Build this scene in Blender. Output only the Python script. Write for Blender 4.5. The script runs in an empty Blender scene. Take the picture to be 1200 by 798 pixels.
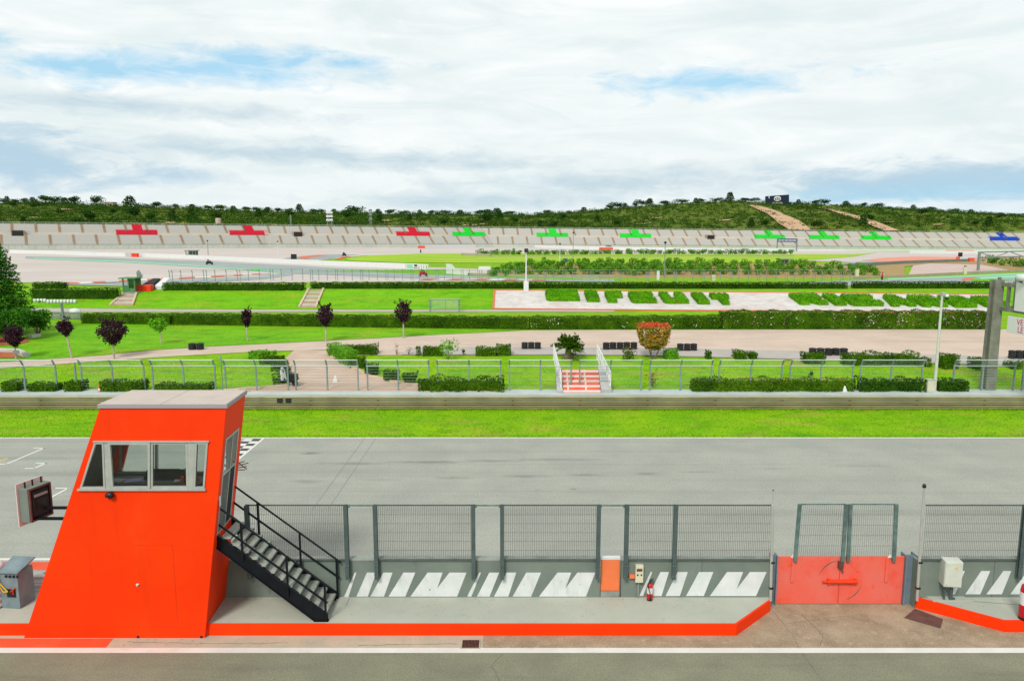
import bpy, bmesh, math, random
import numpy as np
from mathutils import Vector, Matrix
R = math.radians
rng = np.random.default_rng(7)
random.seed(7)
sc = bpy.context.scene
col = sc.collection
# ------------------------------------------------------------------ camera model (photo is 1200 x 798)
FPX, CU, CV, CAMZ, PITCH = 887.0, 600.0, 399.0, 10.5, math.atan(129 / 887)
cs, sn = math.cos(PITCH), math.sin(PITCH)
def ray(u, v):
    a, t = (u - CU) / FPX, (v - CV) / FPX
    return a, cs - t * sn, -sn - t * cs
def Wy(u, v, y):                       # point of a sight line at depth y
    a, b, c = ray(u, v); k = y / b
    return Vector((a * k, y, CAMZ + c * k))
def Gz(u, v, z=0.0):                   # point of a sight line at height z
    a, b, c = ray(u, v); k = (z - CAMZ) / c
    return Vector((a * k, b * k, z))
def mpp(y, z): return (y * cs + (CAMZ - z) * sn) / FPX       # metres per photo pixel
def Xu(u, y, z): return (u - CU) * mpp(y, z)
# ------------------------------------------------------------------ terrain
YK = [-40, 0, 18, 23, 37, 44.7, 44.95, 46.5, 52, 56, 62, 70, 83.5, 84.5, 93.4, 97, 110, 125, 150, 163, 190, 230, 280, 340, 400, 480, 600, 900, 2500]
ZK = [0, 0, 0, 0, 0, 0, .82, .85, 1.25, 1.5, 1.5, 1.5, 1.65, 1.72, 3.23, 3.25, 1.6, .5, .5]
XK = list(range(-1500, -300, 200)) + list(range(-300, 320, 20)) + list(range(400, 1700, 200))
def zg(x, y):
    if y <= 150: return float(np.interp(y, YK[:19], ZK))
    s = min(1.0, (y - 150) / 250)
    return .5 * (1 - s) + s * (.8 - .0088 * max(-320, min(320, x)))
def G(u, v):                           # point of a sight line on the terrain
    a, b, c = ray(u, v)
    y = 12.0
    while y < 1500:
        if CAMZ + c * y / b <= zg(a * y / b, y): break
        y += .25 if y < 130 else 1.0
    lo, hi = y - 1.0, y
    for _ in range(24):
        m = (lo + hi) / 2
        if CAMZ + c * m / b <= zg(a * m / b, m): hi = m
        else: lo = m
    return Vector((a * hi / b, hi, zg(a * hi / b, hi)))
# ------------------------------------------------------------------ materials
def lin(c):
    c /= 255.0
    return c / 12.92 if c <= .04045 else ((c + .055) / 1.055) ** 2.4
def A(r, g, b, k=1.3): return tuple(min(.88, lin(x) / k) for x in (r, g, b))   # surface colour from a display colour
class NT:
    def __init__(s, tree): s.t = tree
    def n(s, typ, **kw):
        nd = s.t.nodes.new(typ)
        for k, v in kw.items(): setattr(nd, k, v)
        return nd
    def l(s, a, b): s.t.links.new(a, b)
    def m(s, op, a, b=None, c=None):
        nd = s.n('ShaderNodeMath', operation=op)
        for i, v in enumerate((a, b, c)):
            if v is None: continue
            if isinstance(v, (int, float)): nd.inputs[i].default_value = v
            else: s.l(v, nd.inputs[i])
        return nd.outputs[0]
    def mix(s, f, a, b, mode='MIX'):
        nd = s.n('ShaderNodeMix', data_type='RGBA', blend_type=mode)
        for sock, v in ((nd.inputs[0], f), (nd.inputs[6], a), (nd.inputs[7], b)):
            if isinstance(v, (int, float)): sock.default_value = v
            elif isinstance(v, tuple): sock.default_value = (*v[:3], 1)
            else: s.l(v, sock)
        return nd.outputs[2]
    def noise(s, vec, scale, detail=4, rough=.6, dist=0):
        nd = s.n('ShaderNodeTexNoise'); s.l(vec, nd.inputs['Vector'])
        nd.inputs['Scale'].default_value = scale; nd.inputs['Detail'].default_value = detail
        nd.inputs['Roughness'].default_value = rough; nd.inputs['Distortion'].default_value = dist
        return nd.outputs['Fac']
    def mr(s, v, a, b, c=0, d=1):
        nd = s.n('ShaderNodeMapRange'); s.l(v, nd.inputs[0])
        for i, x in enumerate((a, b, c, d)): nd.inputs[i + 1].default_value = x
        return nd.outputs[0]
    def scale(s, vec, x, y, z):
        nd = s.n('ShaderNodeMapping'); s.l(vec, nd.inputs[0]); nd.inputs['Scale'].default_value = (x, y, z)
        return nd.outputs[0]
M = {}
def mat(name, c1, c2=None, scale=2.0, rough=.7, metal=0.0, spec=.3, bump=0.0, bscale=40.0, fine=0.0, layers=(), lo=.35, hi=.65, island=0.0, trans=0.0, stretch=(1, 1, 1), fs=55):
    """c1/c2 mixed by world-space noise; layers = extra (colour, scale, stretch, lo, hi, amount); fine = per-grain value jitter."""
    m = bpy.data.materials.new(name); m.use_nodes = True; M[name] = m
    nt = NT(m.node_tree); nodes = m.node_tree.nodes
    p = nodes['Principled BSDF']
    p.inputs['Roughness'].default_value = rough; p.inputs['Metallic'].default_value = metal
    p.inputs['Specular IOR Level'].default_value = spec
    geo = nt.n('ShaderNodeNewGeometry'); pos = geo.outputs['Position']
    v = nt.scale(pos, *stretch) if stretch != (1, 1, 1) else pos
    c = c1
    if c2: c = nt.mix(nt.mr(nt.noise(v, scale, 5, .62), lo, hi), c1, c2)
    for (lc, ls, lst, a, b, amt) in layers:
        f = nt.m('MULTIPLY', nt.mr(nt.noise(nt.scale(pos, *lst), ls, 4, .6), a, b), amt)
        c = nt.mix(f, c, lc)
    if fine:
        f = nt.mr(nt.noise(pos, fs, 3, .7), .3, .7, 1 - fine, 1 + fine)
        vm = nt.n('ShaderNodeVectorMath', operation='SCALE')
        if isinstance(c, tuple): vm.inputs[0].default_value = c
        else: nt.l(c, vm.inputs[0])
        nt.l(f, vm.inputs['Scale']); c = vm.outputs[0]
    if island:
        f = nt.mr(geo.outputs['Random Per Island'], 0, 1, 1 - island, 1 + island)
        vm = nt.n('ShaderNodeVectorMath', operation='SCALE')
        if isinstance(c, tuple): vm.inputs[0].default_value = c
        else: nt.l(c, vm.inputs[0])
        nt.l(f, vm.inputs['Scale']); c = vm.outputs[0]
    if isinstance(c, tuple): p.inputs['Base Color'].default_value = (*c[:3], 1)
    else: nt.l(c, p.inputs['Base Color'])
    if bump:
        b = nt.n('ShaderNodeBump'); b.inputs['Strength'].default_value = bump; b.inputs['Distance'].default_value = .02
        nt.l(nt.noise(pos, bscale, 4, .6), b.inputs['Height']); nt.l(b.outputs[0], p.inputs['Normal'])
    if trans:
        t = nt.n('ShaderNodeBsdfTranslucent')
        if isinstance(c, tuple): t.inputs[0].default_value = (*c[:3], 1)
        else: nt.l(c, t.inputs[0])
        ms = nt.n('ShaderNodeMixShader'); ms.inputs[0].default_value = trans
        nt.l(p.outputs[0], ms.inputs[1]); nt.l(t.outputs[0], ms.inputs[2]); nt.l(ms.outputs[0], nodes['Material Output'].inputs[0])
    return m
# ------------------------------------------------------------------ mesh builder
class MB:
    def __init__(s): s.v = []; s.f = []; s.mi = []; s.cur = 0; s.n = 0; s.sm = []; s.smooth = False
    def add(s, V, F):
        o = s.n; s.v.extend([tuple(map(float, p)) for p in V]); s.n += len(V)
        for f in F: s.f.append(tuple(i + o for i in f)); s.mi.append(s.cur); s.sm.append(s.smooth)
        return s
    def mat(s, i): s.cur = i; return s
    def box(s, x0, x1, y0, y1, z0, z1, M4=None):
        V = [(x, y, z) for z in (z0, z1) for y in (y0, y1) for x in (x0, x1)]
        if M4 is not None: V = [M4 @ Vector(p) for p in V]
        return s.add(V, [(0, 2, 3, 1), (4, 5, 7, 6), (0, 1, 5, 4), (2, 6, 7, 3), (0, 4, 6, 2), (1, 3, 7, 5)])
    def bar(s, p, q, w, h=None, up=(0, 0, 1)):
        p, q, up = Vector(p), Vector(q), Vector(up); h = h or w
        d = (q - p).normalized(); x = d.cross(up)
        if x.length < 1e-4: x = d.cross(Vector((0, 1, 0)))
        x.normalize(); y = x.cross(d); x *= w / 2; y *= h / 2
        V = [a + i * x + j * y for a in (p, q) for (i, j) in ((-1, -1), (1, -1), (1, 1), (-1, 1))]
        return s.add(V, [(3, 2, 1, 0), (4, 5, 6, 7)] + [(i, (i + 1) % 4, 4 + (i + 1) % 4, 4 + i) for i in range(4)])
    def tube(s, p, q, r, r2=None, n=8, cap=True):
        p, q = Vector(p), Vector(q); r2 = r if r2 is None else r2
        d = (q - p).normalized(); x = d.cross(Vector((0, 0, 1)))
        if x.length < 1e-4: x = Vector((1, 0, 0))
        x.normalize(); y = x.cross(d)
        V = []
        for a, rr in ((p, r), (q, r2)):
            for i in range(n):
                t = 2 * math.pi * i / n; V.append(a + (x * math.cos(t) + y * math.sin(t)) * rr)
        F = [(i, (i + 1) % n, n + (i + 1) % n, n + i) for i in range(n)]
        if cap: F += [tuple(range(n - 1, -1, -1)), tuple(range(n, 2 * n))]
        return s.add(V, F)
    def prism(s, poly, vec):
        """poly: planar outline (3-D points) swept along vec"""
        poly = [Vector(p) for p in poly]; vec = Vector(vec); n = len(poly)
        nrm = sum(((poly[i]).cross(poly[(i + 1) % n]) for i in range(n)), Vector())
        if nrm.dot(vec) > 0: poly.reverse()
        V = poly + [p + vec for p in poly]
        return s.add(V, [tuple(range(n)), tuple(range(2 * n - 1, n - 1, -1))] + [(i, n + i, n + (i + 1) % n, (i + 1) % n) for i in range(n)])
    def lathe(s, prof, n=16, c=(0, 0, 0), axis='z'):
        V = []; k = len(prof)
        for i in range(n):
            t = 2 * math.pi * i / n
            for (r, z) in prof:
                p = (r * math.cos(t), r * math.sin(t), z) if axis == 'z' else ((r * math.cos(t), z, r * math.sin(t)) if axis == 'y' else (z, r * math.cos(t), r * math.sin(t)))
                V.append((p[0] + c[0], p[1] + c[1], p[2] + c[2]))
        F = []
        for i in range(n):
            for j in range(k - 1):
                a, b = i * k + j, ((i + 1) % n) * k + j
                F.append((a, b, b + 1, a + 1))
        F.append(tuple(i * k for i in range(n - 1, -1, -1))); F.append(tuple(i * k + k - 1 for i in range(n)))
        return s.add(V, F)
    def quad(s, *p): return s.add(p, [tuple(range(len(p)))])
    def leaves(s, P, size, jit=.35, up=0.0, asp=.55, nrm=None, k=1.3):
        """one small leaf-shaped face per point; nrm = the way the foliage surface faces there"""
        P = np.asarray(P, float); n = len(P)
        if n == 0: return s
        N = rng.normal(size=(n, 3)); N /= np.linalg.norm(N, axis=1)[:, None]
        if isinstance(nrm, str):
            c = P.mean(0); e = np.maximum(P.std(0), 1e-3); nrm = (P - c) / e; nrm = nrm / np.maximum(np.linalg.norm(nrm, axis=1)[:, None], 1e-6) + (0, 0, .25)
        if nrm is not None: N = N + k * np.asarray(nrm, float); N /= np.maximum(np.linalg.norm(N, axis=1)[:, None], 1e-6)
        a = np.cross(N, rng.normal(size=(n, 3))); a[:, 2] += up * .5; a /= np.linalg.norm(a, axis=1)[:, None]
        b = np.cross(N, a); b /= np.maximum(np.linalg.norm(b, axis=1)[:, None], 1e-6)
        L = size * (1 + jit * rng.uniform(-1, 1, n))[:, None]
        V = np.stack([P - a * L * .5, P + b * L * asp * .5, P + a * L * .5, P - b * L * asp * .5], 1).reshape(-1, 3)
        o = s.n; s.v.extend(map(tuple, V.tolist())); s.n += 4 * n
        q = (np.arange(n)[:, None] * 4 + np.arange(4) + o).tolist()
        s.f.extend(map(tuple, q)); s.mi.extend([s.cur] * n); s.sm.extend([False] * n)
        return s
    def build(s, name, mats, parent=None, bevel=0, loc=None):
        me = bpy.data.meshes.new(name); me.from_pydata(s.v, [], s.f)
        for m in (mats if isinstance(mats, (list, tuple)) else [mats]): me.materials.append(M[m])
        if any(s.mi): me.polygons.foreach_set('material_index', s.mi)
        if any(s.sm): me.polygons.foreach_set('use_smooth', s.sm)
        me.update()
        o = bpy.data.objects.new(name, me); col.objects.link(o)
        if parent: o.parent = parent
        if loc is not None: o.location = loc
        if bevel:
            b = o.modifiers.new('bevel', 'BEVEL'); b.width = bevel; b.segments = 2; b.limit_method = 'ANGLE'
        return o
def tag(o, label, cat, group=None):
    o['label'] = label; o['category'] = cat
    if group: o['group'] = group
    return o
def thing(name, label, cat, loc=(0, 0, 0), rz=0.0, group=None):
    o = bpy.data.objects.new(name, None); col.objects.link(o); o.empty_display_size = .2
    o.location = loc; o.rotation_euler = (0, 0, rz)
    return tag(o, label, cat, group)
def ground(name, mb, mats, kind='structure'):
    o = mb.build(name, mats); o['kind'] = kind; return o
KIDS = {}
def clone(o, loc, rz=None, label=None, scale=None):
    def cp(a, par):
        c = a.copy(); col.objects.link(c)
        if par: c.parent = par
        for k in [x for x in a.children]: cp(k, c)
        return c
    c = cp(o, None); c.location = loc
    if rz is not None: c.rotation_euler = (0, 0, rz)
    if scale is not None: c.scale = scale if isinstance(scale, tuple) else (scale,) * 3
    if label: c['label'] = label
    return c
def nth(i, n, a='left', b='right'):
    def o(k):
        w = ['', 'second', 'third', 'fourth', 'fifth', 'sixth', 'seventh', 'eighth', 'ninth', 'tenth']
        if k < 10: return w[k]
        k += 1
        return f"{k}{'th' if 10 < k % 100 < 14 else {1: 'st', 2: 'nd', 3: 'rd'}.get(k % 10, 'th')}"
    if i == 0: return f'first from the {a}'
    if i == n - 1: return f'first from the {b}'
    return f'{o(i)} from the {a}' if i <= (n - 1) / 2 else f'{o(n - 1 - i)} from the {b}'
def drape(name, pts, mats, off, kind='structure', z=None):
    """outline (world xy) laid on the terrain, cut along the terrain's own grid lines"""
    bm = bmesh.new(); f = bm.faces.new([bm.verts.new((p[0], p[1], 0)) for p in pts])
    bmesh.ops.triangulate(bm, faces=[f])
    xs = [v.co.x for v in bm.verts]; ys = [v.co.y for v in bm.verts]
    for k in XK:
        if min(xs) < k < max(xs): bmesh.ops.bisect_plane(bm, geom=bm.verts[:] + bm.edges[:] + bm.faces[:], plane_co=(k, 0, 0), plane_no=(1, 0, 0))
    for k in YK:
        if min(ys) < k < max(ys): bmesh.ops.bisect_plane(bm, geom=bm.verts[:] + bm.edges[:] + bm.faces[:], plane_co=(0, k, 0), plane_no=(0, 1, 0))
    for v in bm.verts: v.co.z = (zg(v.co.x, v.co.y) if z is None else z) + off
    bmesh.ops.recalc_face_normals(bm, faces=bm.faces[:])
    if sum(fa.normal.z for fa in bm.faces) < 0: bmesh.ops.reverse_faces(bm, faces=bm.faces[:])
    me = bpy.data.meshes.new(name); bm.to_mesh(me); bm.free()
    for m in (mats if isinstance(mats, (list, tuple)) else [mats]): me.materials.append(M[m])
    o = bpy.data.objects.new(name, me); col.objects.link(o)
    if kind: o['kind'] = kind
    return o
def px(name, pts, m, off, **k): return drape(name, [G(u, v) for u, v in pts], m, off, **k)
def rect(name, x0, x1, y0, y1, m, off, **k): return drape(name, [(x0, y0), (x1, y0), (x1, y1), (x0, y1)], m, off, **k)
# ------------------------------------------------------------------ camera, sun, sky
cam = bpy.data.cameras.new('camera'); co = bpy.data.objects.new('camera', cam); col.objects.link(co)
co.location = (0, 0, CAMZ); co.rotation_euler = (R(90) - PITCH, 0, 0)
cam.sensor_width = 36; cam.lens = FPX / 1200 * 36; cam.clip_end = 6000; cam.clip_start = .1
sc.camera = co
sc.view_settings.view_transform = 'Standard'; sc.view_settings.look = 'None'; sc.view_settings.exposure = 0.2
SUN_EL, SUN_AZ = 44, 200            # azimuth clockwise from +y
sun = bpy.data.lights.new('sun', 'SUN'); so = bpy.data.objects.new('sun', sun); col.objects.link(so)
sun.energy = 2.5; sun.angle = R(15); sun.color = (1, .95, .88)
d = Vector((math.sin(R(SUN_AZ)) * math.cos(R(SUN_EL)), math.cos(R(SUN_AZ)) * math.cos(R(SUN_EL)), math.sin(R(SUN_EL))))
so.rotation_euler = d.to_track_quat('Z', 'Y').to_euler(); so.location = d * 60
w = bpy.data.worlds.new('World'); sc.world = w; w.use_nodes = True
nt = NT(w.node_tree); bg = w.node_tree.nodes['Background']; bg.inputs[1].default_value = .1
sky = nt.n('ShaderNodeTexSky', sky_type='NISHITA', sun_disc=False, sun_elevation=R(SUN_EL), sun_rotation=R(SUN_AZ))
tc = nt.n('ShaderNodeTexCoord'); sep = nt.n('ShaderNodeSeparateXYZ'); nt.l(tc.outputs['Generated'], sep.inputs[0])
az = nt.m('MULTIPLY', nt.m('ARCTAN2', sep.outputs[0], sep.outputs[1]), 57.2958)
el = nt.m('MULTIPLY', nt.m('ARCSINE', sep.outputs[2]), 57.2958)
def comb(a, b, c=0.0):
    nd = nt.n('ShaderNodeCombineXYZ')
    for i, v in enumerate((a, b, c)):
        if isinstance(v, (int, float)): nd.inputs[i].default_value = v
        else: nt.l(v, nd.inputs[i])
    return nd.outputs[0]
cl = comb(nt.m('MULTIPLY', az, .075), nt.m('MULTIPLY', el, .21))
n_big = nt.noise(cl, 1.0, 7, .6, .6)
n_fine = nt.noise(comb(nt.m('MULTIPLY', az, .12), nt.m('MULTIPLY', el, .36), 3.0), 2.4, 9, .62, .5)
n_st = nt.noise(comb(nt.m('MULTIPLY', az, .06), nt.m('MULTIPLY', el, .30), 7.0), 1.5, 8, .58, 1.0)
nsum = nt.m('ADD', nt.m('MULTIPLY', n_big, .5), nt.m('MULTIPLY', n_fine, .5))
def ell(a0, e0, ra, re, soft, tilt=0.0):       # soft-edged gap or bank in the cloud deck
    dx = nt.m('DIVIDE', nt.m('SUBTRACT', az, a0), ra)
    dy = nt.m('DIVIDE', nt.m('SUBTRACT', nt.m('SUBTRACT', el, e0), nt.m('MULTIPLY', nt.m('SUBTRACT', az, a0), tilt)), re)
    r = nt.m('SQRT', nt.m('ADD', nt.m('MULTIPLY', dx, dx), nt.m('MULTIPLY', dy, dy)))
    r = nt.m('ADD', r, nt.m('MULTIPLY', nt.m('SUBTRACT', nsum, .5), 7.5))
    return nt.mr(r, 1 - soft, 1 + soft, 1, 0)
gaps = None
for a in ((-23.5, 10.5, 8.5, .75, .8, .04), (-17, 11.6, 4, .7, .7, .02), (-11.5, 11.6, 2.5, .4, .8, 0), (15.0, 10.3, 5.4, .7, .8, 0), (-34, 11.2, 1.6, .5, .8, 0), (-30, 10.2, 2, .5, .7, 0), (28, 2.5, 7, .45, .8, .02)):
    g = ell(*a); gaps = g if gaps is None else nt.m('MAXIMUM', gaps, g)
thin = nt.mr(n_fine, .50, .70)
lowblue = nt.m('MULTIPLY', nt.mr(el, .5, 5.5, 1, 0), nt.mr(az, 12, 34, 0, 1))
greys = None
for a in ((-33, 4.2, 7, 1.7, .7, 0), (-17, 5.3, 15, .6, .8, -.02), (-28, 7.9, 8, .5, .9, 0), (26, 3.0, 11, 1.0, .7, .03), (10, 3.4, 9, .7, .9, 0), (-2, 2.2, 8, .5, .9, 0)):
    g = ell(*a); greys = g if greys is None else nt.m('MAXIMUM', greys, g)
white = nt.mix(nt.mr(n_st, .35, .68), (7.0, 7.75, 7.85), (8.5, 8.75, 8.7))
white = nt.mix(nt.m('MULTIPLY', nt.mr(n_big, .5, .68), .55), white, (6.2, 7.15, 7.4))
white = nt.mix(nt.m('MULTIPLY', greys, .85), white, (4.7, 6.0, 6.7))
white = nt.mix(nt.m('MULTIPLY', lowblue, .45), white, (4.6, 6.4, 7.6))
blue = nt.mix(.25, (2.6, 6.2, 8.6), sky.outputs[0])
c = nt.mix(nt.m('MULTIPLY', gaps, .8), white, blue)
banks = None
for a in ((-34, 4.0, 6.0, 1.6, .6, 0), (-24, 3.6, 4, .6, .8, 0), (30, 3.2, 8, .8, .7, .03)):
    g = ell(*a); banks = g if banks is None else nt.m('MAXIMUM', banks, g)
c = nt.mix(nt.m('MULTIPLY', banks, .7), c, (3.9, 5.6, 6.9))
hi_ = nt.mr(el, 25, 60, 0, .25)
c = nt.mix(hi_, c, sky.outputs[0])
nt.l(c, bg.inputs[0])
# ------------------------------------------------------------------ materials
mat('grass', A(118, 178, 10), A(148, 194, 16), .35, .9, spec=.1, bump=.6, bscale=18, fine=.26, fs=9,
    layers=((A(172, 164, 70), .55, (.5, 1, 1), .52, .72, .75), (A(88, 150, 8), 1.4, (.5, 1, 1), .5, .7, .7), (A(165, 150, 90), 3, (.6, 1, 1), .62, .75, .6)))
mat('lawn', A(108, 178, 12), A(128, 192, 18), .3, .9, spec=.1, bump=.6, bscale=14, fine=.24, fs=5,
    layers=((A(160, 172, 45), .28, (.6, 1, 1), .5, .72, .7), (A(74, 150, 6), .8, (.6, 1, 1), .5, .7, .65), (A(170, 160, 80), 1.6, (.6, 1, 1), .66, .78, .6)))
mat('dry_grass', A(170, 205, 50), A(150, 195, 40), .05, .9, spec=.1, fine=.1,
    layers=((A(200, 200, 90), .03, (1, 4, 1), .5, .75, .5),))
mat('blades', A(104, 178, 6), A(144, 198, 14), .5, .8, spec=.05, island=.4, trans=.25, layers=((A(180, 170, 80), .55, (.5, 1, 1), .52, .72, .6),))
mat('track', A(178, 180, 168), A(166, 169, 159), .35, .9, spec=.08, bump=.25, bscale=60, fine=.17, fs=14,
    layers=((A(124, 127, 120), 1.0, (.012, .9, 1), .5, .8, .4), (A(190, 194, 186), .8, (.05, .5, 1), .55, .8, .4)))
mat('far_track', A(168, 180, 176), A(155, 166, 164), .05, .85, fine=.03)
mat('pit_lane', A(146, 146, 122), A(134, 135, 114), .8, .9, spec=.2, bump=.3, bscale=70, fine=.26, fs=26,
    layers=((A(108, 108, 94), 1.6, (.12, 1, 1), .52, .78, .5), (A(165, 163, 140), .5, (.3, 1, 1), .55, .8, .5),))
mat('platform_top', A(196, 198, 182), A(182, 186, 172), .5, .85, spec=.2, bump=.15, bscale=30, fine=.05,
    layers=((A(150, 150, 135), 1.3, (1, 1, 1), .6, .8, .5), (A(205, 190, 165), .7, (1, 1, 1), .6, .8, .4)))
mat('apron', A(186, 166, 140), A(160, 142, 116), 1.2, .95, spec=.1, bump=.6, bscale=45, fine=.26, fs=24,
    layers=((A(120, 108, 90), .9, (1, 1, 1), .56, .75, .55), (A(205, 185, 160), 4, (1, 1, 1), .55, .7, .5)))
mat('gutter', A(205, 190, 165), A(186, 180, 160), 1.5, .9, spec=.15, fine=.08, bump=.2,
    layers=((A(235, 150, 100), .8, (.4, 1, 1), .58, .75, .5),))
mat('paint_white', A(240, 238, 228), A(228, 226, 215), 1.2, .6, fine=.03, layers=((A(190, 185, 170), 2.5, (.5, 1, 1), .6, .78, .5),))
mat('stripe_white', A(238, 242, 240), A(222, 227, 224), 2, .6, layers=((A(176, 182, 174), 3, (1, 1, .3), .56, .75, .55), (A(120, 128, 120), 9, (1, 1, .7), .68, .74, .7)))
mat('orange', A(252, 62, 0, 1.15), A(248, 55, 0, 1.17), .5, .55, spec=.15, layers=((A(220, 46, 4), 2.2, (1, 1, .12), .58, .82, .3), (A(255, 90, 34), 1.1, (1, 1, .5), .6, .8, .25), (A(150, 60, 30), 9, (1, 1, .6), .72, .8, .5)))
mat('orange_floor', A(245, 100, 60), A(235, 85, 45), 1.2, .7, fine=.05, layers=((A(215, 120, 85), 2, (.4, 1, 1), .55, .8, .6),))
mat('orange_pad', A(255, 140, 85), A(255, 125, 70), 1.0, .6)
mat('gate_red', A(248, 100, 78), A(242, 116, 100), 1.3, .55, spec=.35, fine=.05, layers=((A(250, 66, 34), 1.5, (1, 1, .8), .52, .7, .6), (A(250, 60, 30), 6, (1, 1, .5), .6, .7, .6), (A(120, 110, 105), 7, (1, 1, 1), .7, .76, .6)))
mat('latch_orange', A(255, 70, 20), A(235, 60, 15), 3, .5)
mat('wall_grey', A(128, 140, 130, 1.2), A(114, 126, 117, 1.2), .9, .85, spec=.2, bump=.15, bscale=25, fine=.05,
    layers=((A(135, 142, 130), 1.2, (1, 1, .3), .58, .8, .4), (A(78, 82, 76), 2.4, (1, 1, .25), .62, .8, .5)))
mat('wall_cap', A(170, 176, 166), A(140, 146, 138), 2, .85, fine=.05)
mat('post_steel', A(96, 112, 110), A(82, 96, 96), 3, .55, metal=.2)
mat('wire', A(118, 122, 116), None, rough=.5, metal=.3)
mat('galv', A(125, 152, 146), A(96, 120, 116), 5, .45, metal=.35)
mat('jamb', A(130, 148, 158), A(112, 130, 142), 1.5, .6, metal=.1)
mat('black_steel', A(22, 27, 33), A(15, 19, 24), 4, .5, spec=.2)
mat('tread', A(205, 208, 192), A(172, 178, 166), 9, .5, metal=.25, bump=.6, bscale=120, stretch=(1, 1, 1))
mat('roof_top', A(215, 200, 188), A(202, 190, 178), 1.5, .9, fine=.04, layers=((A(175, 165, 155), 2, (1, 1, 1), .6, .8, .5),))
mat('fascia', A(165, 165, 170), None, rough=.6)
mat('alu', A(205, 208, 200), A(190, 194, 188), 4, .35, metal=.3)
mat('dark_inside', A(120, 122, 118), A(104, 106, 102), 2, .8)
mat('cabin_floor', A(120, 120, 114), None, rough=.8)
mat('rubber', A(52, 54, 56), A(38, 40, 42), 5, .8, bump=.3)
mat('black', A(24, 24, 26), A(16, 16, 18), 5, .4, spec=.5)
mat('white', A(238, 240, 238), A(225, 228, 226), 2, .5)
mat('cream', A(225, 222, 195), A(212, 208, 180), 3, .5)
mat('cabinet', A(218, 224, 210), A(205, 210, 196), 3, .5)
mat('yellow', A(250, 195, 30), None, rough=.5)
mat('red', A(222, 16, 40), A(205, 12, 30), 6, .35, spec=.5)
mat('pinkish', A(240, 215, 212), A(225, 205, 200), 3, .4)
mat('rust', A(120, 82, 74), A(100, 68, 62), 4, .9, bump=.2, fine=.1)
mat('blue_steel', A(140, 160, 165), A(118, 136, 142), 2.5, .55, metal=.1)
mat('armco', A(190, 181, 134), A(164, 156, 114), .6, .5, metal=.25, layers=((A(110, 106, 78), 1.5, (.25, 1, 3), .56, .78, .5), (A(205, 200, 170), .9, (.1, 1, 1), .6, .8, .4)))
mat('cap_concrete', A(205, 216, 210), A(188, 200, 195), .8, .8, layers=((A(210, 190, 165), 1.1, (.3, 1, 1), .66, .8, .5),))
mat('fence_steel', A(150, 172, 166), A(128, 150, 146), 2, .5, metal=.2)
mat('light_tube', A(212, 225, 222), None, rough=.4)
mat('dirt_road', A(222, 202, 184), A(210, 190, 172), .4, .95, spec=.1, bump=.3, bscale=12, fine=.06,
    layers=((A(190, 168, 148), .8, (.05, 1, 1), .52, .75, .55), (A(170, 180, 110), .6, (.3, 1, 1), .68, .8, .5)))
mat('grey_road', A(196, 188, 180), A(184, 178, 170), .5, .95, spec=.1, fine=.06)
mat('path', A(212, 188, 168), A(202, 178, 158), .7, .95, spec=.1, fine=.08, layers=((A(232, 205, 190), .4, (1, 1, 1), .5, .8, .6),))
mat('kerb_stone', A(228, 205, 178), A(205, 178, 150), 1.5, .9, fine=.1)
mat('gravel', A(214, 204, 196), A(206, 194, 186), .03, .95, spec=.1, fine=.04, layers=((A(222, 214, 208), .02, (1, 3, 1), .5, .7, .6),))
mat('gravel_pink', A(218, 196, 186), A(208, 184, 176), .2, .95, spec=.1, fine=.1)
mat('runoff_red', A(238, 160, 135), A(232, 150, 125), .05, .9)
mat('paint_green', A(150, 220, 175), None, rough=.8)
mat('kerb_red', A(230, 120, 80), A(225, 110, 70), .3, .8)
mat('soil', A(190, 150, 105), A(165, 140, 90), .25, .95, fine=.08, layers=((A(150, 165, 70), .35, (.3, 1, 1), .5, .7, .7), (A(215, 130, 80), .12, (1, 1, 1), .6, .75, .6)))
mat('white_gravel', A(228, 225, 220), A(212, 206, 200), .8, .95, spec=.1, bump=.4, bscale=10, fine=.1,
    layers=((A(206, 176, 168), .22, (1, 1, 1), .5, .75, .75), (A(190, 180, 172), 1.6, (1, 1, 1), .55, .75, .6),))
mat('mulch', A(196, 110, 72), A(160, 84, 54), 3, .95, bump=.8, bscale=9, fine=.3)
mat('leaf_hedge', A(84, 126, 10), A(54, 92, 6), .8, .7, spec=.1, island=.5, trans=.2, layers=((A(120, 165, 25), .35, (1, 1, 1), .55, .75, .5),))
mat('leaf_light', A(125, 195, 20), A(92, 165, 14), .9, .6, spec=.2, island=.35, trans=.25)
mat('leaf_dark', A(64, 106, 14), A(42, 80, 9), .6, .7, spec=.1, island=.5, trans=.2)
mat('leaf_sign', A(120, 198, 16), A(96, 172, 12), .8, .7, spec=.08, island=.35, trans=.2)
mat('leaf_yellow', A(215, 190, 50), A(190, 150, 40), 2, .6, island=.3, trans=.2)
mat('leaf_purple', A(72, 34, 52), A(56, 26, 42), 1.5, .6, spec=.2, island=.45, trans=.2)
mat('leaf_autumn', A(206, 150, 40), A(120, 130, 30), 1.8, .6, island=.4, trans=.2)
mat('leaf_red', A(225, 70, 50), A(235, 110, 60), 2, .6, island=.3, trans=.2)
mat('petal_pink', A(250, 195, 215), None, rough=.6)
mat('petal_white', A(250, 250, 235), None, rough=.6)
mat('conifer', A(72, 140, 26), A(50, 112, 22), .5, .7, spec=.15, island=.45, trans=.15)
mat('bush_dark', A(52, 112, 18), A(70, 132, 22), .6, .7, spec=.15, island=.45, trans=.15)
mat('citrus', A(108, 172, 26), A(84, 146, 22), .3, .6, spec=.2, island=.4, trans=.2)
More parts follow.
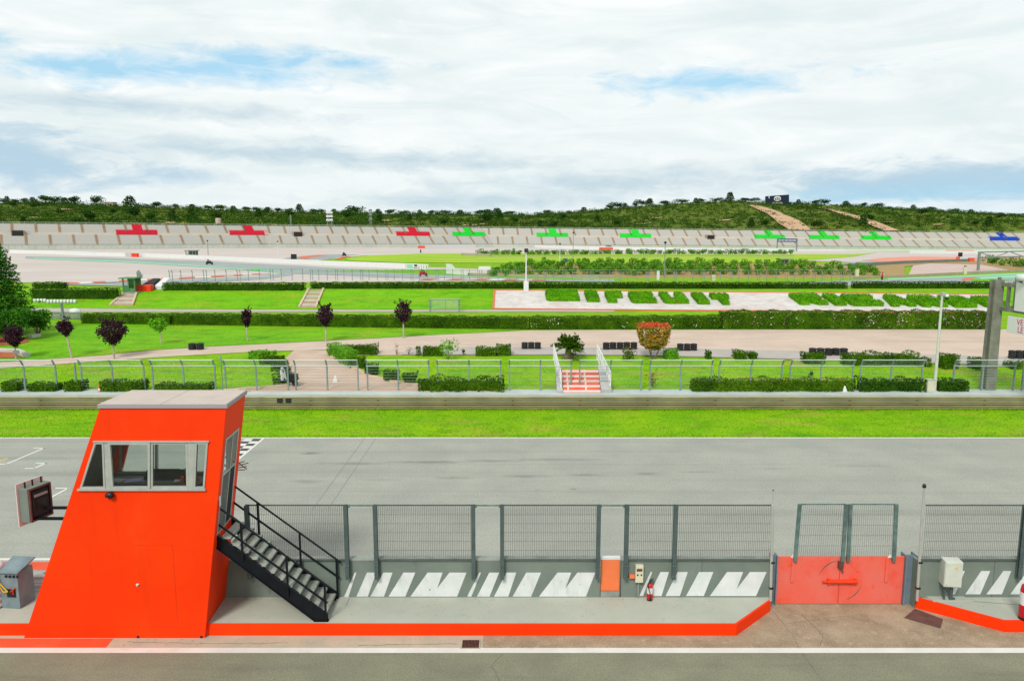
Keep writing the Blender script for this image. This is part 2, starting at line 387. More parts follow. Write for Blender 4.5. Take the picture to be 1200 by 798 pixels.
mat('scrub', A(76, 110, 24), A(52, 84, 18), .012, .8, spec=.05, island=.5, trans=.15, layers=((A(120, 132, 50), .02, (1, 1, 1), .55, .7, .5),))
mat('hill_tree', A(54, 94, 26), A(42, 76, 24), .02, .8, spec=.05, island=.5, trans=.15)
mat('hill', A(84, 108, 28), A(112, 124, 44), .02, .95, spec=.05, layers=((A(196, 166, 130), .028, (1, 1, 1), .66, .74, .7), (A(80, 104, 36), .05, (1, 1, 1), .5, .62, .6)))
mat('hill_dirt', A(214, 178, 142), A(196, 158, 120), .06, .95)
mat('bark', A(150, 128, 108), A(120, 100, 84), 4, .9, bump=.4)
mat('bark_pale', A(205, 190, 172), A(176, 160, 142), 4, .9)
mat('seat_grey', A(212, 216, 211), A(200, 205, 201), .15, .85, layers=((A(185, 186, 184), .4, (1, 1, 1), .5, .7, .5),))
mat('seat_rise', A(200, 197, 190), None, rough=.9)
mat('stand_beige', A(218, 210, 196), A(206, 198, 184), .1, .9)
mat('stand_rail', A(208, 212, 200), A(192, 200, 188), .2, .7)
mat('aisle', A(180, 156, 128), A(164, 142, 116), .3, .9)
mat('block_red', A(226, 34, 64), A(214, 28, 56), .4, .6)
mat('block_green', A(44, 226, 66), A(36, 214, 56), .4, .6)
mat('block_blue', A(30, 84, 205), A(24, 72, 190), .4, .6)
mat('tyre_red', A(240, 96, 72), None, rough=.7)
mat('navy', A(26, 40, 58), None, rough=.5)
mat('banner_blue', A(74, 92, 132), None, rough=.5)
mat('hut_green', A(96, 150, 90), A(84, 136, 80), 1, .5)
mat('steel_grey', A(150, 162, 156), A(132, 144, 140), 1, .5, metal=.3)
mat('gantry', A(152, 154, 138), A(122, 126, 114), 1.5, .6, metal=.2, layers=((A(165, 140, 110), 2, (1, 1, .2), .58, .75, .5),))
mat('sign_white', A(242, 243, 240), None, rough=.45)
mat('magenta', A(225, 40, 130), None, rough=.5)
mat('step_red', A(250, 132, 104), A(240, 116, 90), 1.5, .8, fine=.06)
mat('step_white', A(248, 238, 232), A(240, 225, 216), 3, .7)
mat('step_side', A(190, 192, 190), A(170, 174, 172), 2, .85)
mat('stone', A(205, 178, 150), A(182, 152, 124), 1, .95, bump=.5, bscale=8, fine=.1)
mat('limestone', A(215, 210, 200), A(195, 190, 180), 1.5, .95, bump=.5, bscale=6)
mat('old_wall', A(180, 174, 148), A(166, 160, 132), .4, .9)
mat('timber', A(170, 130, 95), A(145, 108, 80), 3, .9)
mat('skin', A(205, 150, 120), None, rough=.6)
mat('hair', A(70, 48, 34), A(52, 36, 26), 9, .6)
mat('jacket', A(245, 90, 25), A(230, 75, 15), 6, .8)
mat('denim', A(60, 66, 80), None, rough=.85)
mat('leather', A(40, 42, 50), None, rough=.5)
mat('paper', A(228, 226, 232), None, rough=.8)
mat('paper_violet', A(190, 180, 225), None, rough=.8)
mat('stain', A(124, 128, 122), A(140, 145, 138), .8, .9, fine=.08)
mat('crack', A(118, 108, 94), None, rough=.95)
mat('track_seam', A(144, 147, 140), None, rough=.9)
mat('seam', A(100, 102, 98), None, rough=.9)
mat('house', A(222, 200, 185), A(205, 184, 170), .2, .9)
mat('roof_tile', A(200, 150, 125), None, rough=.9)
mat('blossom', A(225, 200, 40), A(205, 180, 40), .3, .7, island=.3)
g = bpy.data.materials.new('glass'); g.use_nodes = True; M['glass'] = g
gn = NT(g.node_tree); out = g.node_tree.nodes['Material Output']; g.node_tree.nodes.remove(g.node_tree.nodes['Principled BSDF'])
tr = gn.n('ShaderNodeBsdfTransparent'); tr.inputs[0].default_value = (.80, .86, .84, 1)
gl = gn.n('ShaderNodeBsdfGlossy'); gl.inputs['Roughness'].default_value = .02
fr = gn.n('ShaderNodeFresnel'); fr.inputs[0].default_value = 1.45; ms = gn.n('ShaderNodeMixShader')
gn.l(gn.m('ADD', fr.outputs[0], .03), ms.inputs[0]); gn.l(tr.outputs[0], ms.inputs[1]); gn.l(gl.outputs[0], ms.inputs[2]); gn.l(ms.outputs[0], out.inputs[0])
# dark tyre marks on the straight are part of the asphalt's own colour
TK = M['track'].node_tree; tn = NT(TK); pb = TK.nodes['Principled BSDF']
src = pb.inputs['Base Color'].links[0].from_socket
geo = tn.n('ShaderNodeNewGeometry'); sp = tn.n('ShaderNodeSeparateXYZ'); tn.l(geo.outputs['Position'], sp.inputs[0])
wob = tn.noise(geo.outputs['Position'], 1.2, 4, .6)
acc = None
for (u, v, rx, ry, amt) in ((365, 531, .5, .25, .9), (417, 543, 1.6, .22, .6), (500, 541.5, 2.2, .2, .75), (575, 540, 1.8, .22, .6), (650, 538.5, 2.2, .2, .5), (360, 564, 1.0, .25, .5),
                            (445, 562, .9, .25, .35), (533, 560, .9, .22, .55), (615, 558, 1.0, .22, .6), (685, 556.5, .8, .2, .6), (756, 555, .7, .22, .6), (672, 573, .16, .12, .7), (630, 574, .14, .1, .5),
                            (820, 553, .8, .2, .4), (905, 549, 1.2, .2, .3), (1010, 546, 1.4, .2, .3), (40, 537, 6, .3, .35), (30, 556, 5, .35, .3), (150, 590, 8, .5, .2)):
    p = Gz(u, v)
    dx = tn.m('DIVIDE', tn.m('SUBTRACT', sp.outputs[0], p.x), rx); dy = tn.m('DIVIDE', tn.m('SUBTRACT', sp.outputs[1], p.y), ry)
    rr = tn.m('ADD', tn.m('SQRT', tn.m('ADD', tn.m('MULTIPLY', dx, dx), tn.m('MULTIPLY', dy, dy))), tn.m('MULTIPLY', tn.m('SUBTRACT', wob, .5), 1.6))
    k = tn.mr(rr, .2, 1.2, amt * .75, 0)
    acc = k if acc is None else tn.m('MAXIMUM', acc, k)
tn.l(tn.mix(acc, src, A(112, 114, 110)), pb.inputs['Base Color'])
# ------------------------------------------------------------------ ground
tm = MB(); V = []
for y in YK:
    for x in XK: V.append((x, y, zg(x, y)))
nx = len(XK)
tm.add(V, [(j * nx + i, j * nx + i + 1, (j + 1) * nx + i + 1, (j + 1) * nx + i) for j in range(len(YK) - 1) for i in range(nx - 1)])
ground('ground', tm, 'grass')
WX = 130
Y_LANE = Gz(600, 765).y; Y_LINE = Gz(600, 759).y; Y_FOOT = Gz(600, 747.5).y
Y_EDGE = Gz(600, 731, .32).y; Y_WALL = Gz(600, 699.5, .32).y; Y_WHITE = Gz(600, 656.5).y; Y_FAR = Gz(600, 513.5).y
rect('pit_lane', -WX, WX, -20, Y_LANE, 'pit_lane', .004)
rect('lane_line', -WX, WX, Y_LANE, Y_LINE, 'paint_white', .008)
xo = Gz(500, 752).x; xg = Gz(566, 752).x; xw = Gz(130, 752).x
rect('gutter', -WX, xg, Y_LINE, Y_FOOT + 3, 'gutter', .004)
rect('apron', xg, WX, Y_LINE, 23, 'apron', .004)
px('orange_paint', [(-300, 748), (-300, 758.8), (124, 758.8), (133, 748)], 'orange_floor', .006, z=0)
rect('verge_strip', -WX, xg, Y_FOOT + 3, 23.0, 'track', .004)
px('orange_strip', [(-300, 668), (-300, 658.5), (110, 658.5), (110, 668)], 'orange_floor', .009, z=0)
rect('track', -WX, WX, Y_WHITE - 2.1 if False else 23.0, Y_FAR, 'track', .004)
rect('track_line', -WX, WX, Y_WHITE, Y_WHITE + .16, 'paint_white', .009)
rect('track_edge_line', -WX, WX, Y_FAR - .02, Y_FAR + .14, 'paint_white', .01)
def strip(name, a, b, w, m, off, z=0.0):
    a, b = Vector((a[0], a[1])), Vector((b[0], b[1])); d = (b - a).normalized(); n = Vector((-d.y, d.x)) * w / 2
    return drape(name, [a - n, b - n, b + n, a + n], m, off, z=z)
def pxl(name, p, q, w, m, off): return strip(name, Gz(*p), Gz(*q), w, m, off)
for p, q in (((39, 525.2), (53, 525.2)), ((52, 525), (7, 544)), ((-25, 544), (9, 544)), ((42, 542.8), (55, 542.8)), ((54, 542.6), (40, 549)), ((29, 549), (42, 549)),
             ((65, 572), (82, 572)), ((80, 572), (50, 588)), ((30, 588), (52, 588))):
    pxl('grid_line', p, q, .11, 'paint_white', .009)
pxl('grid_line', (-30, 552), (9, 537), .1, 'yellow', .0085)
for p, q in (((427, 514), (366, 597)), ((440, 514), (384, 597))): pxl('asphalt_seam', p, q, .028, 'track_seam', .0085)
# start line: chequered band
a = Gz(307, 514.5); b = Gz(288, 531); xl = (a.x + b.x) / 2
rect('start_line', xl - .05, xl + .08, 25.2, Y_FAR, 'paint_white', .0095)
ch = MB(); q = .42; ny = int((Y_FAR - 25.2) / q)
for j in range(ny):
    for i in range(2):
        ch.mat((i + j) % 2); x0 = xl - .05 - (2 - i) * q; y0 = 25.2 + j * q
        ch.quad((x0, y0, .0095), (x0 + q, y0, .0095), (x0 + q, y0 + q, .0095), (x0, y0 + q, .0095))
ground('chequered_line', ch, ['paint_white', 'black'])
# cracks in the pit apron and lane
ck = MB()
def crack(pts, w=.011, z=.0075, wig=.05):
    P = [Gz(*p) for p in pts]
    fine = []
    for a, b in zip(P, P[1:]):
        n = max(2, int((b - a).length / .12))
        for i in range(n):
            t = i / n; p = a.lerp(b, t); fine.append(Vector((p.x + rng.normal() * wig * .25, p.y + rng.normal() * wig * .25, z)))
    fine.append(P[-1])
    for a, b in zip(fine, fine[1:]):
        d = (b - a); d.z = 0
        if d.length < 1e-4: continue
        d.normalize(); n = Vector((-d.y, d.x, 0)) * w * rng.uniform(.3, .7)
        ck.quad(a - n, b - n, b + n, a + n)
crack([(905, 715), (930, 745), (940, 765), (965, 800)]); crack([(940, 720), (965, 745), (960, 758)]); crack([(925, 730), (990, 722), (1040, 733)], .008)
crack([(590, 765), (575, 780), (588, 800)], .012); crack([(150, 752), (250, 754), (340, 753)], .012); crack([(420, 756), (540, 754)], .014)
ground('cracks', ck, 'crack')
# grass in the infield, roads, paths
px('garden_road', [(-120, 428), (0, 432), (100, 425), (200, 418), (300, 412.5), (345, 411), (388, 410), (388, 417), (470, 416.5), (600, 416.5), (740, 417), (900, 421), (1010, 424), (1200, 430), (1330, 434),
                   (1330, 388), (1200, 386.5), (1000, 386.5), (700, 387), (620, 387.5), (560, 390.5), (500, 393.5), (420, 398), (330, 402.5), (240, 407), (180, 411), (120, 417), (60, 421), (0, 425), (-120, 423)], 'dirt_road', .03)
px('tarmac_lane', [(470, 416.3), (600, 416.3), (740, 416.8), (900, 420.8), (1010, 423.8), (1200, 429.8), (1330, 433), (1330, 424), (1200, 419.5), (1000, 414), (800, 409), (620, 407), (480, 408)], 'grey_road', .06)
px('garden_path', [(345, 410.8), (388, 410.8), (392, 418), (430, 438), (470, 449), (545, 458), (600, 461), (300, 461), (262, 458.5), (300, 456), (340, 452.5), (340, 446), (335, 420)], 'path', .035)
px('verge', [(0, 460.8), (100, 459.5), (270, 459.5), (600, 460.2), (1200, 460.2), (1320, 461.8), (1320, 462.4), (-120, 462.4), (-120, 461)], 'kerb_stone', .02)
px('back_lane', [(-100, 366), (300, 366), (575, 365.8), (720, 365.8), (720, 363.4), (575, 363.2), (300, 363.2), (100, 361.8), (-100, 361)], 'grey_road', .03)
px('upper_lawn', [(-120, 361), (575, 363), (1330, 366), (1330, 341), (960, 340.5), (578, 339.5), (-120, 339.5)], 'lawn', .025)
px('bank_lawn', [(-120, 422.5), (0, 424.5), (60, 420.5), (120, 416.5), (180, 410.5), (240, 406.5), (330, 402), (420, 397.5), (500, 393), (560, 390), (610, 387.3), (610, 380), (-120, 376)], 'lawn', .028)
# far circuit
F1 = [(-200, 331), (-200, 295.5), (0, 295.5), (100, 298), (230, 303), (380, 310), (520, 314), (640, 318), (640, 329.5), (300, 331.5)]
px('gravel_trap', F1, 'gravel', .05)
px('gravel_bed', [(-200, 295.6), (-200, 291.8), (100, 292.2), (330, 290.5), (560, 289.5), (800, 292), (1000, 294.5), (1330, 297.5), (1330, 308), (1080, 310), (820, 302), (560, 297), (430, 299.5), (395, 303), (340, 309), (230, 303)], 'gravel', .055)
px('far_track', [(30, 300.8), (120, 302.3), (240, 306.5), (330, 311), (410, 315.2), (500, 319.5), (600, 324.5), (720, 328), (720, 331), (560, 329.5), (430, 324.5), (330, 320.5), (250, 313.5), (150, 307.5), (30, 303.3)], 'far_track', .09)
px('far_track', [(60, 334), (150, 331.5), (260, 326.5), (300, 324.5), (330, 321), (345, 322.5), (310, 327.5), (240, 331.5), (140, 336)], 'far_track', .1)
def kerbs(top, bot, n):
    at = lambda L, f: (float(np.interp(f, np.linspace(0, 1, len(L)), [p[0] for p in L])), float(np.interp(f, np.linspace(0, 1, len(L)), [p[1] for p in L])))
    for k in range(n):
        a, b = k / n, (k + 1) / n; px('far_kerb', [at(bot, a), at(bot, b), at(top, b), at(top, a)], ('kerb_red', 'paint_white', 'kerb_red', 'gravel')[k % 4], .13)
kerbs([(75, 332.4), (160, 328.3), (260, 323.5), (314, 320.6)], [(80, 333.9), (160, 330.1), (260, 325), (318, 321.4)], 16)
kerbs([(500, 327.4), (570, 327.4), (640, 328.4)], [(490, 329), (560, 329.2), (640, 329.8)], 9)
px('green_paint', [(40, 302.6), (150, 306.8), (250, 312.9), (330, 318.7), (330, 319.9), (250, 314.2), (150, 308.2), (40, 303.8)], 'paint_green', .13)
px('green_paint', [(292, 317), (300, 315.3), (312, 316.6), (300, 318.5)], 'block_green', .14)
px('infield_grass', [(352, 318.6), (430, 317.4), (524, 316), (528, 320), (620, 323), (700, 329), (620, 327), (520, 323), (440, 319.5)], 'lawn', .1)
px('infield_grass', [(404, 303.5), (432, 299.6), (490, 297.8), (560, 297.2), (800, 298), (1000, 298.3), (1028, 296.5), (1000, 301.2), (960, 304.5), (900, 308), (700, 309.2), (560, 308.6), (470, 308), (410, 306)], 'dry_grass', .1)
px('far_track', [(340, 301.5), (372, 299), (395, 298.3), (420, 298.6), (402, 300.6), (386, 303.6), (360, 304.2), (330, 304)], 'far_track', .1)
px('far_kerb', [(350, 303.2), (352, 301.2), (372, 299.2), (385, 299.6), (366, 301.6), (358, 304)], 'kerb_red', .13)
px('far_kerb', [(394, 304), (400, 301.3), (412, 301), (402, 302.6), (399, 304.6)], 'kerb_red', .13)
px('runoff_area', [(1010, 305.5), (1032, 302.8), (1070, 301), (1145, 302.2), (1145, 304.4), (1080, 306.2), (1040, 307.5)], 'runoff_red', .12)
px('runoff_area', [(1145, 301.8), (1330, 303), (1330, 308), (1145, 304.6)], 'runoff_red', .125)
px('far_track', [(960, 312), (1010, 306.5), (1050, 307.4), (1160, 304.8), (1160, 308), (1100, 309.5), (1000, 312.5)], 'far_track', .11)
px('far_track', [(900, 334), (960, 330.6), (1040, 328), (1110, 325.4), (1180, 322.3), (1330, 316), (1330, 336), (1000, 336)], 'far_track', .11)
px('green_paint', [(1040, 327.2), (1110, 324.6), (1180, 321.5), (1330, 315.8), (1330, 317.8), (1180, 323.3), (1110, 326.2), (1040, 328.6)], 'paint_green', .14)
px('green_paint', [(1146, 325.8), (1180, 324), (1330, 320.5), (1330, 323), (1180, 326.6), (1150, 328)], 'paint_green', .14)
px('far_kerb', [(1127, 328), (1130, 326.2), (1144, 325.8), (1140, 327), (1136, 329), (1129, 330)], 'kerb_red', .14)
px('infield_grass', [(1130, 329.3), (1140, 327.4), (1160, 327.6), (1190, 329.3), (1150, 331)], 'lawn', .13)
# ================================================================== PIT WALL AREA
PZ = .32
def wp(u, v, dy=0.0): return Wy(u, v, Y_WALL + dy)
WT = wp(600, 655).z
xt0 = Xu(28, Y_FOOT, 0); xt1 = Xu(240, Y_FOOT, 0)
# --- concrete platforms with an orange kerb
def platform(name, label, outline, kerb_pts):
    t = thing(name, label, 'platform', (outline[0][0], outline[0][1], 0)); o = Vector(t.location)
    m = MB(); m.prism([(x - o.x, y - o.y, -.1) for x, y in outline], (0, 0, PZ + .1)); m.build('slab', 'platform_top', t)
    k = MB()
    for a, b in zip(kerb_pts, kerb_pts[1:]):
        a, b = Vector((*a, 0)), Vector((*b, 0)); dd = (b - a).normalized(); n = Vector((dd.y, -dd.x, 0))
        k.prism([a - o + n * .012 + Vector((0, 0, -.1)), b - o + n * .012 + Vector((0, 0, -.1)), b - o - n * .05 + Vector((0, 0, -.1)), a - o - n * .05 + Vector((0, 0, -.1))], (0, 0, PZ + .104))
    k.build('kerb_face', 'orange', t, bevel=.008)
    return t
c1, c2 = Gz(863, 731, PZ), Gz(903, 703, PZ)
platform('pit_platform', 'long grey concrete platform with orange kerb between orange tower and red gate',
         [(xt1 - .3, Y_WALL), (xt1 - .3, Y_EDGE), (c1.x, Y_EDGE), (c2.x, c2.y), (c2.x, Y_WALL)], [(xt1 + .02, Y_EDGE), (c1.x, Y_EDGE), (c2.x, c2.y)])
d1, d2 = Gz(1072, 699, PZ), Gz(1178, 727, PZ)
platform('pit_platform', 'grey concrete platform with orange kerb at the right edge, beside the red gate',
         [(d1.x, Y_WALL), (d1.x, d1.y), (d2.x, d2.y), (d2.x + 6, d2.y), (d2.x + 6, Y_WALL)], [(d1.x, d1.y), (d2.x, d2.y), (d2.x + 6, d2.y)])
platform('pit_platform', 'narrow sloping slice of concrete platform with orange kerb left of the orange tower',
         [(-20, Y_WALL + .4), (-20, Y_EDGE), (xt0 + .9, Y_EDGE), (xt0 + .9, Y_WALL + .4)], [(-20, Y_EDGE), (xt0 + .9, Y_EDGE)])
# --- pit wall in three runs with painted slanted stripes
TH = .22
def stripes(parent, polys, ox, sx, oy=560, ref=None):
    m = MB(); o = parent.location
    for P in polys:
        pts = [wp(ox + a / sx, oy + b / sx, -.004) for a, b in P]
        m.prism([p - o for p in pts], (0, .02, 0))
    m.build('painted_stripes', 'stripe_white', parent)
def wall(label, x0, x1, joints=(), z0=0):
    t = thing('pit_wall', label, 'wall', (x0, Y_WALL, 0))
    m = MB(); m.box(0, x1 - x0, 0, TH, -.1, WT - .05); m.build('wall_body', 'wall_grey', t)
    m = MB(); m.box(-.01, x1 - x0 + .01, -.015, TH + .015, WT - .05, WT); m.build('coping', 'wall_cap', t, bevel=.008)
    m = MB()
    for j in joints: m.box(j - x0 - .008, j - x0 + .008, -.003, .02, PZ, WT - .05)
    if joints: m.build('joint', 'seam', t)
    return t
xA1 = wp(703, 680).x; xB0 = wp(728, 680).x; xB1 = wp(903, 680).x; xC0 = wp(1073, 680).x
wa = wall('long grey pit wall with two groups of slanted white stripes beside the black stairs', -8.3, xA1, (wp(446, 680).x, wp(590, 680).x))
S = [[(130, 416), (145, 416), (173, 332), (167, 332)], [(173, 416), (213, 416), (243, 332), (210, 332)], [(222, 416), (270, 416), (300, 332), (268, 332)], [(286, 416), (345, 416), (380, 332), (338, 332)],
     [(363, 416), (527, 416), (560, 332), (500, 332), (457, 387), (476, 332), (423, 332)],
     [(562, 416), (577, 416), (611, 332), (605, 332)], [(597, 416), (641, 416), (675, 332), (640, 332)], [(657, 416), (707, 416), (735, 332), (700, 332)], [(722, 416), (787, 416), (822, 332), (770, 332)],
     [(815, 416), (980, 416), (1013, 332), (950, 332), (908, 387), (928, 332), (880, 332)]]
stripes(wa, S, 360, 3)
wb = wall('short grey pit wall with slanted white stripes between the orange panel and the red gate', xB0, xB1, (wp(822, 680).x,))
stripes(wb, [[(73, 345), (84, 345), (111, 275), (106, 275)], [(100, 345), (138, 345), (160, 275), (135, 275)], [(150, 345), (192, 345), (215, 275), (185, 275)], [(210, 345), (262, 345), (290, 275), (248, 275)],
             [(280, 345), (415, 345), (446, 275), (397, 275), (358, 325), (377, 275), (330, 275)]], 720, 2.5)
wc = wall('grey pit wall with slanted white stripes running off the right edge behind the pale cabinet', xC0, xC0 + 9, (wp(1164, 680).x,))
stripes(wc, [[(982, 340), (998, 340), (1027, 272), (1020, 272)], [(1028, 340), (1072, 340), (1101, 272), (1075, 272)], [(1090, 340), (1135, 340), (1163, 272), (1140, 272)], [(1160, 340), (1225, 340), (1250, 272), (1210, 272)]], 720, 2.5)
# --- orange padded panel closing the gap in the wall
t = thing('gap_panel', 'pale orange padded panel closing the gap in the grey wall', 'panel', (xA1, Y_WALL + .05, 0))
wdt = xB0 - xA1
m = MB(); m.box(.03, wdt - .04, 0, .1, PZ + .16, WT - .03); m.build('pad', 'orange_pad', t, bevel=.02)
m = MB(); m.box(.02, wdt - .03, -.01, .12, WT - .03, WT + .03); m.build('top_edge', 'white', t)
m = MB(); m.box(.03, wdt - .04, .005, .1, 0, PZ + .155); m.build('bottom_flap', 'wall_cap', t)
# --- mesh fence panels standing on the wall
FZ = wp(600, 590.5).z
def ibeam(m, x, y, z0, z1, w=.11, dpt=.12, sh=None):
    for yy in (-dpt / 2, dpt / 2 - .012): m.box(x - w / 2, x + w / 2, y + yy, y + yy + .012, z0, z1)
    m.box(x - .006, x + .006, y - dpt / 2 + .013, y + dpt / 2 - .013, z0, z1)
def wires(m, x0, x1, y, z0, z1, sp=.05, r=.0052, rows=6):
    n = max(2, int((x1 - x0) / sp))
    for i in range(n + 1):
        x = x0 + (x1 - x0) * i / n; m.tube((x, y, z0), (x, y, z1), r, n=4, cap=False)
    for j in range(rows + 1):
        z = z0 + (z1 - z0) * j / rows; m.tube((x0, y + .008, z), (x1, y + .008, z), r * 1.05, n=4, cap=False)
def fence(u0, u1, label, posts):
    ym = Y_WALL - .09
    X0, X1 = wp(u0, 620).x, wp(u1, 620).x
    t = thing('mesh_fence', label, 'fence', (X0, ym, WT), group='wire mesh fence panels on the pit wall')
    m = MB(); wires(m, .03, X1 - X0 - .03, .02, .03, FZ - WT - .02); m.build('wire_mesh', 'wire', t)
    m = MB(); m.box(0, X1 - X0, .0, .04, FZ - WT - .02, FZ - WT + .01); m.build('rail', 'post_steel', t)
    m = MB(); m.box(0, X1 - X0, .0, .04, .01, .035); m.build('rail', 'post_steel', t)
    for k, u in enumerate(posts):
        x = wp(u, 640).x - X0; m = MB(); ibeam(m, x, -.02, wp(600, 676).z - WT, FZ - WT + .015); p = m.build('post', 'post_steel', t)
        for zz in (-.42, -.12):
            for sx in (-.035, .035): m = MB(); m.lathe([(.0, -.012), (.018, -.012), (.018, .02), (0, .02)], 6, (x + sx, -.095, zz), 'y'); m.build('bolt', 'galv', p)
    return t
fence(292, 407, 'wire mesh fence panel on the wall right behind the black stairs', (293, 407.5))
fence(441.5, 555, 'wide wire mesh fence panel just right of the stairs, first group of stripes below', (441.5, 555))
fence(588.5, 700.5, 'wide wire mesh fence panel left of the orange gap panel', (588.5, 700.5))
fence(733, 788, 'narrow wire mesh fence panel above the small socket box', (733,))
fence(790, 904, 'wide wire mesh fence panel ending at the thin pole left of the gate', (789.5,))
fence(1081, 1194, 'wire mesh fence panel above the pale cabinet right of the gate', (1194,))
fence(1216, 1320, 'wire mesh fence panel at the right edge', (1216,)) if False else None
for u0, u1, lb in ((407.5, 441.5, 'thin steel rail bridging the first gap between mesh fence panels, near the stairs'), (555, 588.5, 'thin steel rail bridging the fence gap in the middle of the wall'),
                   (700.5, 733, 'thin steel rail bridging the fence gap above the orange panel'), (1194, 1222, 'thin steel rail at the right edge beside the last mesh fence panel')):
    X0, X1 = wp(u0, 620).x, wp(u1, 620).x
    m = MB(); m.box(.06, X1 - X0 - .06, -.015, .015, -.02, .015); m.box(.05, .09, -.03, .03, -.06, .02); m.box(X1 - X0 - .09, X1 - X0 - .05, -.03, .03, -.06, .02)
    tag(m.build('bridging_rail', 'galv', loc=(X0, Y_WALL - .07, FZ - .01)), lb, 'rail')
# --- red double gate
GY = Gz(984, 708, 0).y
gx0, gx1, gxm = Xu(910, GY, .7), Xu(1058, GY, .7), Xu(983.5, GY, .7)
gz = Wy(984, 652, GY).z
t = thing('red_gate', 'faded red double steel gate with an orange latch bar and galvanised mesh on top', 'gate', (gxm, GY, 0)); ox = gxm
def leaf(xa, xb, sgn):
    m = MB(); m.box(xa - ox, xb - ox, 0, .05, .02, gz); lf = m.build('gate_leaf', 'gate_red', t, bevel=.006)
    xb_ = (Xu(928, GY, .7) if sgn < 0 else Xu(1038, GY, .7)) - ox
    m = MB(); m.box(xb_ - .045, xb_ + .045, -.035, -.002, gz - .75, gz - .02); m.build('brace', 'gate_red', lf, bevel=.006)
    return lf
l1 = leaf(gx0, gxm - .008, -1); l2 = leaf(gxm + .008, gx1, 1)
zl = Wy(984, 680, GY).z
m = MB(); m.tube((Xu(968, GY, zl) - ox, -.07, zl), (Xu(1003, GY, zl) - ox, -.07, zl), .055, n=10); m.tube((Xu(963, GY, zl) - ox, -.07, zl), (Xu(968, GY, zl) - ox, -.07, zl), .03, n=8)
for u in (970, 1001): m.box(Xu(u, GY, zl) - ox - .03, Xu(u, GY, zl) - ox + .03, -.1, -.002, zl - .07, zl + .07)
m.build('latch_bar', 'latch_orange', t)
m = MB(); m.box(-.08, .06, -.09, -.002, gz - .32, gz - .12); m.tube((-.03, -.1, gz - .3), (.05, -.1, gz - .42), .02); m.build('lock_box', 'rust', t)
m = MB()                                   # scrape arcs left by the latch
for c0, a0, a1 in ((1, 100, 165), (1, 290, 350)):
    P = []; m = MB()
    for k in range(9):
        a = R(a0 + (a1 - a0) * k / 8); P.append((.62 * math.cos(a) + .02, zl - .0 + .6 * math.sin(a)))
    for k in range(8):
        ww = .006 + .016 * math.sin(math.pi * k / 8)
        (xa, za), (xb, zb) = P[k], P[k + 1]
        m.quad((xa, -.0035, za - ww), (xb, -.0035, zb - ww), (xb, -.0035, zb + ww), (xa, -.0035, za + ww))
    m.build('scrape_mark', 'seam', t)
# mesh uprights lean a little towards the track (their tops lean out)
zt = Wy(984, 590.5, GY + .03).z
lean = .0
for (ua, ub, ut0, ut1, nm) in ((931, 986.5, 937, 991.5, 'l'), (993, 1046.5, 996.5, 1050, 'r')):
    xa, xb = Xu(ut0, GY, zt) - ox, Xu(ut1, GY, zt) - ox
    xa2, xb2 = Xu(ua, GY, gz) - ox, Xu(ub, GY, gz) - ox
    m = MB(); n = 22
    for i in range(n + 1):
        f = i / n; m.tube((xa2 + (xb2 - xa2) * f, .02, gz - .06), (xa + (xb - xa) * f, .02, zt), .0042, n=4, cap=False)
    for j in range(6):
        f = j / 5; m.tube((xa2 + (xa - xa2) * f, .03, gz + (zt - gz) * f), (xb2 + (xb - xb2) * f, .03, gz + (zt - gz) * f), .0045, n=4, cap=False)
    m.build('wire_mesh', 'wire', t)
    m = MB(); m.bar((xa, .02, zt), (xb, .02, zt), .03); m.build('rail', 'galv', t)
    for (p, q) in (((xa2, -.06, gz - .12), (xa, -.02, zt + .02)), ((xb2, -.06, gz - .12), (xb, -.02, zt + .02))):
        m = MB(); m.bar(p, q, .1, .07, up=(0, 1, 0)); m.build('post', 'galv', t, bevel=.008)
for xx in (gx0 + .42, gx1 - .42):
    m = MB(); m.prism([(xx - ox - .06, -.03, gz - .02), (xx - ox + .06, -.03, gz - .02), (xx - ox, -.03, gz + .07)], (0, .04, 0)); m.build('gusset', 'white', t)
for u0, u1, dpt, lb in ((902.5, 909.5, .18, 'blue-grey steel jamb on the left side of the red gate'), (1058.5, 1071.5, .24, 'blue-grey steel jamb with a flange on the right side of the red gate')):
    xa, xb = Xu(u0, GY, .7), Xu(u1, GY, .7)
    m = MB(); m.box(0, .03, -.08, dpt, 0, gz + .05); m.box(xb - xa - .03, xb - xa, -.08, dpt, 0, gz + .05); m.box(.032, xb - xa - .032, .02, .06, 0, gz + .04)
    for k in range(5): m.lathe([(0, -.01), (.016, -.01), (.016, .02), (0, .02)], 6, (xb - xa - .015, -.085, .2 + k * .27), 'y')
    tag(m.build('gate_jamb', 'jamb', loc=(xa, GY, 0)), lb, 'jamb')
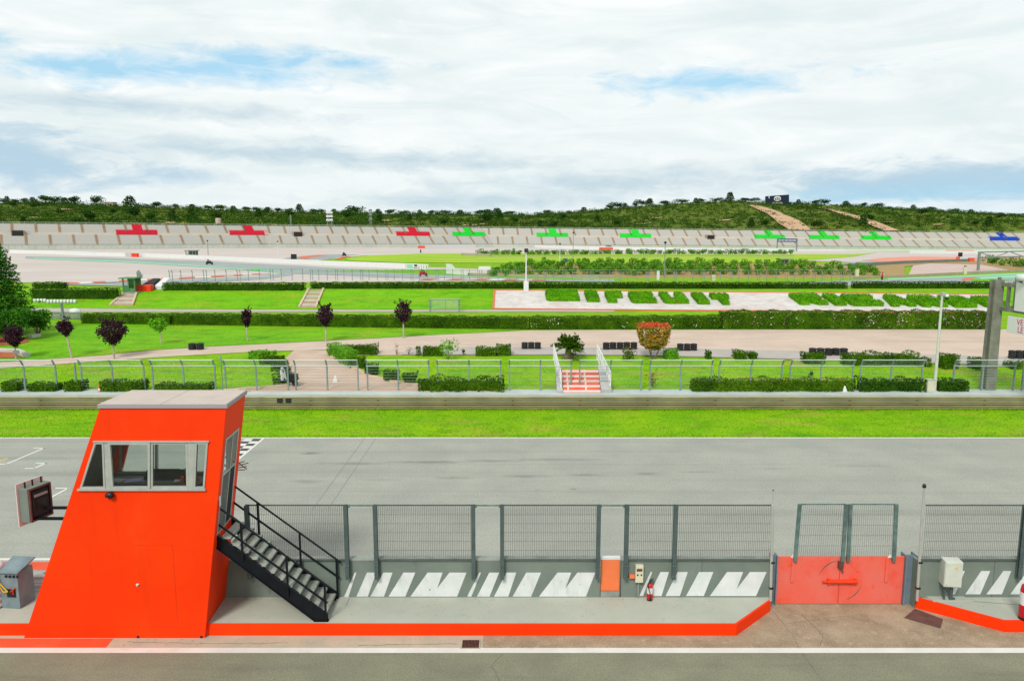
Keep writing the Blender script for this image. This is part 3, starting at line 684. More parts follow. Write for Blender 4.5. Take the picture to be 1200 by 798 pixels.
# --- thin poles either side of the gate
for ub, ut, vt, yb, lb, tall in ((903, 906, 575, Y_WALL - .2, 'thin pale pole left of the red gate with a thinner top', 0), (1074.5, 1083, 571, Y_WALL - .2, 'thin grey pole with a black cap right of the red gate', 1)):
    z1 = Wy(ut, vt, yb).z; x0 = Xu(ub, yb, PZ); x1 = Xu(ut, yb, z1)
    t = thing('slim_pole', lb, 'pole', (x0, yb, PZ))
    zz = FZ - PZ + .05; f = zz / (z1 - PZ)
    m = MB(); m.tube((0, 0, 0), ((x1 - x0) * f, 0, zz), .038, n=10); m.build('shaft', 'alu', t)
    m = MB(); m.tube(((x1 - x0) * f, 0, zz), (x1 - x0, 0, z1 - PZ), .03 if tall else .012, n=8); m.build('upper_rod', 'alu', t)
    m = MB(); m.lathe([(0, 0), (.05, 0), (.05, .06), (.03, .1), (0, .1)] if tall else [(0, 0), (.016, 0), (.016, .03), (0, .04)], 10, (x1 - x0, 0, z1 - PZ)); m.build('cap', 'black', t)
    for zc in (.35, 1.1): m = MB(); m.box(-.05, .05, -.05, .05, zc, zc + .05); m.build('clamp', 'black', t)
# --- socket box with its conduit and a small orange box
p = wp(743, 660)
t = thing('socket_box', 'beige electrical socket box with two sockets and a grey conduit on the striped wall', 'electrical box', (wp(748.5, 670).x, Y_WALL, PZ))
ztp, zbt = wp(748, 660).z - PZ, wp(748, 680).z - PZ
m = MB(); m.box(-.11, .11, -.14, -.002, zbt, ztp); m.build('casing', 'cream', t, bevel=.012)
m = MB(); m.box(-.08, .075, -.146, -.141, ztp - .17, ztp - .09); m.build('window', 'rust', t)
for s in (-.05, .05): m = MB(); m.lathe([(0, -.012), (.022, -.012), (.024, .01), (0, .01)], 10, (s, -.146, ztp - .27), 'y'); m.build('socket', 'black', t)
m = MB(); m.tube((-.01, -.05, -PZ * 0), (-.01, -.05, zbt), .018); m.build('conduit', 'wall_cap', t)
z0 = wp(740, 674).z - PZ
m = MB(); m.box(0, .15, -.1, -.002, -.05, .05); ob = m.build('junction_box', ['orange_pad'], loc=(wp(737, 675).x, Y_WALL, z0 + PZ), bevel=.008); tag(ob, 'small orange junction box beside the beige socket box', 'junction box')
m = MB(); m.tube((-.012, -.05, 0), (.0, -.05, 0), .035, n=8); m.build('cable_gland', 'black', ob)
# --- fire extinguishers
def extinguisher(label, loc, s=1.0):
    t = thing('fire_extinguisher', label, 'fire extinguisher', loc); t.scale = (s,) * 3
    m = MB(); m.smooth = True; m.lathe([(0, .02), (.075, .02), (.08, .05), (.08, .38), (.07, .44), (.03, .475), (0, .475)], 18); m.build('cylinder', 'red', t)
    m = MB(); m.lathe([(0, 0), (.078, 0), (.078, .06), (0, .06)], 18); m.build('base_ring', 'black', t)
    m = MB(); m.lathe([(.0, .2), (.0815, .2), (.0815, .36), (0, .36)], 18); m.build('paper_label', 'white', t)
    m = MB(); m.tube((0, 0, .47), (0, 0, .53), .022); m.bar((-.02, 0, .52), (.09, 0, .54), .02); m.bar((-.02, 0, .55), (.09, 0, .6), .018); m.build('valve_handle', 'black', t)
    m = MB(); P = [(0, -.02, .51), (-.05, -.07, .5), (-.07, -.1, .42), (-.02, -.1, .28), (.0, -.095, .12)]
    for a, b in zip(P, P[1:]): m.tube(a, b, .012)
    m.tube((0, -.095, .12), (0, -.095, .04), .016, .028); m.build('hose', 'black', t)
    return t
g_ = Gz(761, 702, PZ); extinguisher('red fire extinguisher with a black hose standing by the striped wall below the socket box', (g_.x, g_.y - .03, PZ), 1.05)
g_ = Gz(1199, 725, PZ); extinguisher('large red wheeled fire extinguisher cut by the right edge of the picture', (g_.x + .05, g_.y, PZ), 2.1)
# --- pale cabinet on legs
cx0, cx1 = wp(1096.5, 680).x, wp(1117, 680).x
t = thing('electrical_cabinet', 'pale green-white electrical cabinet with a yellow warning sign on the right wall', 'cabinet', ((cx0 + cx1) / 2 + .04, Y_WALL - .2, PZ), R(-8))
zt_, zb_ = wp(1105, 657, -.3).z - PZ, wp(1105, 687, -.3).z - PZ
m = MB(); m.box(-.23, .23, -.17, .19, zb_, zt_); m.build('casing', 'cabinet', t, bevel=.02)
m = MB(); m.box(-.215, .215, -.19, -.172, zb_ + .03, zt_ - .03); dr = m.build('door', 'cabinet', t, bevel=.008)
m = MB(); m.prism([(-.0, -.193, zt_ - .2), (.085, -.193, zt_ - .2), (.0425, -.193, zt_ - .13)], (0, .002, 0)); sg = m.build('warning_sign', 'yellow', dr)
m = MB(); m.prism([(.05, -.1955, zt_ - .15), (.03, -.1955, zt_ - .172), (.044, -.1955, zt_ - .172), (.036, -.1955, zt_ - .193), (.057, -.1955, zt_ - .166), (.045, -.1955, zt_ - .166)], (0, .002, 0)); m.build('lightning_mark', 'black', sg) if False else None
for zz in (zb_ + .08, zt_ - .1): m = MB(); m.lathe([(0, 0), (.012, 0), (.012, .01), (0, .01)], 8, (-.17, -.2, zz), 'y'); m.build('lock', 'wall_cap', dr)
for xx in (-.12, .04): m = MB(); m.tube((xx, 0, 0), (xx, 0, zb_), .03); m.build('leg', 'post_steel', t)
m = MB(); m.tube((.12, .1, .0), (.12, .1, zb_), .02); m.lathe([(0, 0), (.09, 0), (.08, .05), (0, .06)], 10, (.12, .08, 0)); m.build('conduit', 'post_steel', t)
# --- flat plates
def plate(name, label, cat, pts, mat_, z, th=.02):
    P = [Gz(u, v, z) for u, v in pts]; o = P[0].copy(); o.z = z
    m = MB(); m.prism([(q.x - o.x, q.y - o.y, .001) for q in P], (0, 0, th)); return tag(m.build(name, mat_, loc=o, bevel=.004), label, cat)
plate('metal_plate', 'rusty brown steel plate lying on the ground right of the red gate', 'plate', [(1060, 724), (1102, 736), (1105, 726), (1072, 714)], 'rust', .005, .03)
plate('cover_plate', 'grey cover plate on the platform under the pale cabinet', 'plate', [(1094, 705), (1141, 705), (1128, 699), (1085, 699)], 'platform_top', PZ, .03)
# --- drain grate
gp0, gp1 = Gz(541, 760, 0), Gz(562, 749.5, 0)
t = thing('drain_grate', 'small dark drain grate in the gutter between kerb and white line', 'drain', ((gp0.x + gp1.x) / 2, (gp0.y + gp1.y) / 2, .006))
wd, dp = (gp1.x - gp0.x) / 2, (gp1.y - gp0.y) / 2 - .02
m = MB(); m.box(-wd, wd, -dp, dp, -.001, .002); m.build('pit', 'black', t)
m = MB()
for i in range(12): x = -wd + .02 + (2 * wd - .04) * i / 11; m.box(x - .007, x + .007, -dp + .01, -.01, .003, .016); m.box(x - .007, x + .007, .01, dp - .01, .003, .016)
m.build('bars', 'rust', t)
m = MB()
for a in ((-wd - .03, wd + .03, -dp - .03, -dp), (-wd - .03, wd + .03, dp, dp + .03), (-wd - .03, -wd, -dp, dp), (wd, wd + .03, -dp, dp)): m.box(*a, 0, .014)
m.build('frame', 'gutter', t)
# ================================================================== ORANGE TOWER
YF = Y_FOOT + .0
ztop = Wy(117, 478, YF).z; YB = Gz(230, 457.5, ztop + .1).y + .02
xtl, xtr = Xu(117, YF, ztop), Xu(265, YF, ztop)
def xl_(z): return xt0 + (xtl - xt0) * z / ztop
def xr_(z): return xt1 + (xtr - xt1) * z / ztop
t = thing('control_tower', 'bright orange slanted race control tower with aluminium windows and a flat pale roof', 'tower', (xt1, YF, 0)); tO = Vector(t.location)
def tp(u, v, dy=0): return Wy(u, v, YF + dy) - tO
W0, W1, W2, W3 = tp(94, 572), tp(111, 518), tp(244, 516), tp(240, 571)
zs, ze = W0.z, W1.z
L = lambda z: Vector((xl_(z) - tO.x, 0, z)); Rr = lambda z: Vector((xr_(z) - tO.x, 0, z))
th = .07
m = MB()
m.prism([L(0), Rr(0), Rr(zs), L(zs)], (0, th, 0)); m.prism([L(ze), Rr(ze), Rr(ztop), L(ztop)], (0, th, 0))
m.prism([L(zs), Vector((W0.x, 0, zs)), Vector((W1.x, 0, ze)), L(ze)], (0, th, 0)); m.prism([Vector((W3.x, 0, zs)), Rr(zs), Rr(ze), Vector((W2.x, 0, ze))], (0, th, 0))
D = YB - YF; SK = .09
# left wall and back wall (with its long window), right wall with the door opening
off = Vector((.06, 0, 0))
m.prism([L(0) + Vector((0, th, 0)), L(0) + off + Vector((0, th, 0)), L(ztop) + off + Vector((0, th, 0)), L(ztop) + Vector((0, th, 0))], (0, D - 2 * th, 0))
yb = D - th; zb0, zb1 = zs - .12, ztop - .6
def B(x, z): return Vector((x, yb, z))
RB_ = lambda z: Rr(z).x - SK
m.prism([B(L(0).x, 0), B(RB_(0), 0), B(RB_(zb0), zb0), B(L(zb0).x, zb0)], (0, th, 0)); m.prism([B(L(zb1).x, zb1), B(RB_(zb1), zb1), B(RB_(ztop), ztop), B(L(ztop).x, ztop)], (0, th, 0))
m.prism([B(L(zb0).x, zb0), B(L(zb0).x + .45, zb0), B(L(zb1).x + .3, zb1), B(L(zb1).x, zb1)], (0, th, 0)); m.prism([B(Rr(zb0).x - .4, zb0), B(RB_(zb0), zb0), B(RB_(zb1), zb1), B(Rr(zb1).x - .4, zb1)], (0, th, 0))
SILL = 2.72; DH = Wy(262, 513, YF + .3).z; DH2 = DH
y0d, y1d = .2, D - .32
def RW(y, z): return Vector((xr_(z) - tO.x - SK * y / D, y, z))
def rpan(P): m.prism([RW(*p) for p in P], (-.06, 0, 0))
rpan([(th, 0), (D - th, 0), (D - th, SILL), (th, SILL)]); rpan([(th, DH), (D - th, DH), (D - th, ztop), (th, ztop)])
rpan([(th, SILL), (y0d, SILL), (y0d, DH), (th, DH)]); rpan([(y1d, SILL), (D - th, SILL), (D - th, DH), (y1d, DH)])
m.build('shell', 'orange', t)
m = MB(); m.prism([L(SILL - .1) + Vector((.07, th, 0)), Rr(SILL - .1) + Vector((-.07, th, 0)), Rr(SILL - .1) + Vector((-.07 - SK, D - th, 0)), L(SILL - .1) + Vector((.07, D - th, 0))], (0, 0, .08)); m.build('cabin_floor', 'cabin_floor', t)
m = MB()     # dark lining of the cabin
m.prism([L(SILL) + Vector((.065, th + .01, 0)), L(SILL) + Vector((.08, th + .01, 0)), L(ztop - .1) + Vector((.08, th + .01, 0)), L(ztop - .1) + Vector((.065, th + .01, 0))], (0, D - 2 * th - .02, 0))
m.box(L(zb0).x + .1, Rr(SILL).x - .35, yb - .03, yb - .003, SILL, zb0); m.box(L(ztop).x + .05, Rr(ztop).x - .35, th + .1, D - th - .1, ztop - .2, ztop - .15)
m.box(L(zs).x + .1, Rr(SILL).x - .08, th + .003, th + .02, SILL, zs - .02)
m.build('cabin_lining', 'dark_inside', t)
# roof
m = MB(); ov = .04
m.prism([L(ztop) + Vector((-ov, -ov, .001)), Rr(ztop) + Vector((ov, -ov, .001)), Rr(ztop) + Vector((ov - SK, D + ov, .001)), L(ztop) + Vector((-ov, D + ov, .001))], (0, 0, .09)); rf = m.build('roof', 'fascia', t)
m = MB(); xm = (L(ztop).x + Rr(ztop).x) / 2 - .04
for xa, xb in ((L(ztop).x - .02, xm - .008), (xm + .008, Rr(ztop).x + .02)): sk2 = SK if xb > xm + .1 else 0; m.prism([(xa, -.02, ztop + .092), (xb, -.02, ztop + .092), (xb - sk2, D + .02, ztop + .092), (xa, D + .02, ztop + .092)], (0, 0, .012))
m.build('roof_sheet', 'roof_top', rf)
# front windows: two slanted end panes and a sliding pair
fr_ = lambda P, dy0, dy1, mm: mm.prism([Vector((a, dy0, b)) for a, b in P], (0, dy1 - dy0, 0))
def frame(name, P, wd_, inner=True, y0=-.03, y1=.05):
    """closed frame along the outline P (x, z), its pane a child"""
    mm = MB(); n = len(P); cx = sum(p[0] for p in P) / n; cz = sum(p[1] for p in P) / n
    I = []
    for i in range(n):
        a, b, c = Vector(P[i - 1]), Vector(P[i]), Vector(P[(i + 1) % n])
        d1_, d2_ = (b - a).normalized(), (c - b).normalized(); n1, n2 = Vector((-d1_.y, d1_.x)), Vector((-d2_.y, d2_.x))
        k = wd_ / max(.2, 1 + n1.dot(n2)); q = b + (n1 + n2) * k
        if (q - Vector((cx, cz))).length > (b - Vector((cx, cz))).length: q = b - (n1 + n2) * k
        I.append(q)
    for i in range(n):
        j = (i + 1) % n
        mm.prism([Vector((P[i][0], y0, P[i][1])), Vector((P[j][0], y0, P[j][1])), Vector((I[j].x, y0, I[j].y)), Vector((I[i].x, y0, I[i].y))], (0, y1 - y0, 0))
    f = mm.build(name, 'alu', t)
    mm = MB(); mm.quad(*[Vector((q.x, .01, q.y)) for q in I]); mm.build('pane', 'glass', f)
    return f
def xy(u, v): q = tp(u, v, -.0); return (q.x, q.z)
zb_f, zt_f = zs + .0, ze
q = lambda u, v: (tp(u, v).x, zs if v > 545 else ze)
frame('window', [q(94, 572), q(124, 572), q(122, 518), q(111, 518)], .045)
frame('window', [q(227, 571), q(240, 571), q(244, 516), q(229, 516)], .045)
frame('window', [q(131, 571), q(176.5, 571), q(176.5, 518), q(127, 518)], .055, y0=-.045, y1=.03)
frame('window', [q(176.5, 571), q(221, 571), q(220, 518), q(176.5, 518)], .055, y0=-.01, y1=.065)
for a, b, c_, d_ in (((124.3, 572), (130.7, 572), (126.7, 518), (122.3, 518)), ((221.3, 571), (226.7, 571), (228.7, 516), (220.3, 516))):
    m = MB(); m.prism([Vector((q(*k)[0], -.02, q(*k)[1])) for k in (a, b, c_, d_)], (0, .07, 0)); m.build('mullion', 'alu', t)
m = MB(); m.box(W0.x - .05, W3.x + .03, -.06, -.001, zs - .05, zs - .003); m.box(W1.x - .02, W2.x + .03, -.05, -.001, ze + .003, ze + .04); m.build('window_sill', 'alu', t)
# back window frame and panes
f = MB(); xa, xb = L(zb0).x + .45, Rr(zb0).x - .3
for z in (zb0, zb1 - .06): f.box(xa - .1, xb + .1, yb - .02, yb + .05, z, z + .06)
for k in range(4): x = xa + (xb - xa - .05) * k / 3; f.bar((x, yb + .015, zb0 + .06), (x + .1, yb + .015, zb1 - .06), .07)
bw = f.build('rear_window', 'alu', t); f = MB(); f.quad(B(xa, zb0 + .06), B(xb, zb0 + .06), B(xb + .1, zb1 - .06), B(xa + .1, zb1 - .06)); f.build('pane', 'glass', bw)
# side doorway: frame, window light, dark door leaf
f = MB()
for (y, w_) in ((y0d + .03, .06), (y1d - .03, .06), (y0d + .62, .05)): f.bar(RW(y, SILL) - Vector((.03, 0, 0)), RW(y, DH) - Vector((.03, 0, 0)), .08, w_, up=(0, 1, 0)) if False else f.prism([RW(y - w_ / 2, SILL) + Vector((.012, 0, 0)), RW(y + w_ / 2, SILL) + Vector((.012, 0, 0)), RW(y + w_ / 2, DH) + Vector((.012, 0, 0)), RW(y - w_ / 2, DH) + Vector((.012, 0, 0))], (-.1, 0, 0))
for z in (SILL, DH - .06, DH - 1.0): f.prism([RW(y0d + .061, z) + Vector((.008, 0, 0)), RW(y1d - .061, z) + Vector((.008, 0, 0)), RW(y1d - .061, z + .05) + Vector((.008, 0, 0)), RW(y0d + .061, z + .05) + Vector((.008, 0, 0))], (-.09, 0, 0))
df = f.build('door_frame', 'alu', t)
f = MB(); f.quad(RW(y0d + .07, DH - .94), RW(y0d + .58, DH - .94), RW(y0d + .58, DH - .07), RW(y0d + .07, DH - .07)); f.quad(RW(y0d + .66, DH - .94), RW(y1d - .07, DH - .94), RW(y1d - .07, DH - .07), RW(y0d + .66, DH - .07)); f.build('pane', 'glass', df)
f = MB(); f.prism([RW(y0d + .7, SILL + .06), RW(y1d - .07, SILL + .06), RW(y1d - .07, DH - 1.05), RW(y0d + .7, DH - 1.05)], (-.05, 0, 0)); dl = f.build('door', 'rubber', t)
f = MB(); f.prism([RW(y0d + .07, SILL + .06), RW(y0d + .58, SILL + .06), RW(y0d + .58, DH - 1.02), RW(y0d + .07, DH - 1.02)], (-.03, 0, 0)); f.build('door_panel', 'dark_inside', t)
# service hatch seam, latch and small lamp on the front, small white plate by the door
P = [tp(155, 638), tp(202, 638), tp(208, 728), tp(155, 728)]
f = MB(); w_ = .012
for a, b in ((0, 1), (1, 2)):
    f.bar(Vector((P[a].x, -.0, P[a].z)), Vector((P[b].x, -.0, P[b].z)), .014, .008)
f.bar(Vector((P[2].x, 0, P[2].z)), Vector((P[3].x + .35, 0, P[3].z)), .01, .006)
hs = f.build('hatch_seam', 'latch_orange', t)
for zj in (1.35, 2.75): f = MB(); f.box(xl_(zj) - tO.x + .02, xr_(zj) - tO.x - .02, -.003, -.0005, zj - .004, zj + .004); f.build('panel_joint', 'latch_orange', t)
hx = tp(161, 684); f = MB(); f.box(hx.x - .02, hx.x + .05, -.04, -.002, hx.z - .012, hx.z + .012); f.box(hx.x - .012, hx.x + .012, -.03, -.002, hx.z - .05, hx.z + .02); f.build('hatch_handle', 'white', t)
hx = tp(131, 579); f = MB(); f.smooth = True; f.lathe([(0, -.16), (.05, -.155), (.085, -.11), (.09, -.06), (.06, -.03), (.05, -.002), (0, -.002)], 16, (hx.x, 0, hx.z), 'y'); f.box(hx.x - .12, hx.x - .06, -.1, -.03, hx.z - .05, hx.z + .04); f.build('dome_camera', 'black', t)
f = MB(); a = RW(y0d - .06, 3.75); f.box(a.x + .004, a.x + .02, a.y - .05, a.y + .03, 3.55, 3.8); f.build('door_plate', 'white', t)
f = MB()
for uu, vv in ((236, 746), (162, 747.5)): a = tp(uu, vv); f.box(a.x - .03, a.x + .03, -.01, -.001, .01, .07)
f.build('drain_slot', 'black', t)
a = RW(D, 4.0); f = MB()
for i in range(5): f.tube((a.x - .03, a.y + .02, 4.0 + .06 * i), (a.x + .16 + .03 * (i % 3), a.y + .1 + .05 * (i % 3), 3.98 + .08 * (i % 4)), .013)
f.build('aerial_bracket', 'rust', t)
# inside: desk, papers, console, person on a stool
dz = zs - .14
m = MB(); xa = L(dz).x + .35
m.box(0, Rr(dz).x - .75 - xa, 0, .62, -.04, 0)
for x in (.05, 1.6, Rr(dz).x - .7 - xa): m.box(x, x + .05, .05, .1, SILL - .02 - dz, -.041); m.box(x, x + .05, .5, .55, SILL - .02 - dz, -.041)
desk = tag(m.build('desk', 'cabin_floor', loc=tO + Vector((xa, D - .85, dz))), 'dark desk under the rear window inside the orange tower', 'desk')
def flat(name, label, cat, x, y, w_, h_, rz, mm_, th_=.01, z=dz):
    m = MB(); m.box(-w_ / 2, w_ / 2, -h_ / 2, h_ / 2, .001, th_); o = m.build(name, mm_, loc=tO + Vector((xa + x, D - .85 + y, z))); o.rotation_euler = (0, 0, rz); return tag(o, label, cat)
flat('paper_sheet', 'violet sheet of paper on the desk in the tower', 'paper', .75, .25, .5, .3, .2, 'paper_violet')
flat('paper_sheet', 'white sheet of paper at the left end of the desk in the tower', 'paper', .28, .25, .35, .28, -.2, 'paper')
flat('open_folder', 'white open folder on the desk right of the seated person', 'folder', 2.05, .3, .5, .32, .25, 'paper', .02)
t2 = thing('console', 'dark control console with a raised back on the tower desk', 'console', tO + Vector((xa + 1.45, D - .4, dz)))
m = MB(); m.prism([(-.5, -.2, .001), (-.5, .15, .001), (-.5, .15, .2), (-.5, .05, .2)], (1.0, 0, 0)); m.build('body', 'rubber', t2, bevel=.01)
m = MB(); m.box(-.4, .4, .02, .06, .2, .24); m.build('hood', 'black', t2)
def skin(name, J, E, mtl, parent, root=0, sub=2):
    me = bpy.data.meshes.new(name); me.from_pydata([j[0] for j in J], E, []); me.materials.append(M[mtl])
    o = bpy.data.objects.new(name, me); col.objects.link(o); o.parent = parent
    s = o.modifiers.new('skin', 'SKIN'); s.use_smooth_shade = True
    for i, j in enumerate(J):
        r = j[1]; me.skin_vertices[0].data[i].radius = (r, r) if isinstance(r, (int, float)) else r
        me.skin_vertices[0].data[i].use_root = i == root
    o.modifiers.new('sub', 'SUBSURF').levels = sub; o.modifiers['sub'].render_levels = sub
    return o
pl = tO + Vector((tp(199, 560).x + .05, .95, SILL - .02))
st = thing('stool', 'black round stool under the seated person in the tower', 'stool', pl)
m = MB(); m.lathe([(0, .66), (.2, .66), (.21, .7), (.18, .74), (0, .74)], 16); m.build('seat', 'black', st)
m = MB(); m.tube((0, 0, .05), (0, 0, .66), .03); m.lathe([(0, 0), (.22, 0), (.2, .05), (0, .06)], 14); m.build('pedestal', 'black_steel', st)
ps = thing('person', 'person with long brown hair and an orange jacket seated at the tower desk', 'person', pl + Vector((0, 0, .0)))
J = [((0, 0, .84), (.16, .14)), ((0, 0, 1.02), (.15, .11)), ((0, .02, 1.2), (.17, .11)), ((0, .03, 1.32), (.1, .08)), ((0, .04, 1.4), .055), ((0, .06, 1.5), (.085, .1)), ((0, .06, 1.6), (.07, .08)),
     ((.17, .04, 1.29), .065), ((.25, .12, 1.08), .05), ((.2, .36, 1.02), .038), ((.16, .44, 1.02), .035), ((-.17, .04, 1.29), .065), ((-.25, .12, 1.08), .05), ((-.2, .36, 1.02), .038), ((-.16, .44, 1.02), .035),
     ((.1, .1, .82), .085), ((.12, .44, .8), .065), ((.12, .42, .4), .05), ((.12, .42, .08), .04), ((.12, .54, .05), .035), ((-.1, .1, .82), .085), ((-.12, .44, .8), .065), ((-.12, .42, .4), .05), ((-.12, .42, .08), .04), ((-.12, .54, .05), .035)]
E = [(0, 1), (1, 2), (2, 3), (3, 4), (4, 5), (5, 6), (2, 7), (7, 8), (8, 9), (9, 10), (2, 11), (11, 12), (12, 13), (13, 14), (0, 15), (15, 16), (16, 17), (17, 18), (18, 19), (0, 20), (20, 21), (21, 22), (22, 23), (23, 24)]
skin('body', J, E, 'skin', ps)
skin('jacket', [((0, 0, .86), (.17, .15)), ((0, 0, 1.02), (.17, .13)), ((0, .02, 1.2), (.19, .13)), ((0, .03, 1.31), (.12, .09)), ((.18, .04, 1.29), .075), ((.255, .12, 1.08), .062), ((.2, .34, 1.02), .048), ((-.18, .04, 1.29), .075), ((-.255, .12, 1.08), .062), ((-.2, .34, 1.02), .048)],
     [(0, 1), (1, 2), (2, 3), (2, 4), (4, 5), (5, 6), (2, 7), (7, 8), (8, 9)], 'jacket', ps)
skin('hair', [((0, .06, 1.6), (.085, .1)), ((0, .02, 1.52), (.1, .1)), ((0, -.06, 1.38), (.1, .06)), ((0, -.12, 1.2), (.1, .05)), ((0, -.14, 1.05), (.07, .03))], [(0, 1), (1, 2), (2, 3), (3, 4)], 'hair', ps)
skin('trousers', [((0, .02, .84), (.165, .14)), ((.1, .1, .82), .095), ((.12, .44, .8), .075), ((.12, .42, .4), .06), ((.12, .42, .14), .055), ((-.1, .1, .82), .095), ((-.12, .44, .8), .075), ((-.12, .42, .4), .06), ((-.12, .42, .14), .055)],
     [(0, 1), (1, 2), (2, 3), (3, 4), (0, 5), (5, 6), (6, 7), (7, 8)], 'denim', ps)
# ================================================================== STAIRS
ny_, fy_ = Gz(380, 727, PZ).y, Y_WALL - .13
t = thing('steel_stairs', 'black steel staircase with grey grating treads climbing to the orange tower door', 'stairs', (Xu(380, ny_, PZ), (ny_ + fy_) / 2, PZ)); sO = Vector(t.location)
hw = (fy_ - ny_) / 2
xtp = xr_(SILL) - .1 - sO.x; rise = SILL - PZ; x0s = .0
slope = rise / (x0s - xtp); NT_ = 12
dirv = Vector((xtp - x0s, 0, rise)); dl_ = dirv.normalized()
for y in (-hw, hw):
    m = MB(); a = Vector((x0s + .1, y, -.02)); b = Vector((xtp, y, rise - .02)); m.prism([a + Vector((.0, -.015, .0)), Vector((x0s - .24, y - .015, -.02 + 0)), Vector((xtp, y - .015, rise - .34)), Vector((xtp, y - .015, rise + .02)), Vector((x0s + .1, y - .015, .16))], (0, .03, 0))
    m.box(x0s - .26, x0s + .12, y - .07, y + .07, .001, .016)
    for f_ in ((.0, .18), (-.32, -.14)): pass
    m.bar(Vector((x0s + .1, y, .17)), Vector((xtp, y, rise + .03)), .1, .012); m.bar(Vector((x0s - .24, y, -.0)), Vector((xtp, y, rise - .345)), .1, .012)
    m.build('stringer', 'black_steel', t)
for i in range(NT_):
    z = rise * (i + 1) / (NT_ + .6); x = x0s - z / slope
    m = MB(); m.box(x - .0, x + .27, -hw + .02, hw - .02, z - .03, z); td = m.build('tread', 'tread', t)
    m = MB(); m.box(x + .271, x + .285, -hw + .02, hw - .02, z - .045, z + .004); m.build('nosing', 'galv', td)
def rail(y, ub, vb, ut, vt, posts, vmid):
    yy = sO.y + y
    b = Wy(ub, vb, yy) - sO; a = Wy(ut, vt, yy) - sO
    m = MB(); m.tube(a, b, .026, n=10); m.tube(b, b + Vector((.04, 0, -.06)), .026, n=10)
    dz_ = Vector((0, 0, -vmid)); m.build('handrail', 'black_steel', t)
    m = MB(); m.bar(a + dz_, b + dz_, .03, .05); m.build('mid_rail', 'black_steel', t)
    for f_ in posts:
        p = b.lerp(a, f_); zb = max(0, (x0s - p.x) * slope - .1) + .02
        m = MB(); m.bar((p.x, y - .0, zb), (p.x, y, p.z), .05, .05); m.build('rail_post', 'black_steel', t)
rail(-hw - .045, 383, 686, 250, 590, (.02, .36, .76, .985), .48)
rail(hw + .045, 397, 657, 256, 556, (.02, .33, .68, .985), .5)
m = MB(); m.box(.05, .38, hw - .35, hw + .2, .0, .02); tag(m.build('base_plate', 'platform_top', loc=sO + Vector((.02, 0, .001))), 'grey base plate on the platform at the foot of the black stairs', 'plate')
# ================================================================== LEFT OF THE TOWER
by = Y_WALL - .25
t = thing('display_board', 'grey pit display board with rust brown back on two black arms left of the tower', 'display board', Wy(47, 588, by), R(74)); 
hB, wB = .47, .36
m = MB(); m.box(-wB, wB, 0, .3, -hB, hB); m.build('housing', 'wall_grey', t, bevel=.015)
m = MB()
for a in ((-wB + .02, wB - .02, hB - .05, hB - .01), (-wB + .02, wB - .02, -hB + .01, -hB + .05), (-wB + .02, -wB + .06, -hB + .05, hB - .05), (wB - .06, wB - .02, -hB + .05, hB - .05)): m.box(a[0], a[1], -.05, -.002, a[2], a[3])
m.build('rear_frame', 'rust', t); m = MB(); m.box(-wB + .061, wB - .061, -.012, -.002, -hB + .051, hB - .051); m.build('rear_sheet', 'black_steel', t)
m = MB(); m.box(-.25, .25, -.03, -.002, -.33, .33); m.build('rear_door', 'rubber', t, bevel=.01)
m = MB(); m.box(-.15, .16, -.045, -.032, -.17, .12); m.build('vent', 'black', t); m = MB(); m.box(-.2, .2, -.07, -.032, .2, .26); m.build('bracket', 'wall_cap', t)
m = MB(); m.box(-wB - .06, wB + .06, .301, .33, -hB - .12, hB + .12); m.build('front_panel', 'pinkish', t)
for x in (-.28, -.05, .22): m = MB(); m.tube((x, .15, hB), (x, .15, hB + .17), .022); m.build('lifting_bolt', 'black', t)
Bi = Matrix.Rotation(-R(74), 4, 'Z')
for dz_, yy in ((-.2, .1), (-.41, -.15)):
    b0 = t.location; xe = xl_(b0.z + dz_) - b0.x + .04
    m = MB(); m.bar(Bi @ Vector((.02, yy, dz_)), Bi @ Vector((xe, yy, dz_)), .07); m.build('arm', 'black_steel', t)
gy = Y_WALL + .45
# white steel barrier, control box with an open lid, ribbed white barrel
bx0 = Xu(-90, gy, .8); bx1 = Xu(60, gy, .8)
t = thing('steel_barrier', 'white ribbed steel barrier behind the grey control box left of the tower', 'barrier', (bx0, gy, 0))
for k in range(3):
    m = MB(); z = .06 + .25 * k; m.prism([(0, 0, z), (0, -.06, z + .04), (0, -.06, z + .09), (0, -.01, z + .115), (0, -.06, z + .14), (0, -.06, z + .19), (0, 0, z + .23), (0, .03, z + .23), (0, .03, z)], (bx1 - bx0, 0, 0)); m.build('rail', 'white', t)
for x in (.5, 2.0, 3.4): m = MB(); m.box(x, x + .12, .031, .15, 0, .8); m.build('post', 'wall_cap', t)
t = thing('control_box', 'grey steel control box with an open sloping lid beside the slanted orange tower', 'control box', (Xu(20, Y_WALL - .36, .9), Y_WALL - .36, PZ), R(-6))
bw_, bz = .265, wp(15, 676).z - PZ; bz = 1.02
m = MB(); m.box(-bw_, bw_, -.28, .3, 0, bz); m.build('body', 'blue_steel', t, bevel=.012)
m = MB(); m.box(-.08, .18, -.29, -.281, .33, .56); op = m.build('opening', 'black', t)
m = MB(); m.bar((.05, -.3, .5), (.18, -.3, .6), .05, .02); m.bar((.12, -.3, .42), (.13, -.3, .58), .04, .015); m.build('red_lever', 'latch_orange', t)
m = MB(); m.prism([(-bw_ - .06, -.34, bz + .002), (-bw_ - .06, .36, bz + .16), (-bw_ - .06, .36, bz + .2), (-bw_ - .06, -.34, bz + .04)], (2 * bw_ + .12, 0, 0)); m.build('lid', 'blue_steel', t, bevel=.006)
m = MB()
for i in range(4): m.lathe([(0, -.03), (.035, -.03), (.035, 0), (0, 0)], 8, (-.05 + i * .11, -.281, .93), 'y')
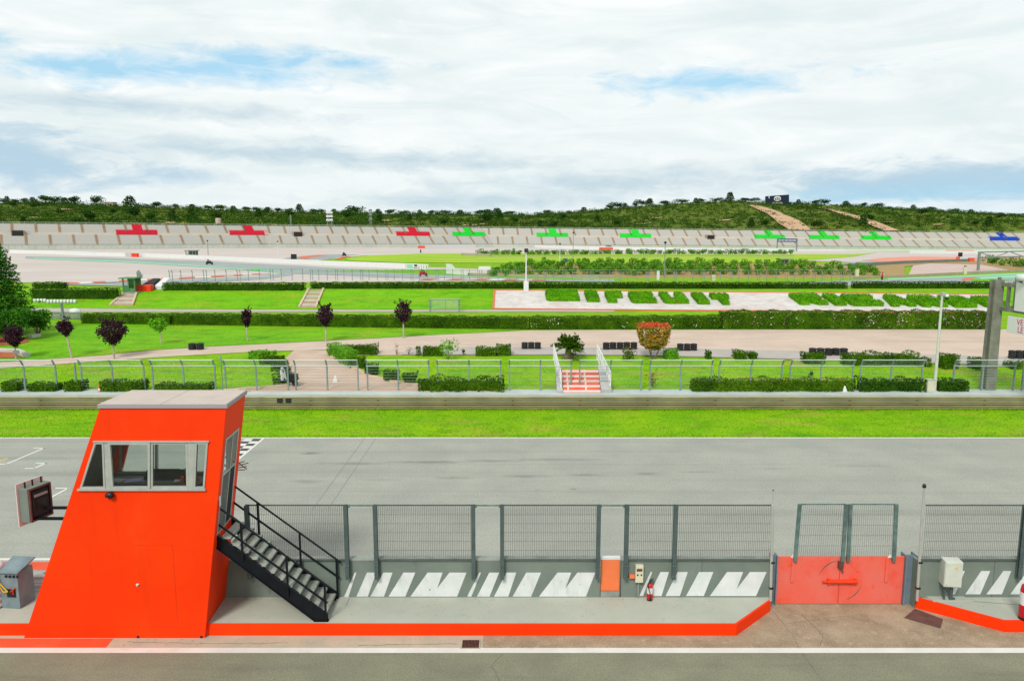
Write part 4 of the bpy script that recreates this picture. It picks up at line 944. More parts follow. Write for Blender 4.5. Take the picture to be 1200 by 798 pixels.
m.build('dial', 'black', t)
m = MB()
P = [(-.28, -.3, .95), (-.24, -.33, .75), (-.12, -.33, .62), (-.02, -.32, .5), (-.16, -.31, .48), (-.27, -.3, .62)]
for a, b in zip(P, P[1:]): m.tube(a, b, .014)
m.build('cable', 'yellow', t)
pr = [(0, 0)]
for k in range(7): z = .17 * k; pr += [(.3, z + .01), (.34, z + .05), (.34, z + .12), (.3, z + .165)]
pr += [(.28, 1.2), (0, 1.2)]
m = MB(); m.smooth = True; m.lathe(pr, 24); tag(m.build('ribbed_barrel', 'pinkish', loc=(Xu(-10, Y_WALL - .5, .8), Y_WALL - .5, PZ)), 'white ribbed barrel cut by the left edge beside the grey control box', 'barrel')
# ================================================================== GUARDRAIL, CATCH FENCE
GX = 62
t = thing('guardrail', 'long olive grey triple steel guardrail along the far side of the straight', 'guardrail', (0, 43.85, 0))
top = Wy(600, 464, 43.85).z; hr = top / 3
for k in range(3):
    z = .02 + hr * k; m = MB(); h = hr - .05
    m.prism([(-GX, 0, z), (-GX, -.035, z + .02), (-GX, -.11, z + h * .16), (-GX, -.11, z + h * .30), (-GX, -.005, z + h * .46), (-GX, -.005, z + h * .54), (-GX, -.11, z + h * .68), (-GX, -.11, z + h * .82), (-GX, -.035, z + h - .02), (-GX, 0, z + h), (-GX, .012, z + h), (-GX, .012, z)], (2 * GX, 0, 0))
    m.build('rail', 'armco', t)
m = MB()
for u in (328, 338): x = Xu(u, 43.75, .55); m.box(x - .17, x + .17, -.11, -.09, .42, .72)
m.build('reflector_plate', 'rust', t) if False else None
for k in range(31): m = MB(); m.box(-60 + 4 * k, -59.9 + 4 * k, .02, .12, 0, top - .05); m.build('post', 'rust', t)
for u in (328, 338): x = Xu(u, 43.75, .55); m = MB(); m.box(x - .17, x + .17, -.112, -.088, .42, .7); m.build('joint_plate', 'rubber', t)
m = MB(); m.box(-GX, GX, 44.12, 45.6, -.2, top + .03); tag(m.build('retaining_wall', 'cap_concrete'), 'pale grey concrete wall top behind the olive guardrail', 'wall')
SEC = [(-42, -6, 30, 67), (97, 133, 170), (180, 216, 253), (265, 301, 338), (347, 384, 420), (431, 467, 503), (513, 550, 587), (597, 633, 669), (679, 715, 751), (761, 797, 833), (842, 879, 915), (925, 961, 998), (1007, 1043, 1079), (1116, 1150, 1187), (1197, 1233)]
fy = 45.25; fb = top + .03
zk = Wy(600, 428.5, fy).z - fb; za = Wy(600, 421.5, fy - .25).z - fb
for i, us in enumerate(SEC):
    xs = [Xu(u, fy, fb) for u in us]; x0 = xs[0]
    t = thing('catch_fence', f'grey wire catch fence section with bent posts on the wall, {nth(i, len(SEC))}', 'fence', (x0, fy, fb), group='catch fence sections along the straight')
    for x in xs:
        m = MB(); m.bar((x - x0, 0, -.02), (x - x0, 0, zk), .085, .075); m.bar((x - x0, 0, zk - .02), (x - x0, -.28, za), .085, .06); m.build('post', 'fence_steel', t)
    a, b = -.05, xs[-1] - x0 + .05
    m = MB(); m.tube((a, -.27, za - .02), (b, -.27, za - .02), .028, n=6); m.build('top_tube', 'light_tube', t)
    m = MB(); m.tube((a, -.05, zk), (b, -.05, zk), .02, n=6); m.build('middle_tube', 'light_tube', t)
    m = MB()
    for k in range(9): z = .1 + (zk - .16) * k / 8; m.tube((a, -.045, z), (b, -.045, z), .0095, n=4, cap=False)
    for k in range(2): m.tube((a, -.1 - .1 * k, zk + (za - zk) * (.33 + .33 * k)), (b, -.1 - .1 * k, zk + (za - zk) * (.33 + .33 * k)), .007, n=4, cap=False)
    m.build('cables', 'fence_steel', t)
for u, v, lb in ((90, 425, 'straight steel post without an arm between two catch fence sections at the left'), (261, 416, 'thin straight steel post standing above the catch fence near the tower roof')):
    z1 = Wy(u, v, fy).z; m = MB(); r = .06 if u < 100 else .035; m.tube((0, 0, 0), (0, 0, z1 - fb), r); m.box(-.1, .1, -.1, .1, 0, .03); tag(m.build('steel_post', 'fence_steel', loc=(Xu(u, fy, fb), fy, fb)), lb, 'post')
# ================================================================== FOLIAGE HELPERS
def box_pts(x0, x1, y0, y1, z0, z1, dens, j=.04):
    P = []; NN = []; ND = {'z': (0, 0, 1), 'y0': (0, -1, 0), 'y1': (0, 1, 0), 'x0': (-1, 0, 0), 'x1': (1, 0, 0)}
    for (A_, f) in (((x1 - x0) * (y1 - y0), 'z'), ((x1 - x0) * (z1 - z0), 'y0'), ((x1 - x0) * (z1 - z0) * .6, 'y1'), ((y1 - y0) * (z1 - z0), 'x0'), ((y1 - y0) * (z1 - z0), 'x1')):
        n = max(6, int(A_ * dens)); q = rng.uniform(size=(n, 3)) * (x1 - x0, y1 - y0, z1 - z0) + (x0, y0, z0); 
        jj = rng.normal(size=n) * j
        if f == 'z': q[:, 2] = z1 + jj
        if f == 'y0': q[:, 1] = y0 + jj
        if f == 'y1': q[:, 1] = y1 + jj
        if f == 'x0': q[:, 0] = x0 + jj
        if f == 'x1': q[:, 0] = x1 + jj
        P.append(q); NN.append(np.tile(ND[f], (n, 1)))
    return np.concatenate(P), np.concatenate(NN)
def hedge(name, label, x0, x1, y, wd, z, h, leaf='leaf_hedge', size=.125, dens=190, slope=0.0, h1=None, group=None, flowers=None, extra=None, cat='hedge', lumps=.035, rz=0, taper=0.0):
    """clipped hedge along x; slope = dy/dx, h1 = height at the far end"""
    h1 = h if h1 is None else h1; Lx = x1 - x0
    P, NR = box_pts(0, Lx, -wd / 2, wd / 2, .0, 1.0, dens * max(1.0, .55 + .45 * h), .0)
    n = len(P); hh = h + (h1 - h) * P[:, 0] / Lx
    P[:, 2] *= hh
    ph = rng.uniform(0, 6, 4)
    lump = lumps * (np.sin(P[:, 0] * 1.9 + ph[0]) + np.sin(P[:, 0] * 4.7 + ph[1]) + .7 * np.sin(P[:, 2] * 5 + P[:, 0] * 2.3 + ph[2]))
    P[:, 2] += np.where(P[:, 2] > hh * .85, lump * .7, 0); P[:, 1] += np.where(P[:, 1] < 0, -lump, lump)
    P += rng.normal(size=P.shape) * size * .24
    P[:, 2] = np.maximum(P[:, 2], .02)
    if taper: k = 1 - taper * (1 - P[:, 2] / hh); P[:, 1] *= k; P[:, 0] = Lx / 2 + (P[:, 0] - Lx / 2) * k
    P[:, 1] += slope * P[:, 0]
    m = MB(); e = size * .7
    for k in range(max(1, int(Lx / 3))):
        a, b = Lx * k / max(1, int(Lx / 3)), Lx * (k + 1) / max(1, int(Lx / 3)); ha = min(h + (h1 - h) * a / Lx, h + (h1 - h) * b / Lx) - e * 1.3 - lumps
        s0 = slope * (a + b) / 2; tk = 1 - taper
        aa, bb = a + (e + lumps if k == 0 else 0), b - (e + lumps if b > Lx - .01 else 0)
        if bb > aa and wd / 2 - e - lumps > .02:
            w2 = (wd / 2 - e - lumps); V = []
            mid = (aa + bb) / 2
            for zz, kk in ((-.2, tk), (max(.05, ha), 1)):
                for yy in (-w2, w2):
                    for xx in (aa, bb): V.append(((mid + (xx - mid) * kk) if taper else xx, yy * kk + slope * (xx if not taper else mid), zz))
            m.add(V, [(0, 2, 3, 1), (4, 5, 7, 6), (0, 1, 5, 4), (2, 6, 7, 3), (0, 4, 6, 2), (1, 3, 7, 5)])
    m.leaves(P, size, nrm=NR, k=2.2)
    mats = [leaf]
    for (fm, cnt, fs, zlo, zhi, face) in (flowers or ()):
        mats.append(fm); m.mat(len(mats) - 1); q = np.stack([rng.uniform(0, Lx, cnt), -wd / 2 - .06 - np.zeros(cnt), rng.uniform(zlo, zhi, cnt) * h], 1)
        if face == 'top': q[:, 1] = rng.uniform(-wd / 2, wd / 2, cnt); q[:, 2] = h + .03
        if face == 'cl':
            c = rng.uniform(0, Lx, max(2, cnt // 9)); q[:, 0] = c[rng.integers(0, len(c), cnt)] + rng.normal(size=cnt) * .25
        q[:, 1] += slope * q[:, 0]; m.leaves(q, fs, asp=.8)
    o = m.build(name, mats, loc=(x0, y, z)); o.rotation_euler = (0, 0, rz)
    tag(o, label, cat, group); return o
def phedge(label, u0, u1, vb, hpx, depth=.9, name='clipped_hedge', **k):
    a, b = G(u0, vb), G(u1, vb); s = mpp(a.y, a.z); y = a.y + depth / 2
    return hedge(name, label, Xu(u0, a.y, a.z), Xu(u1, a.y, a.z), y, depth, zg(a.x, y) - .02, max(.3, (hpx) * s * .97 - depth * .10), **k)
# --- long hedge in front of the letters (three runs), low hedge behind them
a = G(95, 379.5); b = G(420, 383); c_ = G(620, 386.5); d_ = G(845, 386); e_ = G(1160, 386)
hedge('long_hedge', 'long clipped dark green hedge left of the purple trees, far end nearest the conifer', a.x, G(200, 381).x, a.y + .6, 1.2, 1.48, 1.0, slope=(G(200, 381).y - a.y) / (G(200, 381).x - a.x), h1=1.05)
a = G(202, 381)
hedge('long_hedge', 'long clipped green hedge crossing the middle of the lawn up to the hedge letters', a.x, c_.x, a.y + .6, 1.3, 1.48, 1.06, slope=(c_.y - a.y) / (c_.x - a.x), h1=1.12)
hedge('long_hedge', 'taller clipped hedge with sparse white flowers in front of the CIRCUIT letters', c_.x + .05, d_.x, c_.y + .7, 1.4, 1.48, 1.12, h1=1.2, slope=(d_.y - c_.y) / (d_.x - c_.x), flowers=(('petal_white', 90, .09, .2, .95, 'cl'),))
hedge('long_hedge', 'tallest clipped hedge with pink and white flowers in front of the RICARDO letters', d_.x + .05, e_.x, d_.y + .7, 1.5, 1.48, 1.62, slope=(e_.y - d_.y) / (e_.x - d_.x), flowers=(('petal_pink', 260, .10, .1, .95, 'cl'), ('petal_white', 90, .1, .3, 1, 'cl')), lumps=.07)
def bhedge(label, u0, u1, v, hp): a = G(u0, v); b = G(u1, v); hedge('low_hedge', label, a.x, b.x, a.y + .5, 1.0, zg(a.x, a.y) - .03, hp * mpp(a.y, a.z) * .93, size=.17, dens=95, leaf='leaf_dark')
bhedge('straight dark green hedge behind the left lawn, ending at the stone steps', 191, 356, 341, 10)
bhedge('long low dark green hedge along the top of the bank behind the letters', 364, 993, 338.6, 8)
bhedge('low dark green hedge at the top of the bank right of the letters', 1001, 1165, 338.3, 8.5)
bhedge('dark green hedge between the big conifer and the green kiosk', 36, 137, 351, 14)
a = G(38, 338.5); bhedge('short dark hedge behind the other hedge by the conifer', 38, 75, 338.4, 8)
# --- garden hedges and shrubs
phedge('small square shrub at the left edge behind the catch fence', 2, 21, 461, 14)
phedge('low hedge between the two leftmost square shrubs behind the fence', 33, 64, 461, 11)
phedge('small square shrub beside the straight post behind the catch fence', 76, 95, 461, 14)
phedge('clipped hedge behind the traffic cone and the catch fence', 118, 167, 460.5, 14)
phedge('low clipped hedge just behind the tower roof', 182, 245, 460, 10)
phedge('shaggy bright bush at the top of the curved shrub row by the path', 292, 320, 421, 11, leaf='leaf_light', lumps=.09)
for i, (u0, u1, v, h, lb) in enumerate(((305, 330, 427, 11, 'second clump of the curved shrub row left of the path'), (318, 334, 435, 12, 'third clump of the curved shrub row left of the path'), (327, 337, 442, 11, 'fourth clump of the curved shrub row, above the scooter'), (320, 330, 451, 13, 'lowest shrub of the curved row, beside the scooter'))):
    phedge(lb, u0, u1, v, h, leaf='leaf_hedge', lumps=.08, depth=.8)
a = G(390, 415); b = G(413, 430)
hedge('clipped_hedge', 'oblique light green hedge along the right side of the path', 0, (b - a).length, 0, .85, 1.0, .95, leaf='leaf_light')
o = bpy.data.objects[[q.name for q in col.objects if q.name.startswith('clipped_hedge')][-1]]; o.location = (a.x, a.y, zg(a.x, a.y) - .1); o.rotation_euler = (0, 0, math.atan2(b.y - a.y, b.x - a.x))
phedge('clipped green hedge by the road at the top of the oblique hedge', 402, 441, 416.5, 13)
phedge('square shrub at the bottom end of the oblique hedge', 410, 426, 432, 14)
phedge('dark square shrub behind the catch fence below the oblique hedge', 428, 441, 440, 13, leaf='leaf_dark')
phedge('dark rounded square shrub right of the path kerb', 449, 466, 447.5, 14, leaf='leaf_dark', taper=.15)
phedge('dark cone shaped shrub tapering to its base right of the path', 471, 488, 451.5, 14, leaf='leaf_dark', taper=.45)
phedge('long rough dark hedge behind the fence left of the red steps', 490, 590, 461, 17, lumps=.09)
phedge('thin upright shrub by the tarmac lane', 488, 492, 417, 12, depth=.4)
phedge('square clipped shrub beside the bright round bush', 496, 518, 417.5, 12)
phedge('low square shrub by the lane, joined to a higher one', 558, 581, 417.5, 11); phedge('higher clipped shrub at the right end of the low one by the lane', 582, 598, 417.5, 14.5)
phedge('bright square shrub right of the autumn topiary', 780, 795, 421.5, 13.5, leaf='leaf_light')
phedge('small narrow shrub alone on the verge of the lane', 828, 833.5, 421, 10.5, depth=.5); phedge('square shrub, left of a pair on the lane verge', 862, 875, 421.5, 11); phedge('shrub tapering to its foot, right of a pair on the lane verge', 879, 888, 421.5, 9, taper=.3)
phedge('long clipped hedge behind the fence right of the red steps', 812, 1000, 461, 16, leaf='leaf_hedge', lumps=.06, flowers=(('leaf_yellow', 160, .1, .6, 1, 'top'),))
phedge('rough darker hedge behind the fence left of the camera pole', 1007, 1084, 461, 16, leaf='leaf_dark', lumps=.08)
phedge('square dark hedge behind the fence right of the camera pole', 1101, 1135, 460.5, 15, leaf='leaf_dark')
phedge('small hedge with a narrower foot by the row of tyres', 943, 968, 427, 14.5, taper=.12)
phedge('long hedge by the lane right of the tyre row', 990, 1076, 428.5, 15.5, lumps=.07); phedge('ragged little shrub at the right end of the long lane hedge', 1078, 1090, 430.5, 12, lumps=.1)
phedge('dark square shrub by the lane right of the camera pole', 1105, 1124, 433, 19); phedge('dark square shrub beside the gantry column', 1143, 1157, 434, 15)
phedge('dark shrub cut by the right edge beyond the gantry', 1186, 1214, 433, 9)
def cloud_pts(n, r, c=(0, 0, 0), shell=.55, flat=1):
    q = rng.normal(size=(n, 3)); q /= np.linalg.norm(q, axis=1)[:, None]
    q *= (shell + (1 - shell) * rng.uniform(size=n) ** .5)[:, None]
    return q * r + c
def bush(label, u, v, wpx, hpx, leaf, name='bush', n=420, size=.11, extra=None, stem=.0):
    a = G(u, v); s = mpp(a.y, a.z); w_, h = wpx * s / 2, hpx * s
    m = MB(); P = []
    for k in range(7):
        c = rng.normal(size=3) * (.4, .4, .22) * (w_, w_, h); c[2] = h * (stem + (1 - stem) * .52) + c[2] * .6
        P.append(cloud_pts(n // 7, (w_ * .62, w_ * .62, h * (1 - stem) * .36), c, .5))
    P = np.concatenate(P); P[:, 2] = np.maximum(P[:, 2], h * stem * .8 + .03); m.leaves(P, size * 1.25, nrm='out')
    mats = [leaf]
    if extra: mats.append(extra); m.mat(1); q = P[rng.integers(0, len(P), n // 12)] * 1.06; m.leaves(q, size * .9, asp=.8)
    o = m.build('foliage', mats)
    t = thing(name, label, 'bush', a); o.parent = t
    m = MB()
    for k in range(4): aa = k * 1.6; m.tube((0, 0, -.05), (math.cos(aa) * w_ * .4, math.sin(aa) * w_ * .4, h * max(.45, stem + .1)), .03, .012, 6)
    m.build('stem', 'bark', t); return t
bush('bright yellow green round bush on the lawn beside the square shrub', 525, 422, 23, 24, 'leaf_light', stem=.12)
bush('small green rose bush between the cycad and the topiary', 736, 421.5, 16, 15, 'leaf_hedge', extra='leaf_red')
bush('tiny lollipop shrub on a short stem by the tarmac lane', 543, 416.5, 5, 7, 'leaf_hedge', n=120, size=.08, stem=.4)
bush('thin reddish rose bush behind the fence below the topiary', 764, 453, 14, 21, 'leaf_autumn', n=90, size=.13)
bush('low weedy plant on the lawn behind the long front hedge', 950, 441, 5, 7, 'leaf_dark', n=60, size=.1)
bush('bare pinkish shrub by the lane, taller of two', 465, 416, 7, 15, 'gravel_pink', n=60, size=.09, stem=.3)
bush('bare pinkish shrub with a dark tip by the lane, shorter of two', 479, 416, 6, 11, 'gravel_pink', n=50, size=.09, stem=.3)
# --- cycad
a = G(666, 421.5); t = thing('cycad', 'cycad palm with a stubby trunk beside the red steps', 'palm', a)
m = MB(); m.lathe([(.26, 0), (.3, .2), (.24, .5), (.2, .8), (.12, .95), (0, .98)], 12); m.leaves(cloud_pts(60, (.3, .3, .3), (.45, .1, .35), .3), .16); m.build('trunk', 'bark', t)
for k in range(90):
    m = MB(); aa = k * 2.399; e0 = R(rng.uniform(2, 66)); Lf = 1.05 + .3 * rng.uniform(); P = []
    for i in range(8):
        s = i / 7; dr_ = s * s * .75 * math.cos(e0); P.append(Vector((math.cos(aa) * s * Lf * math.cos(e0), math.sin(aa) * s * Lf * math.cos(e0), .92 + s * Lf * math.sin(e0) - dr_ * .5)))
    sd = Vector((-math.sin(aa), math.cos(aa), .15))
    for i in range(7):
        p, q_ = P[i], P[i + 1]; w_ = .24 * math.sin(math.pi * (i + .9) / 8)
        for sg in (-1, 1): m.quad(p, p.lerp(q_, .45), p.lerp(q_, .75) + sd * w_ * sg)
        m.quad(p - sd * .012, p + sd * .012, q_ + sd * .01, q_ - sd * .01)
    n = 34; f = rng.uniform(.12, 1, n) * 6.99; Q = np.array([P[int(q)].lerp(P[int(q) + 1], q % 1) for q in f]); w_ = .17 * np.sin(np.pi * (f + .9) / 8.2) * rng.uniform(-1, 1, n); Q += np.outer(w_, sd); m.leaves(Q, .26, asp=.25)
    m.build('frond', 'leaf_hedge', t)
# --- autumn topiary
a = G(765, 421); s = mpp(a.y, a.z); t = thing('topiary_tree', 'clipped square topiary tree with yellow brown leaves and a red top', 'tree', a)
Hh = 42 * s; Wt = 19 * s
P = rng.uniform(-1, 1, size=(5200, 3)); k = np.abs(P).argmax(1); P[np.arange(5200), k] = np.sign(P[np.arange(5200), k]) * rng.uniform(.82, 1.02, 5200)
zz = np.clip((P[:, 2] + 1) / 2, 0, 1); wz = np.where(zz < .2, .40 + 1.5 * zz, .66 + .36 * zz); P[:, 0] *= Wt * wz; P[:, 1] *= Wt * .85 * wz; P[:, 2] = Hh * (.3 + .66 * zz)
P += rng.normal(size=P.shape) * .05
m = MB(); lo_ = P[P[:, 2] < Hh * .94]; m.leaves(lo_, .15, nrm='out'); m.mat(1); m.leaves(P[P[:, 2] >= Hh * .93] + (0, 0, .05), .14, up=.6); q = P[rng.integers(0, 5200, 260)]; m.leaves(q + (0, 0, .04), .1)
m.build('crown', ['leaf_autumn', 'leaf_red'], t)
m = MB()
for k in range(9): aa = k * 2.1; m.tube((math.cos(aa) * .08, math.sin(aa) * .08, -.05), (math.cos(aa) * Wt * .6, math.sin(aa) * Wt * .5, Hh * .5), .045, .02, 6)
m.build('trunk', 'bark', t)
# --- purple leaved trees and one green sapling
def small_tree(label, u, vb, vt, wpx, leaf, n, cz=.55, lean=0.0, name='plum_tree', sz=.17, funnel=.35):
    n = int(n * 2.3); wpx *= .95
    a = G(u, vb); s = mpp(a.y, a.z); H = (vb - vt) * s; W = wpx * s / 2
    t = thing(name, label, 'tree', a)
    P = cloud_pts(n, (1, 1, 1), shell=.35); P = P[P[:, 2] > -1]
    zz = (P[:, 2] + 1) / 2; k = np.where(zz < .5, funnel + (1 - funnel) * zz * 2, 1.0)
    c0 = H * (1 - cz)
    P[:, 0] *= W * k * 1.1; P[:, 1] *= W * k * 1.1; P[:, 2] = c0 + zz * H * cz
    P += rng.normal(size=P.shape) * W * .1; P[:, 0] += lean * P[:, 2]
    keep = np.sin(P[:, 0] * 5 / W + 1) + np.sin(P[:, 2] * 6 / W) + np.cos(P[:, 1] * 5 / W) > -1.7; P = P[keep]
    m = MB(); m.leaves(P, sz, nrm='out', k=.8)
    for q in range(9):                         # shoots that break the outline
        aa = q * 2.4; p0 = Vector((lean * H, 0, H * .78)); p1 = Vector((lean * H + math.cos(aa) * W * rng.uniform(.5, 1.05), math.sin(aa) * W * .9, H * (.9 + .2 * rng.uniform())))
        pts = np.array([p0.lerp(p1, f) for f in np.linspace(.4, 1.05, 26)]); m.leaves(pts + rng.normal(size=pts.shape) * .05, sz)
    m.build('crown', leaf, t)
    m = MB(); m.tube((0, 0, -.1), (lean * c0 * 1.2, 0, c0 * 1.1), .075, .05, 8)
    for q in range(7): aa = q * .9; m.tube((lean * c0 * 1.1, 0, c0 * 1.0), (lean * H * .8 + math.cos(aa) * W * .6, math.sin(aa) * W * .6, c0 + H * cz * .6), .03, .012, 6)
    m.build('trunk', 'bark_pale', t); return t
small_tree('small purple leaved tree nearest the red mulch bed at the left edge', 19, 421, 384, 21, 'leaf_purple', 560, .6)
small_tree('slim purple leaved tree with a leaning white trunk left of the big purple one', 84.5, 420, 375.5, 17, 'leaf_purple', 460, .4, lean=-.14)
small_tree('widest purple leaved tree with a spreading crown by the road', 134, 421, 375, 31, 'leaf_purple', 1000, .62)
small_tree('young green leaved sapling with a thin leaning trunk on the lawn', 190, 403.5, 374, 22, 'leaf_light', 300, .48, lean=-.12, name='sapling')
small_tree('narrow purple leaved tree in front of the hedge above the black tyres', 290, 400, 363, 11, 'leaf_purple', 380, .55)
small_tree('purple leaved tree with a white trunk below the stone steps', 382, 400.5, 358, 19, 'leaf_purple', 640, .58)
small_tree('purple leaved tree with a ragged top right of the stone steps', 473, 396.5, 354.5, 19, 'leaf_purple', 620, .57)
# --- big conifer and shrub mass at the left edge
a = G(3, 392); s = mpp(a.y, a.z); H = (392 - 272) * s
t = thing('conifer', 'tall layered green cedar at the left edge of the picture', 'tree', a)
m = MB(); nl = 27
for i in range(nl):
    f = i / (nl - 1); z = H * (.12 + .86 * f); Rr_ = (1 - f) ** .95 * 52 * s * (1.0 if i % 2 else .8) + .12
    nb = int(19 - 10 * f)
    for k in range(nb):
        aa = k * 2 * math.pi / nb + i * 1.3 + rng.normal() * .15; L_ = Rr_ * rng.uniform(.72, 1.05)
        n = int(30 + 62 * (1 - f)); tt = rng.uniform(.12, 1, n) ** .8; lat = rng.normal(size=n) * .13 * L_ * (1.15 - tt) * 1.3
        x = tt * L_; zz_ = z - .22 * x + .10 * x * x / max(L_, .3) + rng.normal(size=n) * .07 - .12 * np.abs(lat)
        m.leaves(np.stack([x * math.cos(aa) - lat * math.sin(aa), x * math.sin(aa) + lat * math.cos(aa), zz_], 1), .24, asp=.34, nrm=(0, 0, 1), k=1.0)
m.leaves(np.stack([rng.normal(size=60) * .08, rng.normal(size=60) * .08, H * rng.uniform(.93, 1.03, 60)], 1), .16, asp=.3, up=1)
m.build('crown', 'conifer', t); m = MB(); m.tube((0, 0, -.1), (0, 0, H * .97), .3, .03, 10)
for i in range(40): f = i / 40; z = H * (.12 + .8 * f); aa = i * 2.4; L_ = (1 - f) ** .82 * 62 * s * .8; m.tube((0, 0, z), (math.cos(aa) * L_, math.sin(aa) * L_, z - .15 * L_), .04, .01, 5, cap=False)
m.build('trunk', 'bark', t)
def mass(label, u, v, wpx, hpx, leaf='bush_dark', n=3000, name='large_shrub'):
    a = G(u, v); s = mpp(a.y, a.z); W, Hh_ = wpx * s / 2, hpx * s
    t = thing(name, label, 'shrub', a); m = MB()
    for k in range(16):
        aa = rng.uniform(0, 6.28); r = W * .66 * rng.uniform(.2, 1) ** .5; c = (math.cos(aa) * r, math.sin(aa) * r, Hh_ * rng.uniform(.3, .72)); rr = W * rng.uniform(.3, .45)
        P = cloud_pts(n // 16, (rr, rr, min(rr, Hh_ * .3)), c, .7); P[:, 2] = np.maximum(P[:, 2], .05); m.leaves(P, .22, asp=.45, nrm='out', k=.9)
    m.build('foliage', leaf, t); m = MB()
    for k in range(5): m.tube((0, 0, -.1), (math.cos(k * 1.3) * W * .5, math.sin(k * 1.3) * W * .5, Hh_ * .6), .07, .02, 6)
    m.build('stem', 'bark', t)
mass('large rounded green shrub under the cedar at the left', 20, 399, 44, 44); mass('dark green shrub beside the large one, nearest the open lawn', 45, 394, 32, 38, n=2200); mass('dark shrub cut by the left edge under the cedar', -8, 402, 40, 40, n=2200)
# --- red mulch beds edged with white stone
for i, (P, lb) in enumerate((([(-40, 406), (0, 405.5), (20, 404.5), (34, 401), (33, 398), (18, 396), (-40, 395)], 'upper'), ([(-40, 421), (0, 420.5), (20, 419.8), (30, 417), (28, 414), (18, 412.3), (-40, 411.8)], 'lower'))):
    px('mulch_bed', P, 'mulch', .06)
bx = [((32, 418.5), (20, 413.2), 1), ((20, 413.2), (-20, 411.6), 2), ((46, 394.5), (35, 396.2), 3)]
for (p, q, k) in bx:
    A_, B_ = G(*p), G(*q); m = MB(); dl2 = B_ - A_; m.bar((0, 0, .12), (dl2.x, dl2.y, dl2.z + .12), .5, .3)
    tag(m.build('edging_stone', 'limestone', loc=A_, bevel=.05), {1: 'white edging stone on the right end of the lower mulch bed', 2: 'long white edging stone along the back of the lower mulch bed', 3: 'flat white stone lying on the lawn under the shrubs'}[k], 'stone')
# ================================================================== RED STEPS
y0s_, y1s_ = 46.0, 52.2
bl, br_, tl, tr_ = Gz(657, 458, .95), Gz(722, 458, .95), Gz(660, 436.5, 1.75), Gz(703, 436.5, 1.75)
t = thing('garden_steps', 'red garden steps with white nosings and white lattice railings behind the catch fence', 'steps', ((bl.x + br_.x) / 2 - .0, bl.y, .8)); o = Vector(t.location)
xl, xr = bl.x - o.x + .15, Xu(704, bl.y, .9) - o.x
n = 5; dpt = (tl.y - bl.y) / n; rz_ = .24
for k in range(n):
    m = MB(); m.box(xl, xr, k * dpt, (k + 1) * dpt + .3, -.4, rz_ * (k + .6)); stp = m.build('step', 'step_red', t)
    m = MB(); m.box(xl, xr, k * dpt - .012, k * dpt + .2, rz_ * (k + .6) - .07, rz_ * (k + .6) + .012); m.build('nosing', 'step_white', stp)
for f_ in (.1, .62): m = MB(); m.prism([(xl + (xr - xl) * f_, -.016, 0), (xl + (xr - xl) * f_ + .12, -.016, 0), (xl + (xr - xl) * f_ + .12, n * dpt, rz_ * n - .06), (xl + (xr - xl) * f_, n * dpt, rz_ * n - .06)], (0, 0, .02)); m.build('guide_line', 'step_white', t) if False else None
for f_ in (.12, .6):
    for k in range(n):
        m = MB(); x = xl + (xr - xl) * f_; m.box(x, x + .1, k * dpt - .018, k * dpt + .02, rz_ * (k - .4) + (.25 if k == 0 else 0), rz_ * (k + .6) - .075); m.box(x, x + .1, k * dpt + .205, (k + 1) * dpt - .02, rz_ * (k + .6) + .001, rz_ * (k + .6) + .01); m.build('guide_line', 'step_white', t)
m = MB(); m.prism([(xr + .02, -.1, -.4), (xr + .02, n * dpt + .3, -.4), (xr + .02, n * dpt + .3, rz_ * n + .2), (xr + .02, -.1, .25)], (.62, 0, 0)); m.build('side_wall', 'step_side', t)
m = MB(); m.prism([(xl - .02, -.1, -.4), (xl - .02, n * dpt + .3, -.4), (xl - .02, n * dpt + .3, rz_ * n + .1), (xl - .02, -.1, .15)], (-.35, 0, 0)); m.build('side_wall', 'step_side', t)
def lattice(xa, yb_, zb_, xb, yt_, zt_):
    """white railing: posts, rails, crossed bars"""
    m = MB(); hh = .95; N_ = 8; pt = lambda f, g: Vector((xa + (xb - xa) * f, yb_ + (yt_ - yb_) * f, zb_ + (zt_ - zb_) * f + hh * g))
    for g_ in (.08, .5, 1): m.tube(pt(0, g_), pt(1, g_), .032, n=6)
    for k in range(N_ + 1): m.tube(pt(k / N_, 0), pt(k / N_, 1), .028, n=6)
    for k in range(N_): m.tube(pt(k / N_, .08), pt((k + 1) / N_, 1), .02, n=5); m.tube(pt(k / N_, 1), pt((k + 1) / N_, .08), .02, n=5)
    m.build('railing', 'white', t)
lattice(xl - .1, .1, .2, xl - .42, n * dpt + 1.5, rz_ * n + .35); lattice(xr + .6, .1, .3, xr + .1, n * dpt + 1.5, rz_ * n + .35)
for x in (xl + .15, xl + (xr - xl) * .55, xr + .35):
    pass
t2 = thing('white_barrier_rail', 'low white rail on three posts across the foot of the red steps', 'railing', (o.x, 45.75, .84)) if False else None
# --- path kerbs
for i, (p, q) in enumerate((((389, 418), (408, 428)), ((408.4, 428.3), (431, 441)), ((432, 441.5), (470, 449.5)), ((471, 449.8), (540, 457.5)), ((262, 458.6), (300, 456)), ((301, 455.8), (338, 452.5)))):
    A_, B_ = G(*p), G(*q); dd = B_ - A_; m = MB(); m.bar((0, 0, .05), (dd.x, dd.y, dd.z + .05), .3, .16)
    o_ = m.build('path_kerb', 'kerb_stone', loc=A_); o_['kind'] = 'structure'
